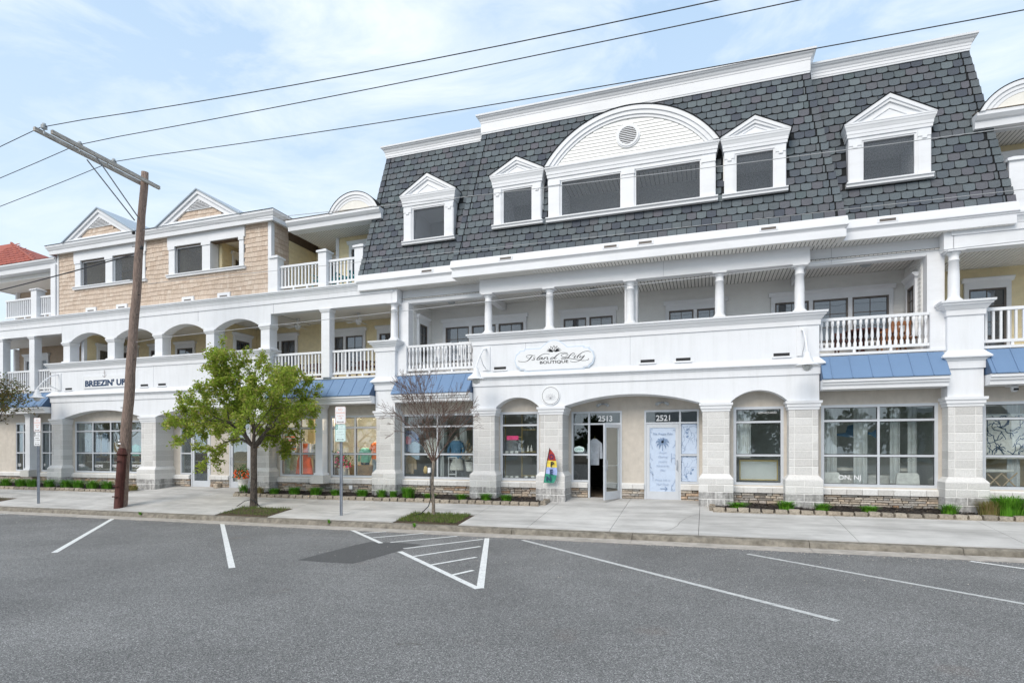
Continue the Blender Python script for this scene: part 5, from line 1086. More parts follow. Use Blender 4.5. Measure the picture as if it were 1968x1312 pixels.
# ================================================================== PARKING SIGNS
def parking_sign(x, y, zb, zt, label, green):
    t = thing('parking_sign', (x, y, zb), label, 'parking sign', 'parking signs on steel posts')
    MB().box(x - .028, x + .028, y - .006, y + .03, zb - .2, zt - .1).box(x - .032, x - .022, y - .03, y + .004, zb - .2, zt - .1).box(x + .022, x + .032, y - .03, y + .004, zb - .2, zt - .1).build('sign_post', 'galv', t)
    yy = y - .045
    def plate(z0, z1, m, w_=.18):
        c = .03; P_ = [(x - w_ + c, z0), (x + w_ - c, z0), (x + w_, z0 + c), (x + w_, z1 - c), (x + w_ - c, z1), (x - w_ + c, z1), (x - w_, z1 - c), (x - w_, z0 + c)]
        return MB().prism(P_, yy, yy + .004).build('sign_plate', m, t)
    a = plate(zt - .50, zt, 'signwhite'); b = plate(zt - 1.02, zt - .515, 'signgreen' if green else 'signwhite')
    def border(z0, z1, m, par):
        ring(x - .168, x + .168, z0 + .012, z1 - .012, .006, yy - .003, yy - .001).build('border', m, par)
    border(zt - .50, zt, 'redink', a); border(zt - 1.02, zt - .515, 'greenink' if green else 'ink', b)
    for tx, dz, sz, m in (('NO', .12, .095, 'redink'), ('PARKING', .205, .070, 'redink'), ('3 AM TO', .29, .055, 'redink'), ('6 AM', .36, .055, 'redink')): text_mb(tx, x, yy - .002, zt - dz, sz, thick=.0015, bold=.001).build('lettering', m, a)
    for tx, dx, dz, sz, m in (('HR', .05, .60, .06, None), ('PARKING', .05, .665, .05, None), ('8:00AM', 0, .755, .062, None), ('TO 5:00PM', 0, .83, .058, None), ('MAY 15-SEPT 15', 0, .90, .034, None)): text_mb(tx, x + dx, yy - .002, zt - dz, sz, thick=.0015).build('lettering', 'greyink' if green else 'bronze', b)
    q = MB().box(x - .165, x - .09, yy - .003, yy - .0005, zt - .665, zt - .54).build('number_panel', 'greenink' if green else 'ink', b); text_mb('2', x - .127, yy - .0048, zt - .64, .11, thick=.0015, bold=.003).build('lettering', 'signwhite', b)
    for zz, m, par in ((zt - .445, 'rust', a), (zt - .955, 'ink', b)):
        ar = MB().box(x - .085, x + .085, yy - .0025, yy - .0005, zz - .007, zz + .007); ar.prism([(x - .12, zz), (x - .08, zz + .022), (x - .08, zz - .022)], yy - .0025, yy - .0005).prism([(x + .12, zz), (x + .08, zz - .022), (x + .08, zz + .022)], yy - .0025, yy - .0005); ar.build('arrow', m, par)
parking_sign(-23.0, -2.92, -.38, 2.73, 'all-white parking sign pair on a steel post left of the wooden pole', False)
parking_sign(-10.06, -2.91, -.34, 2.83, 'red-edged parking sign above a pale green one, between the two street trees', True)

# ================================================================== TREES
def grow(rnd, p, d, L_, r, lvl, out, tips, spread, up, minr, droop=0, kids=(2, 3), shrink=.74):
    seg = 4; P_ = [p.copy()]; Rr = [r]; q = p.copy(); dd = d.copy()
    for i in range(seg):
        dd = (dd + Vector((rnd.uniform(-1, 1), rnd.uniform(-1, 1), rnd.uniform(-1, 1))) * .13 + Vector((0, 0, up)) * .08).normalized()
        q = q + dd * L_ / seg; P_.append(q.copy()); Rr.append(max(minr, r * (1 - .42 * (i + 1) / seg)))
    out.append((P_, Rr, lvl)); tips.append((q.copy(), dd.copy(), lvl, P_))
    if lvl == 0: return
    k = rnd.randint(*kids)
    for i in range(k):
        a = 2 * math.pi * (i + rnd.uniform(-.3, .3)) / k; o = dd.orthogonal().normalized(); o2 = dd.cross(o); s = spread * rnd.uniform(.65, 1.25)
        nd = (dd * math.cos(s) + (o * math.cos(a) + o2 * math.sin(a)) * math.sin(s)).normalized()
        grow(rnd, q, nd, L_ * shrink * rnd.uniform(.8, 1.15), Rr[-1] * .78, lvl - 1, out, tips, spread, up, minr, droop, kids, shrink)
    if lvl > 1:                                    # a side shoot
        m = P_[2]; nd = (dd + Vector((rnd.uniform(-1, 1), rnd.uniform(-1, 1), rnd.uniform(-.1, .6))) * .8).normalized(); grow(rnd, m, nd, L_ * shrink * .8, Rr[2] * .5, lvl - 2, out, tips, spread, up, minr, droop, kids, shrink)
def tree(seed, base, h, tr, label, bark, leaf=None, nleaf=0, L0=.9, lvl=5, spread=.45, up=.25, limbs=5, lean=.55, shrink=.74, minr=.004, squash=(1, 1, 1), group=None, size=.035, name='leafy_tree'):
    rnd = random.Random(seed); t = thing(name, base, label, 'tree', group); b = Vector(base); out = []; tips = []
    P_ = [b + Vector((.02 * math.sin(i * 1.3 + seed), .02 * math.cos(i * 1.1), -.15 + (h + .15) * i / 6)) for i in range(7)]
    MB().tube(P_, [tr * 1.35, tr * 1.08, tr, tr * .95, tr * .93, tr * .93, tr * 1.0], 14).build('trunk', bark, t)
    for i in range(limbs):
        a = 2 * math.pi * (i + rnd.uniform(-.25, .25)) / limbs; s = lean * rnd.uniform(.55, 1.2) if i else .12
        d = Vector((math.cos(a) * math.sin(s), math.sin(a) * math.sin(s), math.cos(s))); o_ = []; tp = []
        grow(rnd, P_[-1] - Vector((0, 0, rnd.uniform(0, .12))), d, L0 * rnd.uniform(.85, 1.15), tr * .55, lvl, o_, tp, spread, up, minr, shrink=shrink)
        tips += tp; mb = MB()
        for Q, Rr, lv in o_: mb.tube(Q, Rr, 8 if lv >= lvl - 1 else 5 if lv > 1 else 4, cap=False)
        if squash != (1, 1, 1): mb.v = [(b.x + (v[0] - b.x) * squash[0], b.y + (v[1] - b.y) * squash[1], b.z + h + (v[2] - b.z - h) * squash[2] if v[2] > b.z + h else v[2]) for v in mb.v]
        mb.build('limb', 'twig' if bark == 'barkpale' else bark, t)
    if leaf:
        mb = MB(); T_ = [x for x in tips if x[2] <= 2]
        for i in range(nleaf):
            q, d, lv, Q = rnd.choice(T_); u = rnd.random(); k = min(3, int(u * 4)); p = Vector(Q[k]).lerp(Vector(Q[k + 1]), u * 4 - k) + Vector((rnd.gauss(0, 1), rnd.gauss(0, 1), rnd.gauss(0, 1))) * .055
            p = Vector((b.x + (p.x - b.x) * squash[0], b.y + (p.y - b.y) * squash[1], b.z + h + (p.z - b.z - h) * squash[2] if p.z > b.z + h else p.z))
            n_ = Vector((rnd.gauss(0, 1), rnd.gauss(0, 1), rnd.gauss(0, 1) + .8)).normalized(); a = n_.orthogonal().normalized(); a.rotate(Matrix.Rotation(rnd.uniform(0, 6.28), 3, n_)); c = n_.cross(a); s = size * rnd.uniform(.6, 1.35); w_ = s * rnd.uniform(.42, .62)
            mb.add([p - a * s, p - c * w_ + n_ * s * .12, p + a * s, p + c * w_ + n_ * s * .12], [(0, 1, 2), (0, 2, 3)])
        stuff(mb.build('foliage', leaf, t))
    return t
tree(4, (-13.87, -2.23, -.27), 1.95, .105, 'young street tree in fresh yellow-green leaf with a grey trunk', 'bark', 'leaf', 36000, L0=.98, lvl=5, spread=.50, up=.16, limbs=7, lean=.92, squash=(.97, .82, .98), size=.048)
bt = tree(12, (-7.28, -2.55, -.28), 1.55, .045, 'small bare street tree with a fan of thin upright twigs', 'barkpale', None, 0, L0=.62, lvl=5, spread=.34, up=.12, limbs=7, lean=.62, shrink=.80, minr=.0042, squash=(.88, .78, 1.08), name='bare_tree')
tree(23, (-27.55, -2.6, -.30), 1.5, .10, 'bronze-tinged street tree cut off by the left edge of the photo', 'bark', 'leafred', 9500, L0=1.05, lvl=5, spread=.46, up=.2, limbs=6, lean=.62, squash=(1.0, 1, 1.12), size=.046)
# socket box and black hose on the bare tree, hoops at the leafy tree
sx_, sy_ = -7.30, -2.63
bx = thing('socket_box', (sx_, sy_, .95), 'small white electrical box strapped to the bare tree trunk', 'electrical box'); MB().box(sx_ - .09, sx_ - .01, sy_ - .03, sy_ + .03, .93, 1.08).build('cover', 'signwhite', bx); MB().lathe([(.0, 0), (.07, .02), (.085, .10), (.06, .20), (.02, .22)], sx_ - .17, sy_, 12, .90, .8, .5).build('cable_reel', 'dryblade', bx)
tag(MB().tube([(sx_ - .02, sy_ - .02, .95), (sx_ - .01, sy_ - .03, .5), (sx_ + .0, sy_ - .03, .2), (sx_ - .06, sy_ - .04, 0), (sx_ - .25, sy_ - .1, -.2), (sx_ - .55, sy_ - .15, -.29)], .014, 8).build('black_hose', 'black', None), 'black cable running down the bare tree into the grass', 'cable')
tag(MB().tube([(-14.35, -2.45, -.25), (-14.1, -2.38, -.08), (-13.85, -2.36, -.02), (-13.6, -2.4, -.10), (-13.4, -2.45, -.26)], .011, 6).build('hose', 'black', None), 'thin black hose arching round the foot of the leafy tree', 'hose')
MB().tube([(-13.97, -2.33, .28), (-13.87, -2.36, .28), (-13.77, -2.33, .28)], .02, 6)

# ================================================================== PLANTS
def clump(x, y, w_, h, n_, m, label, seed, group='grassy clumps in the planting beds', arch=1.0, z=None, name='lily_clump', bw=.008):
    rr = random.Random(seed); z0 = (gz(x, y) + .03) if z is None else z; mb = MB()
    if z is None: w_ *= 1.12; h *= 1.18; n_ = int(n_ * 1.25)
    for _ in range(n_):
        a = rr.uniform(0, 6.283); r0 = rr.uniform(0, w_ * .28); px_, py_ = x + math.cos(a) * r0, y + math.sin(a) * r0 * .7
        a += rr.uniform(-.6, .6); reach = w_ * rr.uniform(.12, .42) * arch; hh = h * rr.uniform(.55, 1.08); bwid = bw * rr.uniform(.7, 1.3); L_ = []; nx, ny = -math.sin(a) * bwid, math.cos(a) * bwid
        for k in range(4):
            t = k / 3; X_ = px_ + math.cos(a) * reach * t ** 1.6; Y_ = py_ + math.sin(a) * reach * .8 * t ** 1.6; Z_ = z0 + hh * (1 - (1 - t) ** 1.7) - hh * .18 * t ** 3; q = 1 - t * .85
            L_ += [(X_ - nx * q, Y_ - ny * q, Z_), (X_ + nx * q, Y_ + ny * q, Z_)]
        mb.add(L_, [(0, 1, 3, 2), (2, 3, 5, 4), (4, 5, 7, 6)])
    o = mb.build(name, m, None, (x, y, z0)); tag(o, label, 'plant', group); return o
left_l = ['green clump at the far left edge of the bed', 'green clump left of the white sign post', 'green clump just behind the white sign post', 'green clump right of the white sign post', 'green clump under the left edge of the big left window', 'green clump under the first bar of the big left window', 'green clump under the middle of the big left window', 'green clump just left of the wooden pole']
for i, (px_, l_) in enumerate(zip((12, 40, 62, 95, 127, 150, 178, 206), left_l)): clump(fx(px_, -.42), -.42, .75, .34, 260, 'blade', l_, i)
clump(fx(256, -.45), -.45, .55, .20, 160, 'dryblade', 'yellowish low clump just right of the wooden pole', 30); 
clump(fx(468, -.30), -.3, .5, .30, 150, 'blade', 'green and brown tuft left of the leafy tree trunk', 31); clump(fx(500, -.4), -.4, .42, .26, 150, 'dryblade', 'brown tuft right of the leafy tree trunk', 32)
mids = [(527, .55, .20, 'low green clump at the left foot of the orange dress window'), (566, .6, .27, 'green clump under the orange dress window'), (607, .62, .27, 'green clump below the slim white column'), (645, .5, .22, 'green clump just left of the pale green sign post'), (696, .6, .24, 'green clump right of the pale green sign post'), (733, .5, .26, 'green clump at the left foot of the left tower pier'), (756, .36, .24, 'narrow green clump at the right foot of the left tower pier'), (785, .66, .36, 'tall green clump left of the bare tree'), (826, .55, .17, 'sparse low clump behind the bare tree trunk'), (887, .5, .18, 'green clump left of the pier beside the narrow window'), (934, .5, .22, 'green clump in front of the pier beside the narrow window'), (973, .48, .20, 'green clump under the narrow window with the pink sign')]
for i, (px_, w_, h_, l_) in enumerate(mids): clump(fx(px_, -.38), -.38, w_, h_, int(250 * w_ / .5), 'blade', l_, 50 + i)
rts = [(1417, .62, .16, 'flat green clump at the left end of the right bed'), (1512, .62, .24, 'green clump between the single window and its right pier'), (1580, .5, .20, 'green clump right of the pier beside the big right window'), (1671, .52, .17, 'small green clump under the middle of the big right window'), (1825, .52, .26, 'bushy green clump in front of the right tower pier')]
for i, (px_, w_, h_, l_) in enumerate(rts): clump(fx(px_, -.42), -.42, w_, h_, int(230 * w_ / .5), 'blade', l_, 70 + i)
clump(fx(1902, -.45), -.45, .68, .38, 520, 'dryblade', 'dry brown ornamental grass right of the right tower pier', 90, arch=1.1, name='dry_grass_clump', bw=.005)
clump(fx(1940, -.40), -.40, .95, .50, 640, 'blade', 'tall green ornamental grass near the right edge of the photo', 91)
rr = random.Random(77)
for i, (a, b, dens, lab) in enumerate(((-28.9, -25.3, 500, 'sparse weeds in the far left tree pit'), (-14.2, -12.3, 1500, 'sparse weeds in the pit of the leafy tree'), (-8.0, -6.2, 2900, 'green weeds filling the pit of the bare tree'))):
    mb = MB()
    for _ in range(dens):
        x, y = rr.uniform(a, b), rr.uniform(-3.35, -2.3); z = gz(x, y) + .02; h = rr.uniform(.025, .085) * (1.25 if i == 2 else .8); t = rr.uniform(0, 6.28); c, s = math.cos(t) * .007, math.sin(t) * .007; dx, dy = rr.uniform(-.03, .03), rr.uniform(-.03, .03)
        mb.add([(x - c, y - s, z), (x + c, y + s, z), (x + dx, y + dy, z + h)], [(0, 1, 2)])
    tag(mb.build('weeds', 'weed', None), lab, 'weeds', kind='stuff')
gr = MB(); rr = random.Random(99)
for _ in range(1500):
    x = rr.uniform(-24, 7); y = -4.24 - abs(rr.gauss(0, .16)) if rr.random() < .75 else rr.uniform(-8, -4.2); s = rr.uniform(.004, .013); z = zr(x) + .002
    gr.add([(x - s, y, z), (x, y - s, z), (x + s, y, z), (x, y + s, z), (x, y, z + s * 1.1)], [(0, 1, 4), (1, 2, 4), (2, 3, 4), (3, 0, 4)])
tag(gr.build('street_grit', 'gutter', None), 'loose pale grit along the gutter edge of the street', 'grit', kind='stuff')
# a few weeds in the kerb joints
for i, (x, w_, l_) in enumerate(((-17.0, .18, 'weed growing over the kerb near the wooden pole'), (-9.9, .12, 'tiny weed on the kerb below the pale green sign'), (-7.25, .14, 'tiny weed on the kerb below the bare tree'))): clump(x, -3.7, w_, .12, 40, 'blade', l_, 95 + i, z=gz(x, -3.6) - .04, group='weeds in the kerb joints', name='kerb_weed')

# ================================================================== SIGNS AND LETTERING
# oval boutique board
sg = thing('shop_sign_board', (-4.41, -.05, 4.36), 'white scalloped name board with blue-grey edge and black script lettering', 'sign')
cxs, czs = -4.41, 4.10
def board_outline(g=0.0):
    W_, H_, c = 1.27 - g, .36 - g, .10; P_ = []
    P_ += [(-.42 + g * .3, H_)]; P_ += [(x, H_ + .235 * math.sin(math.pi * (x + .42) / .84) * (1 - g * .8)) for x in [-.35 + .7 * i / 10 for i in range(11)]]; P_ += [(.42 - g * .3, H_)]
    P_ += [(W_ - .34, H_), (W_ - .30, H_ - .05), (W_ - .17, H_ - .055), (W_ - .15, H_ - .10), (W_ - .05, H_ - .17), (W_, 0), (W_ - .05, -H_ + .17), (W_ - .15, -H_ + .10), (W_ - .17, -H_ + .055), (W_ - .30, -H_ + .05), (W_ - .34, -H_)]
    P_ += [(-W_ + .34, -H_), (-W_ + .30, -H_ + .05), (-W_ + .17, -H_ + .055), (-W_ + .15, -H_ + .10), (-W_ + .05, -H_ + .17), (-W_, 0), (-W_ + .05, H_ - .17), (-W_ + .15, H_ - .10), (-W_ + .17, H_ - .055), (-W_ + .30, H_ - .05), (-W_ + .34, H_)]
    return [(cxs + x, czs + z - .02) for x, z in P_]
cxs, czs = (fx(987, -.05) + fx(1145, -.05)) / 2, fz(1066, 688, -.05)
MB().prism(board_outline(), -.05, -.002).build('board_edge', 'signblue', sg); MB().prism(board_outline(.035), -.062, -.0505).build('board', 'signwhite', sg)
# script strokes traced as (x, z) fractions of the photo crop at 10.93x, thickness in crop units
def q(zx, zy, w_=9, X0=985, Y0=660, k=14.93, Y=-.066): px_ = X0 + zx / k; return (fx(px_, Y), fz(px_, Y0 + zy / k, Y), w_ / k * .0172)
SA = [[(470, 415, 7), (430, 410, 8), (395, 385, 10), (400, 355, 9), (450, 335, 9), (520, 330, 11), (590, 345, 11), (650, 342, 8)],
 [(570, 340, 10), (535, 385, 24), (490, 440, 24), (450, 480, 18), (400, 510, 12), (330, 525, 10), (250, 524, 10), (190, 515, 11), (165, 495, 9)],
 [(660, 395, 9), (615, 400, 12), (600, 420, 16), (635, 445, 20), (620, 470, 15), (575, 475, 12), (545, 470, 8)],
 [(1060, 305, 9), (1000, 290, 10), (920, 290, 10), (850, 315, 12), (780, 360, 18), (720, 420, 26), (692, 460, 22), (720, 475, 12), (762, 460, 8)],
 [(850, 395, 10), (800, 402, 14), (762, 440, 20), (765, 462, 14), (800, 455, 12), (850, 405, 12)], [(868, 392, 16), (838, 445, 22), (852, 465, 12), (890, 440, 8)],
 [(935, 388, 16), (892, 462, 22)], [(900, 440, 8), (960, 395, 14), (1010, 390, 16), (1010, 412, 20), (985, 450, 22), (1000, 462, 12), (1040, 445, 8)],
 [(1182, 395, 10), (1132, 395, 14), (1088, 430, 20), (1088, 455, 14), (1130, 452, 12), (1190, 402, 12)]]
SB = [[(385, 275, 9), (340, 260, 9), (240, 258, 10), (150, 285, 12), (80, 330, 20), (20, 390, 26), (0, 430, 20), (25, 440, 12), (80, 415, 8)],
 [(330, 350, 8), (380, 345, 11), (405, 320, 11), (380, 295, 11), (300, 285, 11), (220, 310, 12), (200, 340, 13), (230, 375, 12), (300, 385, 10), (370, 380, 8)],
 [(500, 350, 8), (560, 330, 10), (590, 290, 11), (560, 265, 11), (510, 285, 14), (460, 330, 22), (420, 385, 24), (370, 415, 15), (300, 440, 11), (220, 445, 10), (195, 430, 9), (220, 412, 10), (300, 408, 11), (400, 420, 13), (560, 440, 13), (700, 465, 12), (800, 485, 11), (900, 485, 10), (970, 465, 11), (1000, 440, 11), (970, 430, 10)],
 [(620, 345, 16), (562, 400, 24), (580, 415, 10), (620, 395, 8)], [(622, 318, 16), (634, 312, 16)], [(1045, 235, 10), (980, 215, 10), (900, 220, 10), (810, 250, 12), (730, 310, 20), (660, 380, 26), (652, 405, 18), (685, 408, 10)],
 [(770, 345, 16), (730, 385, 20), (728, 405, 14), (770, 400, 10), (840, 352, 10)], [(875, 335, 18), (820, 405, 22), (760, 465, 16), (690, 505, 11), (600, 528, 10), (510, 525, 10), (455, 505, 10)]]
strokes = [[q(*p) for p in s_] for s_ in SA] + [[q(p[0], p[1], p[2], X0=1065) for p in s_] for s_ in SB]
mb = MB()
for s_ in strokes: ribbon(mb, s_, -.066, .02, .003)
stuff_l = mb.build('script_lettering', 'ink', sg)
bx0, bx1 = q(780, 0)[0], q(400, 0, X0=1065)[0]; bq = text_mb('BOUTIQUE', (bx0 + bx1) / 2, -.066, fz(1064, 697.8, -.066), .118, thick=.003, bold=.002); w0 = max(v[0] for v in bq.v) - min(v[0] for v in bq.v); mid = (bx0 + bx1) / 2
bq.v = [(mid + (v[0] - mid) * (bx1 - bx0) / w0, v[1], v[2]) for v in bq.v]; bq.build('lettering', 'ink', sg)
def petal(mb, x, z, ang, L_, w_, y, th=.003, hollow=0):
    c, s = math.cos(ang), math.sin(ang); P_ = []
    for t in [i / 8 for i in range(9)]: P_.append((L_ * t, w_ * math.sin(math.pi * t ** .8)))
    P_ += [(L_ * t, -w_ * math.sin(math.pi * t ** .8)) for t in [i / 8 for i in range(7, 0, -1)]]
    V_ = [(x + a * c - b * s, z + a * s + b * c) for a, b in P_]
    if hollow: ribbon(mb, V_ + [V_[0]], y, hollow, th)
    else: mb.prism(V_, y, y + th)
lx, lz = q(1185, 238)[:2]; mb = MB()
for a, L_, w_ in ((170, .23, .014), (156, .215, .020), (141, .20, .020)): petal(mb, lx - .02, lz, R(a), L_, w_, -.066); petal(mb, lx + .02, lz, R(180 - a), L_, w_, -.066)
petal(mb, lx, lz + .03, R(90), .165, .038, -.066, hollow=.014); petal(mb, lx - .02, lz + .02, R(118), .18, .026, -.066, hollow=.012); petal(mb, lx + .02, lz + .02, R(62), .18, .026, -.066, hollow=.012)
mb.build('lotus_emblem', 'ink', sg)
# round lotus disc
rx, rz = fx(1058, -.04), fz(1058, 760, -.04); rd_ = thing('round_sign', (rx, -.04, rz - .28), 'round white disc sign with thin black ring and faint lotus drawing', 'sign')
MB().prism([(rx + .29 * math.cos(2 * math.pi * i / 40), rz + .29 * math.sin(2 * math.pi * i / 40)) for i in range(40)], -.04, -.002).build('disc', 'signwhite', rd_)
mb = MB(); ribbon(mb, [(rx + .262 * math.cos(2 * math.pi * i / 40), rz + .262 * math.sin(2 * math.pi * i / 40)) for i in range(41)], -.044, .009, .003); mb.build('ring', 'ink', rd_)
mb = MB()
for a, L_ in ((90, .17), (65, .17), (115, .17), (40, .18), (140, .18), (18, .17), (162, .17)): petal(mb, rx, rz - .10, R(a), L_, .03, -.044, hollow=.006)
ribbon(mb, [(rx - .2, rz - .11), (rx, rz - .14), (rx + .2, rz - .11)], -.044, .006); mb.build('lotus_outline', 'faint', rd_)
# name board on the left building
bs = thing('left_shop_sign', (fx(203, -.05), -.05, 4.15), 'white rectangular name board with navy block letters beside the wooden pole', 'sign')
MB().box(fx(160, -.05), fx(246, -.05), -.045, -.002, fz(160, 746, -.05), fz(160, 724, -.05)).build('board', 'signwhite', bs)
ring(fx(160, -.05) - .004, fx(246, -.05) + .004, fz(160, 746, -.05) - .004, fz(160, 724, -.05) + .004, .012, -.05, -.001).build('board_edge', 'white', bs)
xa, xb = fx(163, -.05), fx(241, -.05); tm = text_mb("BREEZIN' UP", (xa + xb) / 2, -.052, fz(203, 740.5, -.05), .335, thick=.006, bold=.014); w0 = max(v[0] for v in tm.v) - min(v[0] for v in tm.v); mid = (xa + xb) / 2; tm.v = [(mid + (v[0] - mid) * (xb - xa) / w0, v[1], v[2]) for v in tm.v]; tm.build('lettering', 'navy', bs)
ax_, az_ = fx(200.5, -.05), fz(200.5, 719, -.05); mb = MB(); ribbon(mb, [(ax_, az_ + .13), (ax_, az_ - .12)], -.05, .012); ribbon(mb, [(ax_ - .06, az_ + .07), (ax_ + .06, az_ + .07)], -.05, .010); ribbon(mb, [(ax_ - .11, az_ - .03), (ax_ - .07, az_ - .09), (ax_, az_ - .12), (ax_ + .07, az_ - .09), (ax_ + .11, az_ - .03)], -.05, .012)
ribbon(mb, [(ax_ + .025 * math.cos(t * .7854), az_ + .15 + .025 * math.sin(t * .7854)) for t in range(9)], -.05, .007); mb.build('anchor_emblem', 'rust', bs)
# house numbers and window lettering: parts of the building they are stuck to
def wtext(root, txt, px_, py_, Y, size, m='signwhite', sx=1, **k): text_mb(txt, fx(px_, Y), Y, fz(px_, py_, Y), size, sx=sx, thick=.002, **k).build('lettering', m, root)
wtext(B1, '2513', 1163.5, 809, .832, .24, sx=.95, bold=.005); wtext(B1, '2521', 1275.5, 808, .832, .24, sx=.95, bold=.005); wtext(B2, '2501', 389, 822.5, .832, .25, sx=.95, bold=.005)
for tx, px_, w_ in (('MEN', 157, .17), ('HOME', 190, .17), ('MEN', 222, .17), ('WOMEN', 265, .17)): wtext(B2, tx, px_, 896.5 if px_ < 170 else 897.5, .452, w_, bold=.004)
wtext(B3, 'DISCO', 13.5, 895, .452, .16, bold=.004); wtext(B3, 'TEES', 36, 895, .452, .16, bold=.004); wtext(B3, 'KIDS', 82, 895, .452, .16, bold=.004)
wtext(B1, 'ON, NJ', 1633, 921, .452, .175, bold=.002); wtext(B1, '609-967-0000'.replace('967-0000', '427-6032'), 1475, 794.5, .452, .085)
for px_ in (1587, 1751):
    x, z = fx(px_, .45), fz(px_, 883, .45); mb = MB(); ribbon(mb, [(x - .06, z), (x, z + .042), (x + .06, z), (x, z - .042), (x - .06, z)], .452, .007, .002); ribbon(mb, [(x - .02, z), (x + .02, z)], .452, .006, .002); mb.build('diamond_mark', 'ink', B1)
# printed film on the door
C('filmink', (.22, .31, .47)); C('filmfaint', (.40, .49, .64)); cx_ = (d20 + d21) / 2; yq = .787
for tx, z, s in (('The Preppy Palm', 2.03, .085), ('Unique', 1.47, .08), ('Clothing', 1.34, .08), ('Jewelry', 1.20, .08), ('Accessories', 1.07, .08), ('Gifts', .935, .08), ('Please visit us', .64, .08), ('Next Door', .51, .08)):
    text_mb(tx, cx_, yq, z, s, shear=.25, thick=.002).build('lettering', 'filmink' if z > 2 else 'filmfaint', dp, origin=None)
pm = MB(); px0, pz0 = cx_, 1.80
ribbon(pm, [(px0, 1.55, .022), (px0 + .004, 1.70, .018), (px0, 1.81, .014)], yq, .02, .002)
for a, L_ in ((80, .18), (112, .17), (140, .19), (35, .19), (170, .20), (8, .20), (205, .19), (-25, .19), (235, .17), (-55, .17), (60, .17)):
    c = math.cos(R(a)); s = math.sin(R(a)); ribbon(pm, [(px0, pz0, .02), (px0 + c * L_ * .5, pz0 + s * L_ * .5 + .02, .045), (px0 + c * L_ * .85, pz0 + s * L_ * .8 - .0, .035), (px0 + c * L_, pz0 + s * L_ - .06, .004)], yq, .02, .002)
po = pm.build('palm_print', 'filmink', dp)
ar = MB(); ribbon(ar, [(cx_ - .07, .40), (cx_ + .13, .40)], yq, .018, .002); ribbon(ar, [(cx_ + .07, .465), (cx_ + .14, .40), (cx_ + .07, .335)], yq, .018, .002); ao = ar.build('arrow_print', 'filmink', dp)
def scribble(mb, x0, x1, z0, z1, y, n_, seed, w_=.008):
    rr = random.Random(seed)
    for _ in range(n_):
        x, z = rr.uniform(x0, x1), rr.uniform(z0, z1); a = rr.uniform(0, 6.28); P_ = []
        for k in range(9):
            P_.append((min(max(x, x0), x1), min(max(z, z0), z1), w_ * rr.uniform(.6, 1.3))); a += rr.uniform(-.8, .8); x += math.cos(a) * .035; z += math.sin(a) * .045
        ribbon(mb, P_, y, w_, .002)
sb = MB(); scribble(sb, d20 + .115, d20 + .20, .35, 2.20, yq + .001, 9, 1); scribble(sb, d21 - .22, d21 - .115, .35, 2.20, yq + .001, 11, 2); so = sb.build('leaf_print', 'filmink', dp)
film = MB().box(-.705, -.26, .831, .836, .63, 1.39).box(-.705, -.26, .831, .836, 1.455, 2.35).build('window_film', 'filmblue', fr2)
sb = MB(); scribble(sb, -.70, -.265, .64, 1.38, .827, 16, 3); scribble(sb, -.70, -.265, 1.46, 2.34, .827, 18, 4)
rr = random.Random(8)
for _ in range(7): petal(sb, rr.uniform(-.62, -.35), rr.uniform(.7, 2.2), rr.uniform(0, 6.28), .10, .03, .826, .002)
sb.build('leaf_print', 'filmink', fr2)

# ================================================================== FLAG
fl = thing('feather_flag', (-4.50, -.30, .55), 'small striped red, yellow, blue and green OPEN flag on the pier', 'flag')
Yf = -.30; ed = [((1056.5, 862), (1057, 862)), ((1053.5, 872), (1065, 872)), ((1051.5, 884), (1068.5, 885)), ((1050, 890), (1069.5, 890)), ((1049, 897), (1070, 898)), ((1048.5, 905), (1071, 905)), ((1048, 909), (1070, 913)), ((1046.5, 918), (1068.5, 921)), ((1045, 927), (1064, 928))]
zz = [((fx(a[0], Yf), fz(*a, Yf)), (fx(b[0], Yf), fz(*b, Yf))) for a, b in ed]
cols = [('flagred', (.42, .05, .04)), ('flagred', 0), ('flagyellow', (.80, .62, .10)), ('flagyellow', 0), ('flagblue', (.38, .47, .78)), ('flagblue', 0), ('flaggreen', (.04, .27, .19)), ('flaggreen', 0)]
for n_, c in cols:
    if c: C(n_, c, .8, .12, 14)
for nm in ('flagred', 'flagyellow', 'flagblue', 'flaggreen'):
    mb = MB()
    for i, (n_, c) in enumerate(cols):
        if n_ == nm:
            (a, b), (c_, d_) = zz[i], zz[i + 1]; seg = 6; vs = []
            for (l, r_) in ((a, b), (c_, d_)):
                for k in range(seg + 1): t = k / seg; vs.append((l[0] + (r_[0] - l[0]) * t, Yf + .02 * math.sin(t * 7 + i * .5), l[1] + (r_[1] - l[1]) * t))
            m_ = len(vs); mb.add(vs + [(v[0], v[1] + .004, v[2]) for v in vs], [(k, k + 1, seg + 2 + k, seg + 1 + k) for k in range(seg)] + [(m_ + k, m_ + seg + 1 + k, m_ + seg + 2 + k, m_ + k + 1) for k in range(seg)])
    mb.build('flag_panel', nm, fl)
for ch, px_, py_, m_, s in (('O', 1060, 881.5, 'ink', .20), ('P', 1061.5, 896, 'ink', .20), ('E', 1060, 910.5, 'navy', .20), ('N', 1055, 923.5, 'navy', .20)):
    C('plum', (.12, .03, .10)); text_mb(ch, fx(px_, Yf), Yf - .035, fz(px_, py_, Yf), s, thick=.003, bold=.008).build('lettering', 'plum' if ch == 'O' else m_, fl)
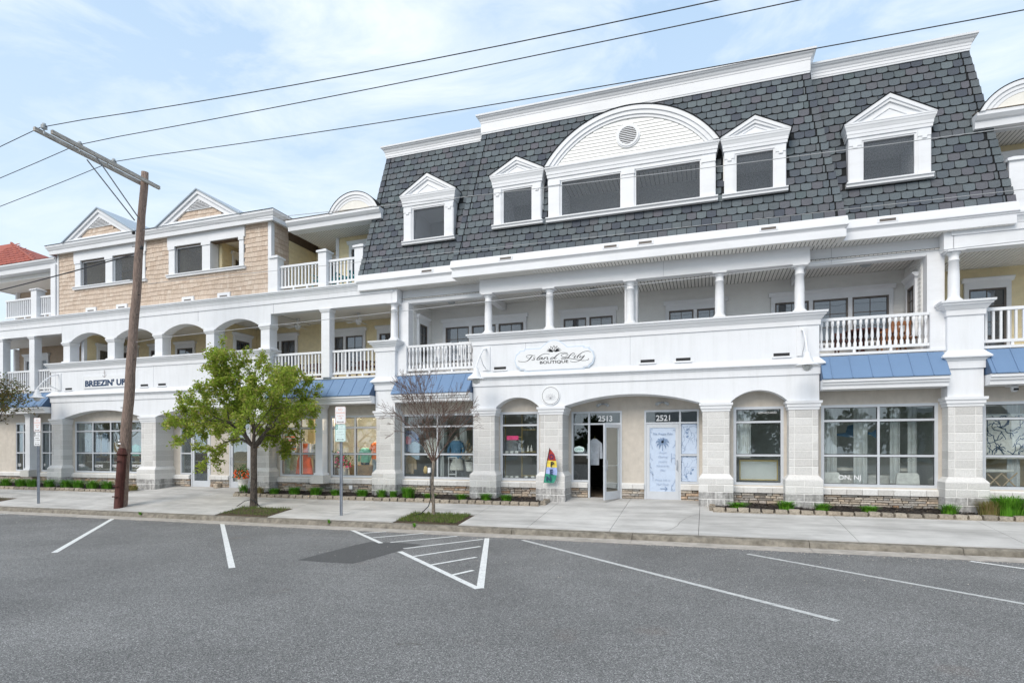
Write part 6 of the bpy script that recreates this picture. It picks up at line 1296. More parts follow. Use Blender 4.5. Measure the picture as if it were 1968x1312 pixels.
MB().tube([(fx(1056.5, Yf), Yf, fz(1056.5, 860, Yf)), (fx(1051.5, Yf), Yf, fz(1051.5, 884, Yf)), (fx(1048, Yf), Yf, fz(1048, 908, Yf)), (fx(1045, Yf), Yf, fz(1045, 928, Yf))], .008, 6).tube([(fx(1048, Yf), Yf, fz(1048, 908, Yf)), (fx(1049, -.1), -.13, fz(1049, 912, -.12))], .008, 6).build('flag_staff', 'black', fl)

# ================================================================== LAMPS, CAMERA, FANS
def gooseneck(xw, label):
    t = thing('gooseneck_lamp', (xw, 0, 3.6), label, 'wall lamp', 'white gooseneck lamps on the parapets'); yh = -.86
    MB().box(xw - .13, xw + .13, -.03, -.002, 4.10, 4.86).build('mounting_plate', 'white', t)
    MB().tube([(xw, -.03, 4.80), (xw, -.30, 4.72), (xw, -.62, 4.45), (xw, yh, 4.12), (xw, yh, 4.02)], .026, 8).tube([(xw, -.03, 4.15), (xw, -.3, 4.25), (xw, -.55, 4.50)], .015, 6).build('arm', 'white', t)
    MB().lathe([(.05, .36), (.07, .34), (.085, .25), (.13, .17), (.15, .09), (.19, .06), (.27, .02), (.29, .0), (.27, .005), (.14, .04), (.02, .06)], xw, yh, 24, 3.72).build('lamp_shade', 'white', t)
    C('frosted', (.70, .71, .70), .3); MB().lathe([(.0, 0), (.07, .01), (.105, .05), (.115, .10), (.115, .13)], xw, yh, 16, 3.60).build('globe', 'frosted', t)
    mb = MB(); 
    for i in range(6): a = i * math.pi / 3; mb.tube([(xw + .12 * math.cos(a), yh + .12 * math.sin(a), 3.72), (xw + .12 * math.cos(a), yh + .12 * math.sin(a), 3.62), (xw, yh, 3.58)], .005, 4)
    mb.build('cage', 'white', t)
gooseneck(-6.66, 'white gooseneck lamp at the left end of the middle parapet'); gooseneck(2.44, 'white gooseneck lamp at the right end of the middle parapet'); gooseneck(-26.43, 'white gooseneck lamp at the far left, over the blue awning')
for x, l_ in ((-3.05, 'small twin-head lamp above the open shop door'), (-1.25, 'small twin-head lamp above the palm tree door')):
    t = thing('twin_spot_lamp', (x, .78, 2.95), l_, 'wall lamp', 'twin lamps above the shop doors'); MB().lathe([(.06, 0), (.07, .01), (.06, .03)], x, .77, 12, 2.99).build('base', 'galv', t)
    for s in (-1, 1): MB().tube([(x + s * .05, .76, 3.0), (x + s * .12, .70, 2.98), (x + s * .17, .66, 2.94)], [.02, .045, .05], 10).build('lamp_head', 'insul', t)
t = thing('security_camera', (7.14, .25, 3.0), 'white dome security camera under the right awning', 'camera'); MB().box(7.05, 7.22, .10, .37, 3.13, 3.19).lathe([(.05, 0), (.075, .05), (.08, .12), (.07, .14)], 7.14, .12, 16, 3.0).build('housing', 'white', t); MB().box(7.10, 7.19, .02, .06, 3.03, 3.08).build('lens', 'black', t)
t = thing('wall_lantern', (5.25, 1.0, 5.9), 'dark barn-style lantern on the right porch end wall', 'wall lamp'); lx_, ly_, lz_ = fx(1798, .9), .9, fz(1798, 540, .9)
MB().lathe([(.02, .10), (.05, .09), (.13, .0), (.12, .0)], lx_, ly_, 14, lz_).build('lamp_shade', 'black', t); MB().tube([(lx_, ly_, lz_ + .1), (lx_ + .05, ly_, lz_ + .2), (lx_ + .12, ly_ , lz_ + .18), (5.36, ly_, lz_ + .1)], .012, 6).build('arm', 'black', t)
for x, y, l_ in ((-12.26, 1.25, 'white ceiling fan right of the square porch post'), (-15.0, 1.25, 'white ceiling fan near the end of the small arches')):
    t = thing('ceiling_fan', (x, y, 6.3), l_, 'ceiling fan', 'white ceiling fans on the yellow porch'); MB().tube([(x, y, 6.63), (x, y, 6.40)], .02, 8).lathe([(.07, .0), (.07, .03)], x, y, 14, 6.61).build('down_rod', 'white', t); MB().lathe([(.06, 0), (.12, .02), (.13, .08), (.07, .12)], x, y, 18, 6.30).build('motor', 'white', t); MB().lathe([(.0, 0), (.07, .02), (.10, .07), (.10, .09)], x, y, 16, 6.21).build('light_bowl', 'frosted', t)
    for k in range(5):
        a = k * 2 * math.pi / 5 + .4; c, s = math.cos(a), math.sin(a); MB().add([(x + c * .12 - s * .04, y + s * .12 + c * .04, 6.36), (x + c * .12 + s * .04, y + s * .12 - c * .04, 6.345), (x + c * .62 + s * .07, y + s * .62 - c * .07, 6.345), (x + c * .62 - s * .07, y + s * .62 + c * .07, 6.37)], [(0, 1, 2, 3)]).build('blade', 'white', t)
mk = [((-8.4, 1.1), 'left bay'), ((-5.0, 1.1), 'left part of the middle porch'), ((-3.4, 1.1), 'middle porch'), ((.4, 1.1), 'right part of the middle porch'), ((4.2, 1.1), 'right bay'), ((-27.6, 1.1), 'far left porch')]
for (x, y), l_ in mk:
    t = thing('ceiling_light', (x, y, 6.6), 'small round ceiling light in the ' + l_, 'ceiling light', 'round porch ceiling lights'); z = 6.715 if x > -20 else 6.655; MB().lathe([(.12, -.0), (.14, -.02), (.10, -.06), (.03, -.075)], x, y, 16, z).build('fixture', 'insul', t)

# ================================================================== FURNITURE ON THE BALCONIES
def chair(x, y, z, m, label, group, rocker=True, rot=0, back=1.12):
    t = thing('rocking_chair' if rocker else 'chair', (x, y, z), label, 'chair', group); w_ = .28
    for s in (-1, 1):
        MB().box(x + s * w_ - .02, x + s * w_ + .02, y + .20, y + .24, z + .05, z + back).build('back_post', m, t); MB().box(x + s * w_ - .02, x + s * w_ + .02, y - .24, y - .20, z + .05, z + .62).build('leg', m, t)
        MB().box(x + s * w_ - .04, x + s * w_ + .04, y - .28, y + .24, z + .62, z + .645).build('armrest', m, t)
        if rocker: MB().tube([(x + s * w_, y - .40, z + .07), (x + s * w_, y - .1, z + .02), (x + s * w_, y + .2, z + .02), (x + s * w_, y + .5, z + .09)], .02, 6).build('rocker', m, t)
    MB().box(x - w_, x + w_, y - .24, y + .2, z + .42, z + .45).build('seat', m, t)
    MB().box(x - w_, x + w_, y + .205, y + .235, z + back - .13, z + back - .01).build('top_rail', m, t)
    for i in range(6): xx = x - w_ + .05 + i * (2 * w_ - .1) / 5; MB().box(xx - .02, xx + .02, y + .212, y + .228, z + .46, z + back - .13).build('slat', m, t)
    return t
chair(fx(847, .75), .75, 4.16, 'white', 'white rocking chair behind the left turned balusters, nearer the tower', 'white rocking chairs on the left balcony'); chair(fx(893, .75), .75, 4.16, 'white', 'white rocking chair behind the left turned balusters, beside the parapet', 'white rocking chairs on the left balcony')
C('teak', (.30, .13, .06)); C('teal', (.03, .36, .40)); C('umber', (.10, .04, .035)); C('orange', (.72, .18, .05))
chair(fx(1742, 1.1), 1.1, 4.16, 'teak', 'brown wooden chair behind the right balusters, beside the end wall', 'brown chairs on the right balcony', False, back=.98); chair(fx(1716, 1.3), 1.45, 4.16, 'teak', 'brown wooden chair behind the right balusters, near the table', 'brown chairs on the right balcony', False, back=.85); chair(fx(1630, 1.2), 1.2, 4.16, 'umber', 'dark red chair behind the right balusters, left of the table', 'brown chairs on the right balcony', False, back=.75)
t = thing('round_table', (4.15, 1.2, 4.16), 'dark round table behind the right turned balusters', 'table'); MB().lathe([(.45, 0), (.46, .02), (.45, .035)], 4.15, 1.2, 24, 4.86).build('table_top', 'umber', t); MB().tube([(4.15, 1.2, 4.2), (4.15, 1.2, 4.86)], .04, 8).lathe([(.25, 0), (.23, .03), (.05, .06)], 4.15, 1.2, 16, 4.16).build('pedestal', 'umber', t)
for i, (x, l_) in enumerate(((-13.5, 'teal chair behind the upper railing, left of the middle newel'), (-12.5, 'teal chair behind the upper railing, right of the middle newel'), (-11.85, 'teal chair behind the upper railing, beside the slate roof'))): chair(x, .8, 7.38, 'teal', l_, 'teal chairs on the upper left balcony', False, back=.62)
for i, (x, l_) in enumerate(((-14.3, 'dark wicker chair on the yellow porch behind the left baluster run'), (-13.5, 'dark wicker chair on the yellow porch left of the square post'), (-12.1, 'dark wicker chair on the yellow porch right of the square post'), (-11.3, 'dark wicker chair on the yellow porch beside the tower box'))): chair(x, 1.1, 4.16, 'umber', l_, 'dark chairs on the yellow porch', False, back=.72)

# ================================================================== SHOP DISPLAYS
def cloth(name, col): C(name, col, .85, .10, 9); return name
def mannequin(x, y, z, h, top, bottom, label, tm, bm, skin='plaster', skirt=False, long_=False, name='mannequin'):
    t = thing(name, (x, y, z), label, 'mannequin', 'dressed mannequins in the shop windows'); C('plaster', (.62, .60, .56)); s = h / 1.75
    body = [(.10, .78), (.15, .85), (.165, .95), (.13, 1.10), (.16, 1.28), (.17, 1.38), (.10, 1.47), (.045, 1.50), (.045, 1.57), (.03, 1.60)]
    MB().lathe([(r * s, zz * s) for r, zz in body], x, y, 16, z, 1.15, .7).build('body', skin, t)
    MB().lathe([((r + .015) * s, zz * s) for r, zz in ([(.17, .86), (.17, .95), (.14, 1.10), (.17, 1.28), (.17, 1.37), (.11, 1.45)] if not long_ else [(.30, .05), (.27, .4), (.21, .8), (.17, .95), (.13, 1.10), (.16, 1.28), (.165, 1.36), (.10, 1.42)])], x, y, 18, z, 1.15, .75).build('dress' if long_ else 'top', tm, t)
    if not long_:
        if skirt: MB().lathe([(.24 * s, .50 * s), (.23 * s, .6 * s), (.17 * s, .92 * s)], x, y, 18, z, 1.1, .8).build('skirt', bm, t)
        else:
            for q_ in (-1, 1): MB().tube([(x + q_ * .09 * s, y, z + .9 * s), (x + q_ * .10 * s, y, z + .5 * s), (x + q_ * .11 * s, y, z + .05 * s)], [.10 * s, .085 * s, .075 * s], 10).build('trouser_leg', bm, t)
    for q_ in (-1, 1): MB().tube([(x + q_ * .19 * s, y, z + 1.38 * s), (x + q_ * .27 * s, y - .02, z + 1.15 * s), (x + q_ * .25 * s, y - .08, z + .90 * s)], [.055 * s, .05 * s, .035 * s], 8).build('sleeve' if not long_ else 'arm', tm if not long_ else skin, t)
    MB().tube([(x, y, z), (x, y, z + .8 * s)], .015, 6).lathe([(.14, 0), (.14, .02), (.02, .03)], x, y, 14, z).build('stand', 'galv', t); return t
def hung(x, y, z, w_, h, m, label, name='hanging_shirt', group='garments hanging in the shop windows', sleeves=True):
    t = thing(name, (x, y, z - h), label, 'garment', group)
    mb = MB().tube([(x - w_ * .42, y, z - .06), (x, y, z + .02), (x + w_ * .42, y, z - .06)], .008, 5).tube([(x, y, z + .02), (x, y, z + .08), (x + .025, y, z + .10)], .004, 4); mb.build('hanger', 'dryblade', t)
    P_ = [(x - w_ / 2, z - .08), (x - .05, z), (x + .05, z), (x + w_ / 2, z - .08), (x + w_ * .46, z - h), (x - w_ * .46, z - h)]; MB().prism(P_, y - .035, y + .035).build('cloth', m, t)
    if sleeves:
        for s in (-1, 1): MB().prism([(x + s * w_ * .5, z - .08), (x + s * (w_ * .5 + .09), z - .16), (x + s * (w_ * .5 + .11), z - h * .75), (x + s * (w_ * .5 + .01), z - h * .75)], y - .03, y + .03).build('sleeve', m, t)
    return t
cloth('coral', (.95, .16, .05)); cloth('pinktop', (.95, .30, .26)); cloth('aqua', (.22, .58, .50)); cloth('jeans', (.10, .20, .33)); cloth('paleblue', (.45, .60, .75)); cloth('offwhite', (.72, .72, .68)); cloth('denimdark', (.05, .10, .20)); cloth('grey', (.35, .36, .38)); cloth('tan', (.50, .38, .24)); cloth('mint', (.50, .66, .62)); cloth('navycloth', (.03, .06, .16)); cloth('floral', (.12, .20, .46)); cloth('pink', (.90, .30, .42)); cloth('wicker', (.35, .24, .13)); cloth('greenleaf', (.05, .14, .03)); cloth('seagreen', (.10, .38, .36)); cloth('stripeblue', (.10, .22, .36)); cloth('hotpink', (.98, .10, .30)); cloth('brass', (.60, .45, .16)); cloth('card', (.80, .80, .78))
def X4(px_, Y=.95): return fx(px_, Y)
yd = .95
mannequin(X4(585), yd, .35, 1.85, 0, 0, 'mannequin in a coral orange dress with pink top', 'coral', 'coral', long_=True); MB().lathe([(.19, 0), (.17, .12), (.19, .3), (.12, .42)], X4(585), yd, 18, 1.52, 1.12, .78)
mannequin(X4(606), 1.1, .35, 1.75, 0, 0, 'mannequin in pale grey sleeves beside the slim white column', 'offwhite', 'grey')
mannequin(X4(702), yd, .35, 1.55, 0, 0, 'mannequin in an aqua top and blue jeans', 'aqua', 'jeans'); mannequin(X4(722), 1.05, .35, 1.8, 0, 0, 'mannequin in an orange top and pale jeans at the tower edge', 'orange', 'paleblue')
mannequin(X4(877), yd, .35, 1.85, 0, 0, 'mannequin in a striped blue top and white skirt', 'stripeblue', 'offwhite', skirt=True)
hung(X4(789), .9, 2.25, .50, .75, 'floral', 'blue floral shirt hanging in the left window behind the bare tree'); hung(X4(788), .82, 2.05, .22, .28, 'pink', 'small pink top in front of the blue floral shirt', sleeves=False); hung(X4(800), .85, 1.85, .40, .62, 'paleblue', 'pale jeans hanging below the blue floral shirt', 'hanging_trousers', sleeves=False); hung(X4(790), .8, 1.35, .42, .62, 'tan', 'tan sweatshirt hanging low behind the bare tree'); hung(X4(830), 1.0, 2.0, .40, .7, 'offwhite', 'off-white shirt beside the window bar behind the bare tree')
hung(X4(984), .82, 1.92, .50, .42, 'grey', 'grey shirt on a wooden hanger below the pink sign'); C('palecheck', (.40, .44, .50)); hung(-3.40, 1.25, 1.93, .30, .85, 'palecheck', 'pale checked shirt hanging inside the open door')
hung(fx(186, .9), .9, 2.3, .30, 1.0, 'denimdark', 'dark blue clothes in the second pane of the left window', sleeves=False); hung(fx(200, .9), .95, 2.3, .30, 1.0, 'jeans', 'blue clothes beside the dark ones in the left window', sleeves=False); hung(fx(150, .9), 1.1, 2.1, .5, 1.1, 'grey', 'grey garment in the first pane of the left window')
hung(fx(222, .9), .9, 1.9, .45, .55, 'tan', 'tan triangle shawl in the third pane of the left window', sleeves=False); hung(fx(262, .9), .9, 1.8, .45, .5, 'aqua', 'grey-green tops right of the wooden pole in the left window')
# dresser with folded textiles
t = thing('dresser', (X4(549), .95, .45), 'mint green chest of drawers in the orange dress window', 'dresser'); x0, x1 = X4(535), X4(565); MB().box(x0, x1, .72, 1.2, .52, 1.42).build('carcass', 'mint', t)
for i in range(3):
    z = .60 + i * .27; MB().box(x0 + .03, x1 - .03, .70, .719, z, z + .24).build('drawer', 'mint', t)
    MB().tube([((x0 + x1) / 2 - .06, .70, z + .13), ((x0 + x1) / 2, .67, z + .10), ((x0 + x1) / 2 + .06, .70, z + .13)], .012, 6).build('handle', 'ink', t)
for s in (x0 + .04, x1 - .04): MB().box(s - .03, s + .03, .74, .8, .12, .52).build('leg', 'mint', t)
z = 1.43; rr = random.Random(6)
for i, m_ in enumerate(('grey', 'offwhite', 'pinktop', 'denimdark', 'orange', 'offwhite', 'pink', 'grey', 'coral', 'aqua')):
    h = rr.uniform(.05, .09); w_ = .30 - i * .012; o = MB().cbox(X4(551) - w_ + rr.uniform(-.03, .03), X4(551) + w_ + rr.uniform(-.03, .03), .74, 1.15, z, z + h, .02).build('folded_towel', m_, None); tag(o, ['lowest, grey towel of the stack on the mint dresser', 'off-white towel second from the bottom of the dresser stack', 'pink towel third from the bottom of the dresser stack', 'dark blue towel low in the dresser stack', 'orange towel in the middle of the dresser stack', 'off-white towel above the orange one on the dresser', 'bright pink towel in the upper dresser stack', 'grey towel near the top of the dresser stack', 'coral towel second from the top of the dresser stack', 'aqua towel on top of the dresser stack'][i], 'towel', 'folded towels stacked on the mint dresser'); z += h
# baskets, plants and planters in the second window
t = thing('wicker_basket', (X4(694), .9, .5), 'large wicker basket at the bottom of the aqua top window', 'basket'); MB().lathe([(.36, 0), (.40, .30), (.42, .46), (.40, .47)], X4(694), .95, 20, .55, 1.2, .7).build('basket_body', 'wicker', t)
def potted(x, y, z, s, label, pot, leafm, flower=None):
    t = thing('potted_plant', (x, y, z), label, 'plant', 'potted plants in the shop windows'); MB().lathe([(.10 * s, 0), (.14 * s, .22 * s), (.15 * s, .24 * s), (.12 * s, .24 * s)], x, y, 14, z).build('pot', pot, t); mb = MB(); rr = random.Random(int(abs(x) * 31)); fm = MB()
    for _ in range(170):
        p = Vector((x + rr.gauss(0, .11 * s), y + rr.gauss(0, .09 * s), z + .28 * s + abs(rr.gauss(0, .17 * s)))); a = rr.uniform(0, 6.28); L_ = .06 * s; mb.add([p, p + Vector((math.cos(a) * L_, math.sin(a) * L_, L_ * .4)), p + Vector((math.cos(a + .5) * L_, math.sin(a + .5) * L_, L_))], [(0, 1, 2)])
        if flower and rr.random() < .22: r_ = .035 * s; fm.lathe([(0, -r_), (r_, 0), (0, r_)], p.x, p.y - .03, 8, p.z)
    mb.build('leaves', leafm, t)
    if flower: fm.build('blossoms', flower, t)
potted(X4(650), .85, .62, 1.3, 'leafy plant in a wooden planter behind the pale green sign post', 'wicker', 'greenleaf'); potted(X4(664), .8, .55, 1.4, 'red and pink flowers right of the pale green sign post', 'card', 'greenleaf', 'hotpink')
potted(-16.9, .45, .10, 1.35, 'bunch of red and yellow tulips at the foot of the half-hidden second door', 'offwhite', 'greenleaf', 'coral')
potted(X4(906), .85, .85, 1.3, 'dried flower bunch at the right edge of the striped top window', 'card', 'tan', 'offwhite')
t = thing('chalkboard_easel', (X4(868, .8), .8, .6), 'white A-frame chalkboard below the striped top mannequin', 'chalkboard'); x0, x1 = fx(861.5, .8), fx(877.5, .8); ring(x0, x1, .72, 1.33, .035, .79, .815).box(x0, x0 + .035, .79, .815, .5, .72).box(x1 - .035, x1, .79, .815, .5, .72).build('frame', 'white', t); MB().box(x0 + .035, x1 - .035, .80, .81, .755, 1.295).build('slate', 'ink', t)
mb = MB(); scribble(mb, x0 + .06, x1 - .06, .80, 1.26, .796, 12, 5, .006); mb.build('chalk_writing', 'card', t)
# curtains
def curtain(x0, x1, z0, z1, y, label, m='curtain'):
    n_ = int((x1 - x0) / .03) + 2; vs = []
    for i in range(n_ + 1): x = x0 + (x1 - x0) * i / n_; d = .03 * math.sin(i * 1.5) + .01 * math.sin(i * .7); vs += [(x, y + d, z0), (x, y + d, z1)]
    o = MB().add(vs, [(2 * i, 2 * i + 2, 2 * i + 3, 2 * i + 1) for i in range(n_)]).build('curtain', m, None); tag(o, label, 'curtain', 'white curtains in the shop windows')
curtain(X4(846, 1.2), X4(853, 1.2), .3, 2.9, 1.2, 'narrow white curtain left of the striped top mannequin'); curtain(X4(883, 1.2), X4(896, 1.2), .3, 2.9, 1.2, 'white curtain right of the striped top mannequin')
curtain(fx(1408, .8), fx(1443, .8), 1.35, 2.72, .8, 'white curtain in the upper left of the single right window')
for a, b, l_ in ((1583, 1608, 'gathered curtain at the left edge of the big right window'), (1640, 1668, 'curtain left of the middle bar of the big right window'), (1710, 1730, 'curtain right of the middle bar of the big right window'), (1744, 1763, 'bright curtain in the right half of the big right window')): curtain(fx(a, 1.3), fx(b, 1.3), .3, 2.9, 1.3, l_)
curtain(fx(1935, 1.1), fx(1960, 1.1), .3, 2.9, 1.1, 'curtain in the window at the right edge of the photo')
# narrow window: gold rack, cards, bottles, pink sign
t = thing('gold_display_rack', (X4(1000), .85, .55), 'thin gold display rack in the narrow window', 'rack'); mb = MB()
xa, xb, xc_ = fx(971, .8), fx(1003, .8), fx(1030, .8)
for x in (xa, xb): mb.box(x - .01, x + .01, .80, .82, .56, 2.75)
for z, a, b in ((2.22, xb, xc_), (1.98, xa, xb), (1.50, xb, xc_), (.72, xb, xc_)): mb.box(a, b, .79, .83, z, z + .018)
mb.build('rack_frame', 'brass', t)
t = thing('pink_notice', (X4(985, .5), .5, 2.0), 'bright pink notice in the narrow window', 'notice'); MB().box(fx(974, .5), fx(996.5, .5), .49, .494, fz(985, 845, .5), fz(985, 837, .5)).build('card', 'hotpink', t)
for i, (px_, py_) in enumerate(((973.5, 869), (983, 869), (992.5, 869), (973.5, 917), (983, 917), (993, 917), (1011, 917), (1023.5, 917))):
    x, z = fx(px_, .55), fz(px_, py_, .55); o = MB().prism([(x - .055, z - .07), (x + .055, z - .07), (x + .055, z + .05), (x - .055, z + .05)], .55, .556).build('greeting_card', 'card', None); o.rotation_euler = (R(-12), 0, 0)
    tag(o, ['left card of the upper row of three in the narrow window', 'middle card of the upper row in the narrow window', 'right card of the upper row in the narrow window', 'leftmost card of the bottom row in the narrow window', 'second card of the bottom row in the narrow window', 'third card of the bottom row, under the rack post', 'fourth card of the bottom row in the narrow window', 'rightmost card of the bottom row in the narrow window'][i], 'card', 'small white cards in the narrow window')
for px_, l_ in ((1015, 'left white bottle on the rack shelf'), (1021.5, 'right white bottle on the rack shelf')): x = fx(px_, .81); tag(MB().lathe([(.035, 0), (.038, .10), (.015, .14), (.015, .19), (.018, .20)], x, .81, 12, 1.52).build('bottle', 'card', None), l_, 'bottle', 'white bottles on the gold rack')
t = thing('small_shop_sign', (fx(1112, .825), .82, 1.55), 'small pale oval open sign on the glass beside the open door', 'sign'); xs0, zs0 = fx(1113, .825), fz(1113, 862.5, .825)
MB().prism([(xs0 + a, zs0 + b) for a, b in ((-.15, -.06), (-.11, -.09), (.11, -.09), (.15, -.06), (.165, 0), (.15, .05), (.10, .07), (.0, .10), (-.10, .07), (-.15, .05), (-.165, 0))], .822, .83).build('board', 'signgreen', t); text_mb('OPEN', xs0, .819, zs0 - .045, .095, thick=.002).build('lettering', 'greenink', t)
# framed mirror / frames and seats in the right windows
t = thing('framed_board', (fx(1455, .8), .8, .6), 'gold framed board leaning in the single right window', 'frame'); x0, x1 = fx(1421, .8), fx(1495, .8); ring(x0, x1, .70, 1.28, .03, .78, .81).build('frame', 'brass', t); MB().box(x0 + .03, x1 - .03, .795, .80, .73, 1.25).build('panel', 'interior', t)
MB().box(x0 + .03, x1 - .03, .79, .795, .9, .93)
def seat(x, y, label):
    t = thing('slipcovered_chair', (x, y, .3), label, 'chair', 'white covered chairs in the big right window'); P_ = [(x - .30, .30), (x + .30, .30), (x + .25, .92), (x + .21, .96), (x - .21, .96), (x - .25, .92)]; MB().prism(P_, y, y + .12).build('backrest', 'card', t); MB().cbox(x - .27, x + .27, y + .12, y + .6, .3, .66, .02).build('seat', 'card', t)
seat(fx(1594, .75), .75, 'white covered chair at the left edge of the big right window'); seat(fx(1745, .75), .75, 'white covered chair in the right half of the big right window')
t = thing('bed', (4.2, 1.9, .2), 'bed with pale linen behind the big right window', 'bed'); MB().cbox(3.3, 5.5, 1.5, 3.2, .25, .85, .05).build('mattress', 'card', t)
for i, (x, r_) in enumerate(((3.75, .2), (4.1, -.15), (5.3, .25))): MB().lathe([(0, -.08), (.22, -.05), (.30, 0), (.22, .05), (0, .08)], x, 1.7, 12, 1.0, 1, 1).build('pillow', 'offwhite', t)
t = thing('wall_picture', (fx(1650, 2.2), 3.5, 1.7), 'abstract grey and blue picture on the wall of the big right window', 'picture'); MB().box(3.2, 4.7, 3.50, 3.54, 1.7, 2.5).build('frame', 'card', t); mb = MB(); scribble(mb, 3.3, 4.6, 1.8, 2.4, 3.49, 30, 21, .03); mb.build('brush_strokes', 'jeans', t)
t = thing('wall_picture', (fx(1925, .9), .9, 1.4), 'tall picture with grey branching lines in the right edge window', 'picture'); x0 = fx(1893, .9); MB().box(x0, x0 + .85, .9, .93, 1.35, 2.5).build('canvas', 'card', t); mb = MB(); scribble(mb, x0 + .05, x0 + .8, 1.4, 2.45, .895, 45, 22, .018); mb.build('branch_drawing', 'denimdark', t)
t = thing('fish_wall_panel', (fx(1640, 1.6), 1.6, 1.8), 'blue-grey billfish cut-out hung high in the big right window', 'decoration'); zc_ = fz(1640, 833, 1.6); xc_ = fx(1640, 1.6)
MB().prism([(xc_ - .62, zc_ - .02), (xc_ - .2, zc_ + .03), (xc_ - .15, zc_ + .22), (xc_ + .1, zc_ + .30), (xc_ + .12, zc_ + .10), (xc_ + .45, zc_ + .03), (xc_ + .62, zc_ + .16), (xc_ + .58, zc_), (xc_ + .66, zc_ - .2), (xc_ + .42, zc_ - .03), (xc_ + .1, zc_ - .10), (xc_ - .15, zc_ - .10)], 1.58, 1.6).build('fish_body', 'jeans', t); MB().tube([(xc_ - .1, 1.59, zc_ + .2), (xc_ - .1, 1.59, 3.29)], .004, 4).tube([(xc_ + .3, 1.59, zc_), (xc_ + .3, 1.59, 3.29)], .004, 4).build('cord', 'galv', t)
t = thing('crossed_leg_bench', (fx(1925, .7), .75, .55), 'small bench with crossed wooden legs in the right edge window', 'bench'); x0, x1 = fx(1893, .7), fx(1950, .7)
MB().cbox(x0, x1, .70, 1.0, 1.0, 1.08, .02).build('seat', 'offwhite', t)
for a in (x0 + .05, (x0 + x1) / 2 + .05): MB().tube([(a, .74, .62), (a + .33, .74, 1.0)], .018, 6).tube([(a + .33, .78, .62), (a, .78, 1.0)], .018, 6).build('leg', 'tan', t)
# warm ceiling lamps seen lit behind the second window
M['lamp'] = mat_emit('lit_lamp', (1, .72, .38), 14)
for px_, l_ in ((693, 'lit warm ceiling lamp, left of two in the aqua top window'), (718, 'lit warm ceiling lamp, right of two in the aqua top window')):
    x = fx(px_, 1.4); t = thing('ceiling_lamp', (x, 1.4, 2.9), l_, 'ceiling lamp', 'lit lamps in the shop'); pl_ = bpy.data.lights.new('lamp_light', 'POINT'); pl_.energy = 16; pl_.color = (1, .80, .58); pl_.shadow_soft_size = .08; po_ = bpy.data.objects.new('lamp_light', pl_); COL.objects.link(po_); po_.parent = t; po_.location = (0, -.05, -.12); MB().lathe([(.0, 0), (.06, .01), (.07, .04), (.03, .06)], x, 1.4, 14, 2.86).build('bulb', 'lamp', t); MB().tube([(x, 1.4, 2.92), (x, 1.4, 3.3)], .006, 5).build('cord', 'black', t)
# shoes and shelves in the left window
t = thing('display_shelf', (-24.0, .95, .6), 'long pale display shelf in the big left window', 'shelf'); MB().box(-25.9, -22.0, .8, 1.1, 1.02, 1.06).box(-25.9, -22.0, .8, 1.1, .70, .74).build('shelf_board', 'card', t)
for i, (x, m_, l_) in enumerate(((-25.3, 'denimdark', 'dark folded clothes at the left end of the display shelf'), (-24.5, 'umber', 'brown bag on the display shelf, second from the left'), (-23.6, 'jeans', 'blue folded clothes in the middle of the display shelf'), (-22.6, 'navycloth', 'navy folded clothes at the right end of the display shelf'))): tag(MB().cbox(x - .22, x + .22, .82, 1.08, 1.06, 1.22, .03).build('folded_clothes', m_, None), l_, 'clothes', 'folded clothes on the display shelf')
t = thing('stone_block_doorstop', (-18.35, .55, .04), 'small grey stone block beside the half-hidden door', 'stone'); MB().cbox(-18.46, -18.25, .52, .72, .04, .22, .03).build('stone_body', 'ledge', t)
t = thing('wall_socket', (fx(674.5, .3), .30, .15), 'small white outlet cover on the stone wall right of the sign post', 'outlet'); xx = fx(674.5, .3); MB().cbox(xx - .07, xx + .07, .27, .30, .17, .31, .01).build('cover', 'signwhite', t)

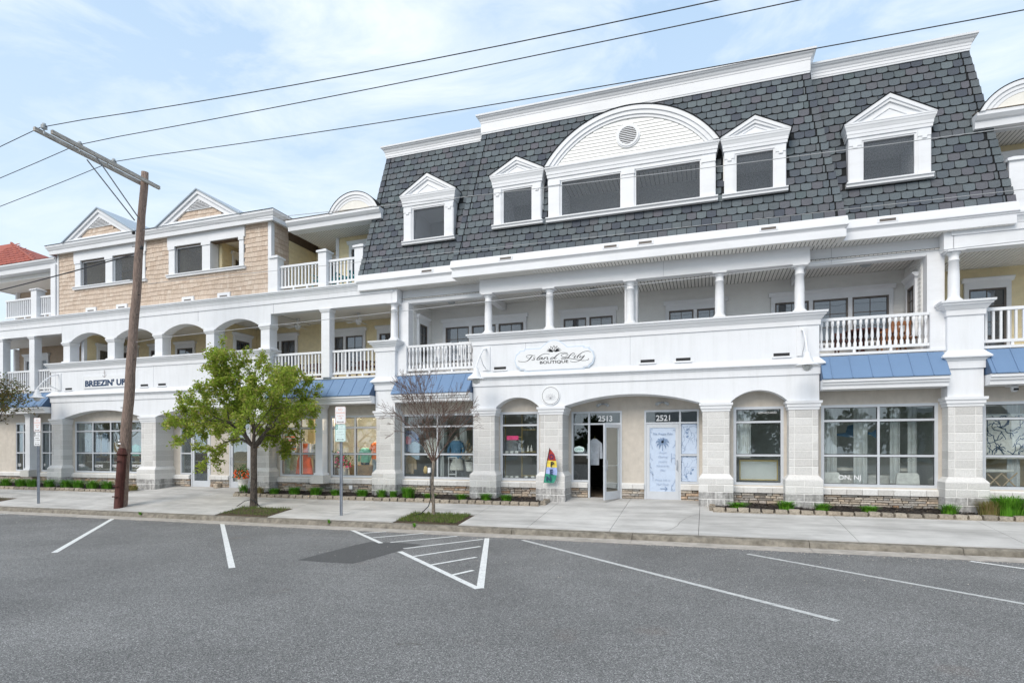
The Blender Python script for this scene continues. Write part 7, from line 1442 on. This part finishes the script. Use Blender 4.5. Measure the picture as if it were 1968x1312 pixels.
# ================================================================== ACROSS THE STREET (seen only in the glass)
def house(x, y, w_, d, h, m, label):
    t = thing('house', (x, y, -.6), label, 'building', 'houses across the street'); MB().box(x - w_ / 2, x + w_ / 2, y - d, y, -.7, h).build('wall', m, t)
    MB().add([(x - w_ / 2 - .4, y + .5, h), (x + w_ / 2 + .4, y + .5, h), (x + w_ / 2 + .4, y - d - .5, h), (x - w_ / 2 - .4, y - d - .5, h), (x - w_ / 2 - .4, y - d / 2, h + 2.6), (x + w_ / 2 + .4, y - d / 2, h + 2.6)], [(0, 1, 5, 4), (2, 3, 4, 5), (0, 4, 3), (1, 2, 5), (0, 3, 2, 1)]).build('roof', 'slate', t)
    for k in range(3):
        xx = x - w_ * .32 + k * w_ * .32
        for z in (1.0, 3.9):
            if z < h - 1: f_ = MB().box(xx - .6, xx + .6, y, y + .06, z - .1, z + 1.5).build('window', 'white', t); MB().box(xx - .5, xx + .5, y + .06, y + .08, z, z + 1.4).build('pane', 'winglass', f_)
C('hsand', (.42, .38, .30)); C('hgrey', (.38, .42, .42))
house(-46, -92, 14, 9, 6.2, 'hgrey', 'grey house across the street, mirrored in the left shop windows'); house(-2, -96, 15, 9, 6.4, 'hsand', 'sand coloured house across the street, mirrored in the middle shop windows'); house(38, -90, 13, 9, 6.0, 'hgrey', 'grey house across the street, mirrored in the right shop windows')
M['farleaf'] = mat_pieces('far_tree_leaf', [(.045, .075, .018), (.07, .10, .025), (.03, .055, .014)], .8)
for i, (x, y, h) in enumerate(((-60, -80, 9), (-26, -70, 8), (-17, -76, 7), (8, -72, 8), (15, -80, 6), (50, -76, 9), (60, -80, 10), (-38, -74, 7), (-8, -78, 6), (-1, -74, 5), (22, -77, 8), (29, -73, 7), (36, -78, 6), (-46, -76, 9))):
    rr = random.Random(200 + i); t = thing('roadside_tree', (x, y, -.6), 'dense green tree across the street', 'tree', 'trees across the street'); t['label'] = ('short tree', 'tall tree', 'low tree', 'very tall tree', 'medium tree', 'tall thin tree', 'broad high tree', 'small dark tree', 'low round tree', 'shrubby tree', 'mid-sized green tree', 'wide low tree', 'sparse short tree', 'high leftmost tree')[i] + ' across the street, mirrored in the shop glass'
    MB().tube([(x, y, -.7), (x, y, h * .5)], [.3, .18], 8).build('trunk', 'bark', t); mb = MB()
    cl = [(x + rr.gauss(0, h * .30), y + rr.gauss(0, h * .14), h * (.12 + rr.random() * .7), h * rr.uniform(.12, .24)) for _ in range(20)]
    for _ in range(2200):
        c = rr.choice(cl); v = Vector((rr.gauss(0, 1), rr.gauss(0, 1), rr.gauss(0, 1))).normalized() * c[3] * rr.uniform(.6, 1); p = Vector(c[:3]) + v; a = Vector((rr.gauss(0, 1), rr.gauss(0, 1), rr.gauss(0, 1))).normalized() * .28; b = a.orthogonal().normalized() * .22; mb.add([p - a, p - b, p + a, p + b], [(0, 1, 2, 3)])
    stuff(mb.build('foliage', 'farleaf', t))
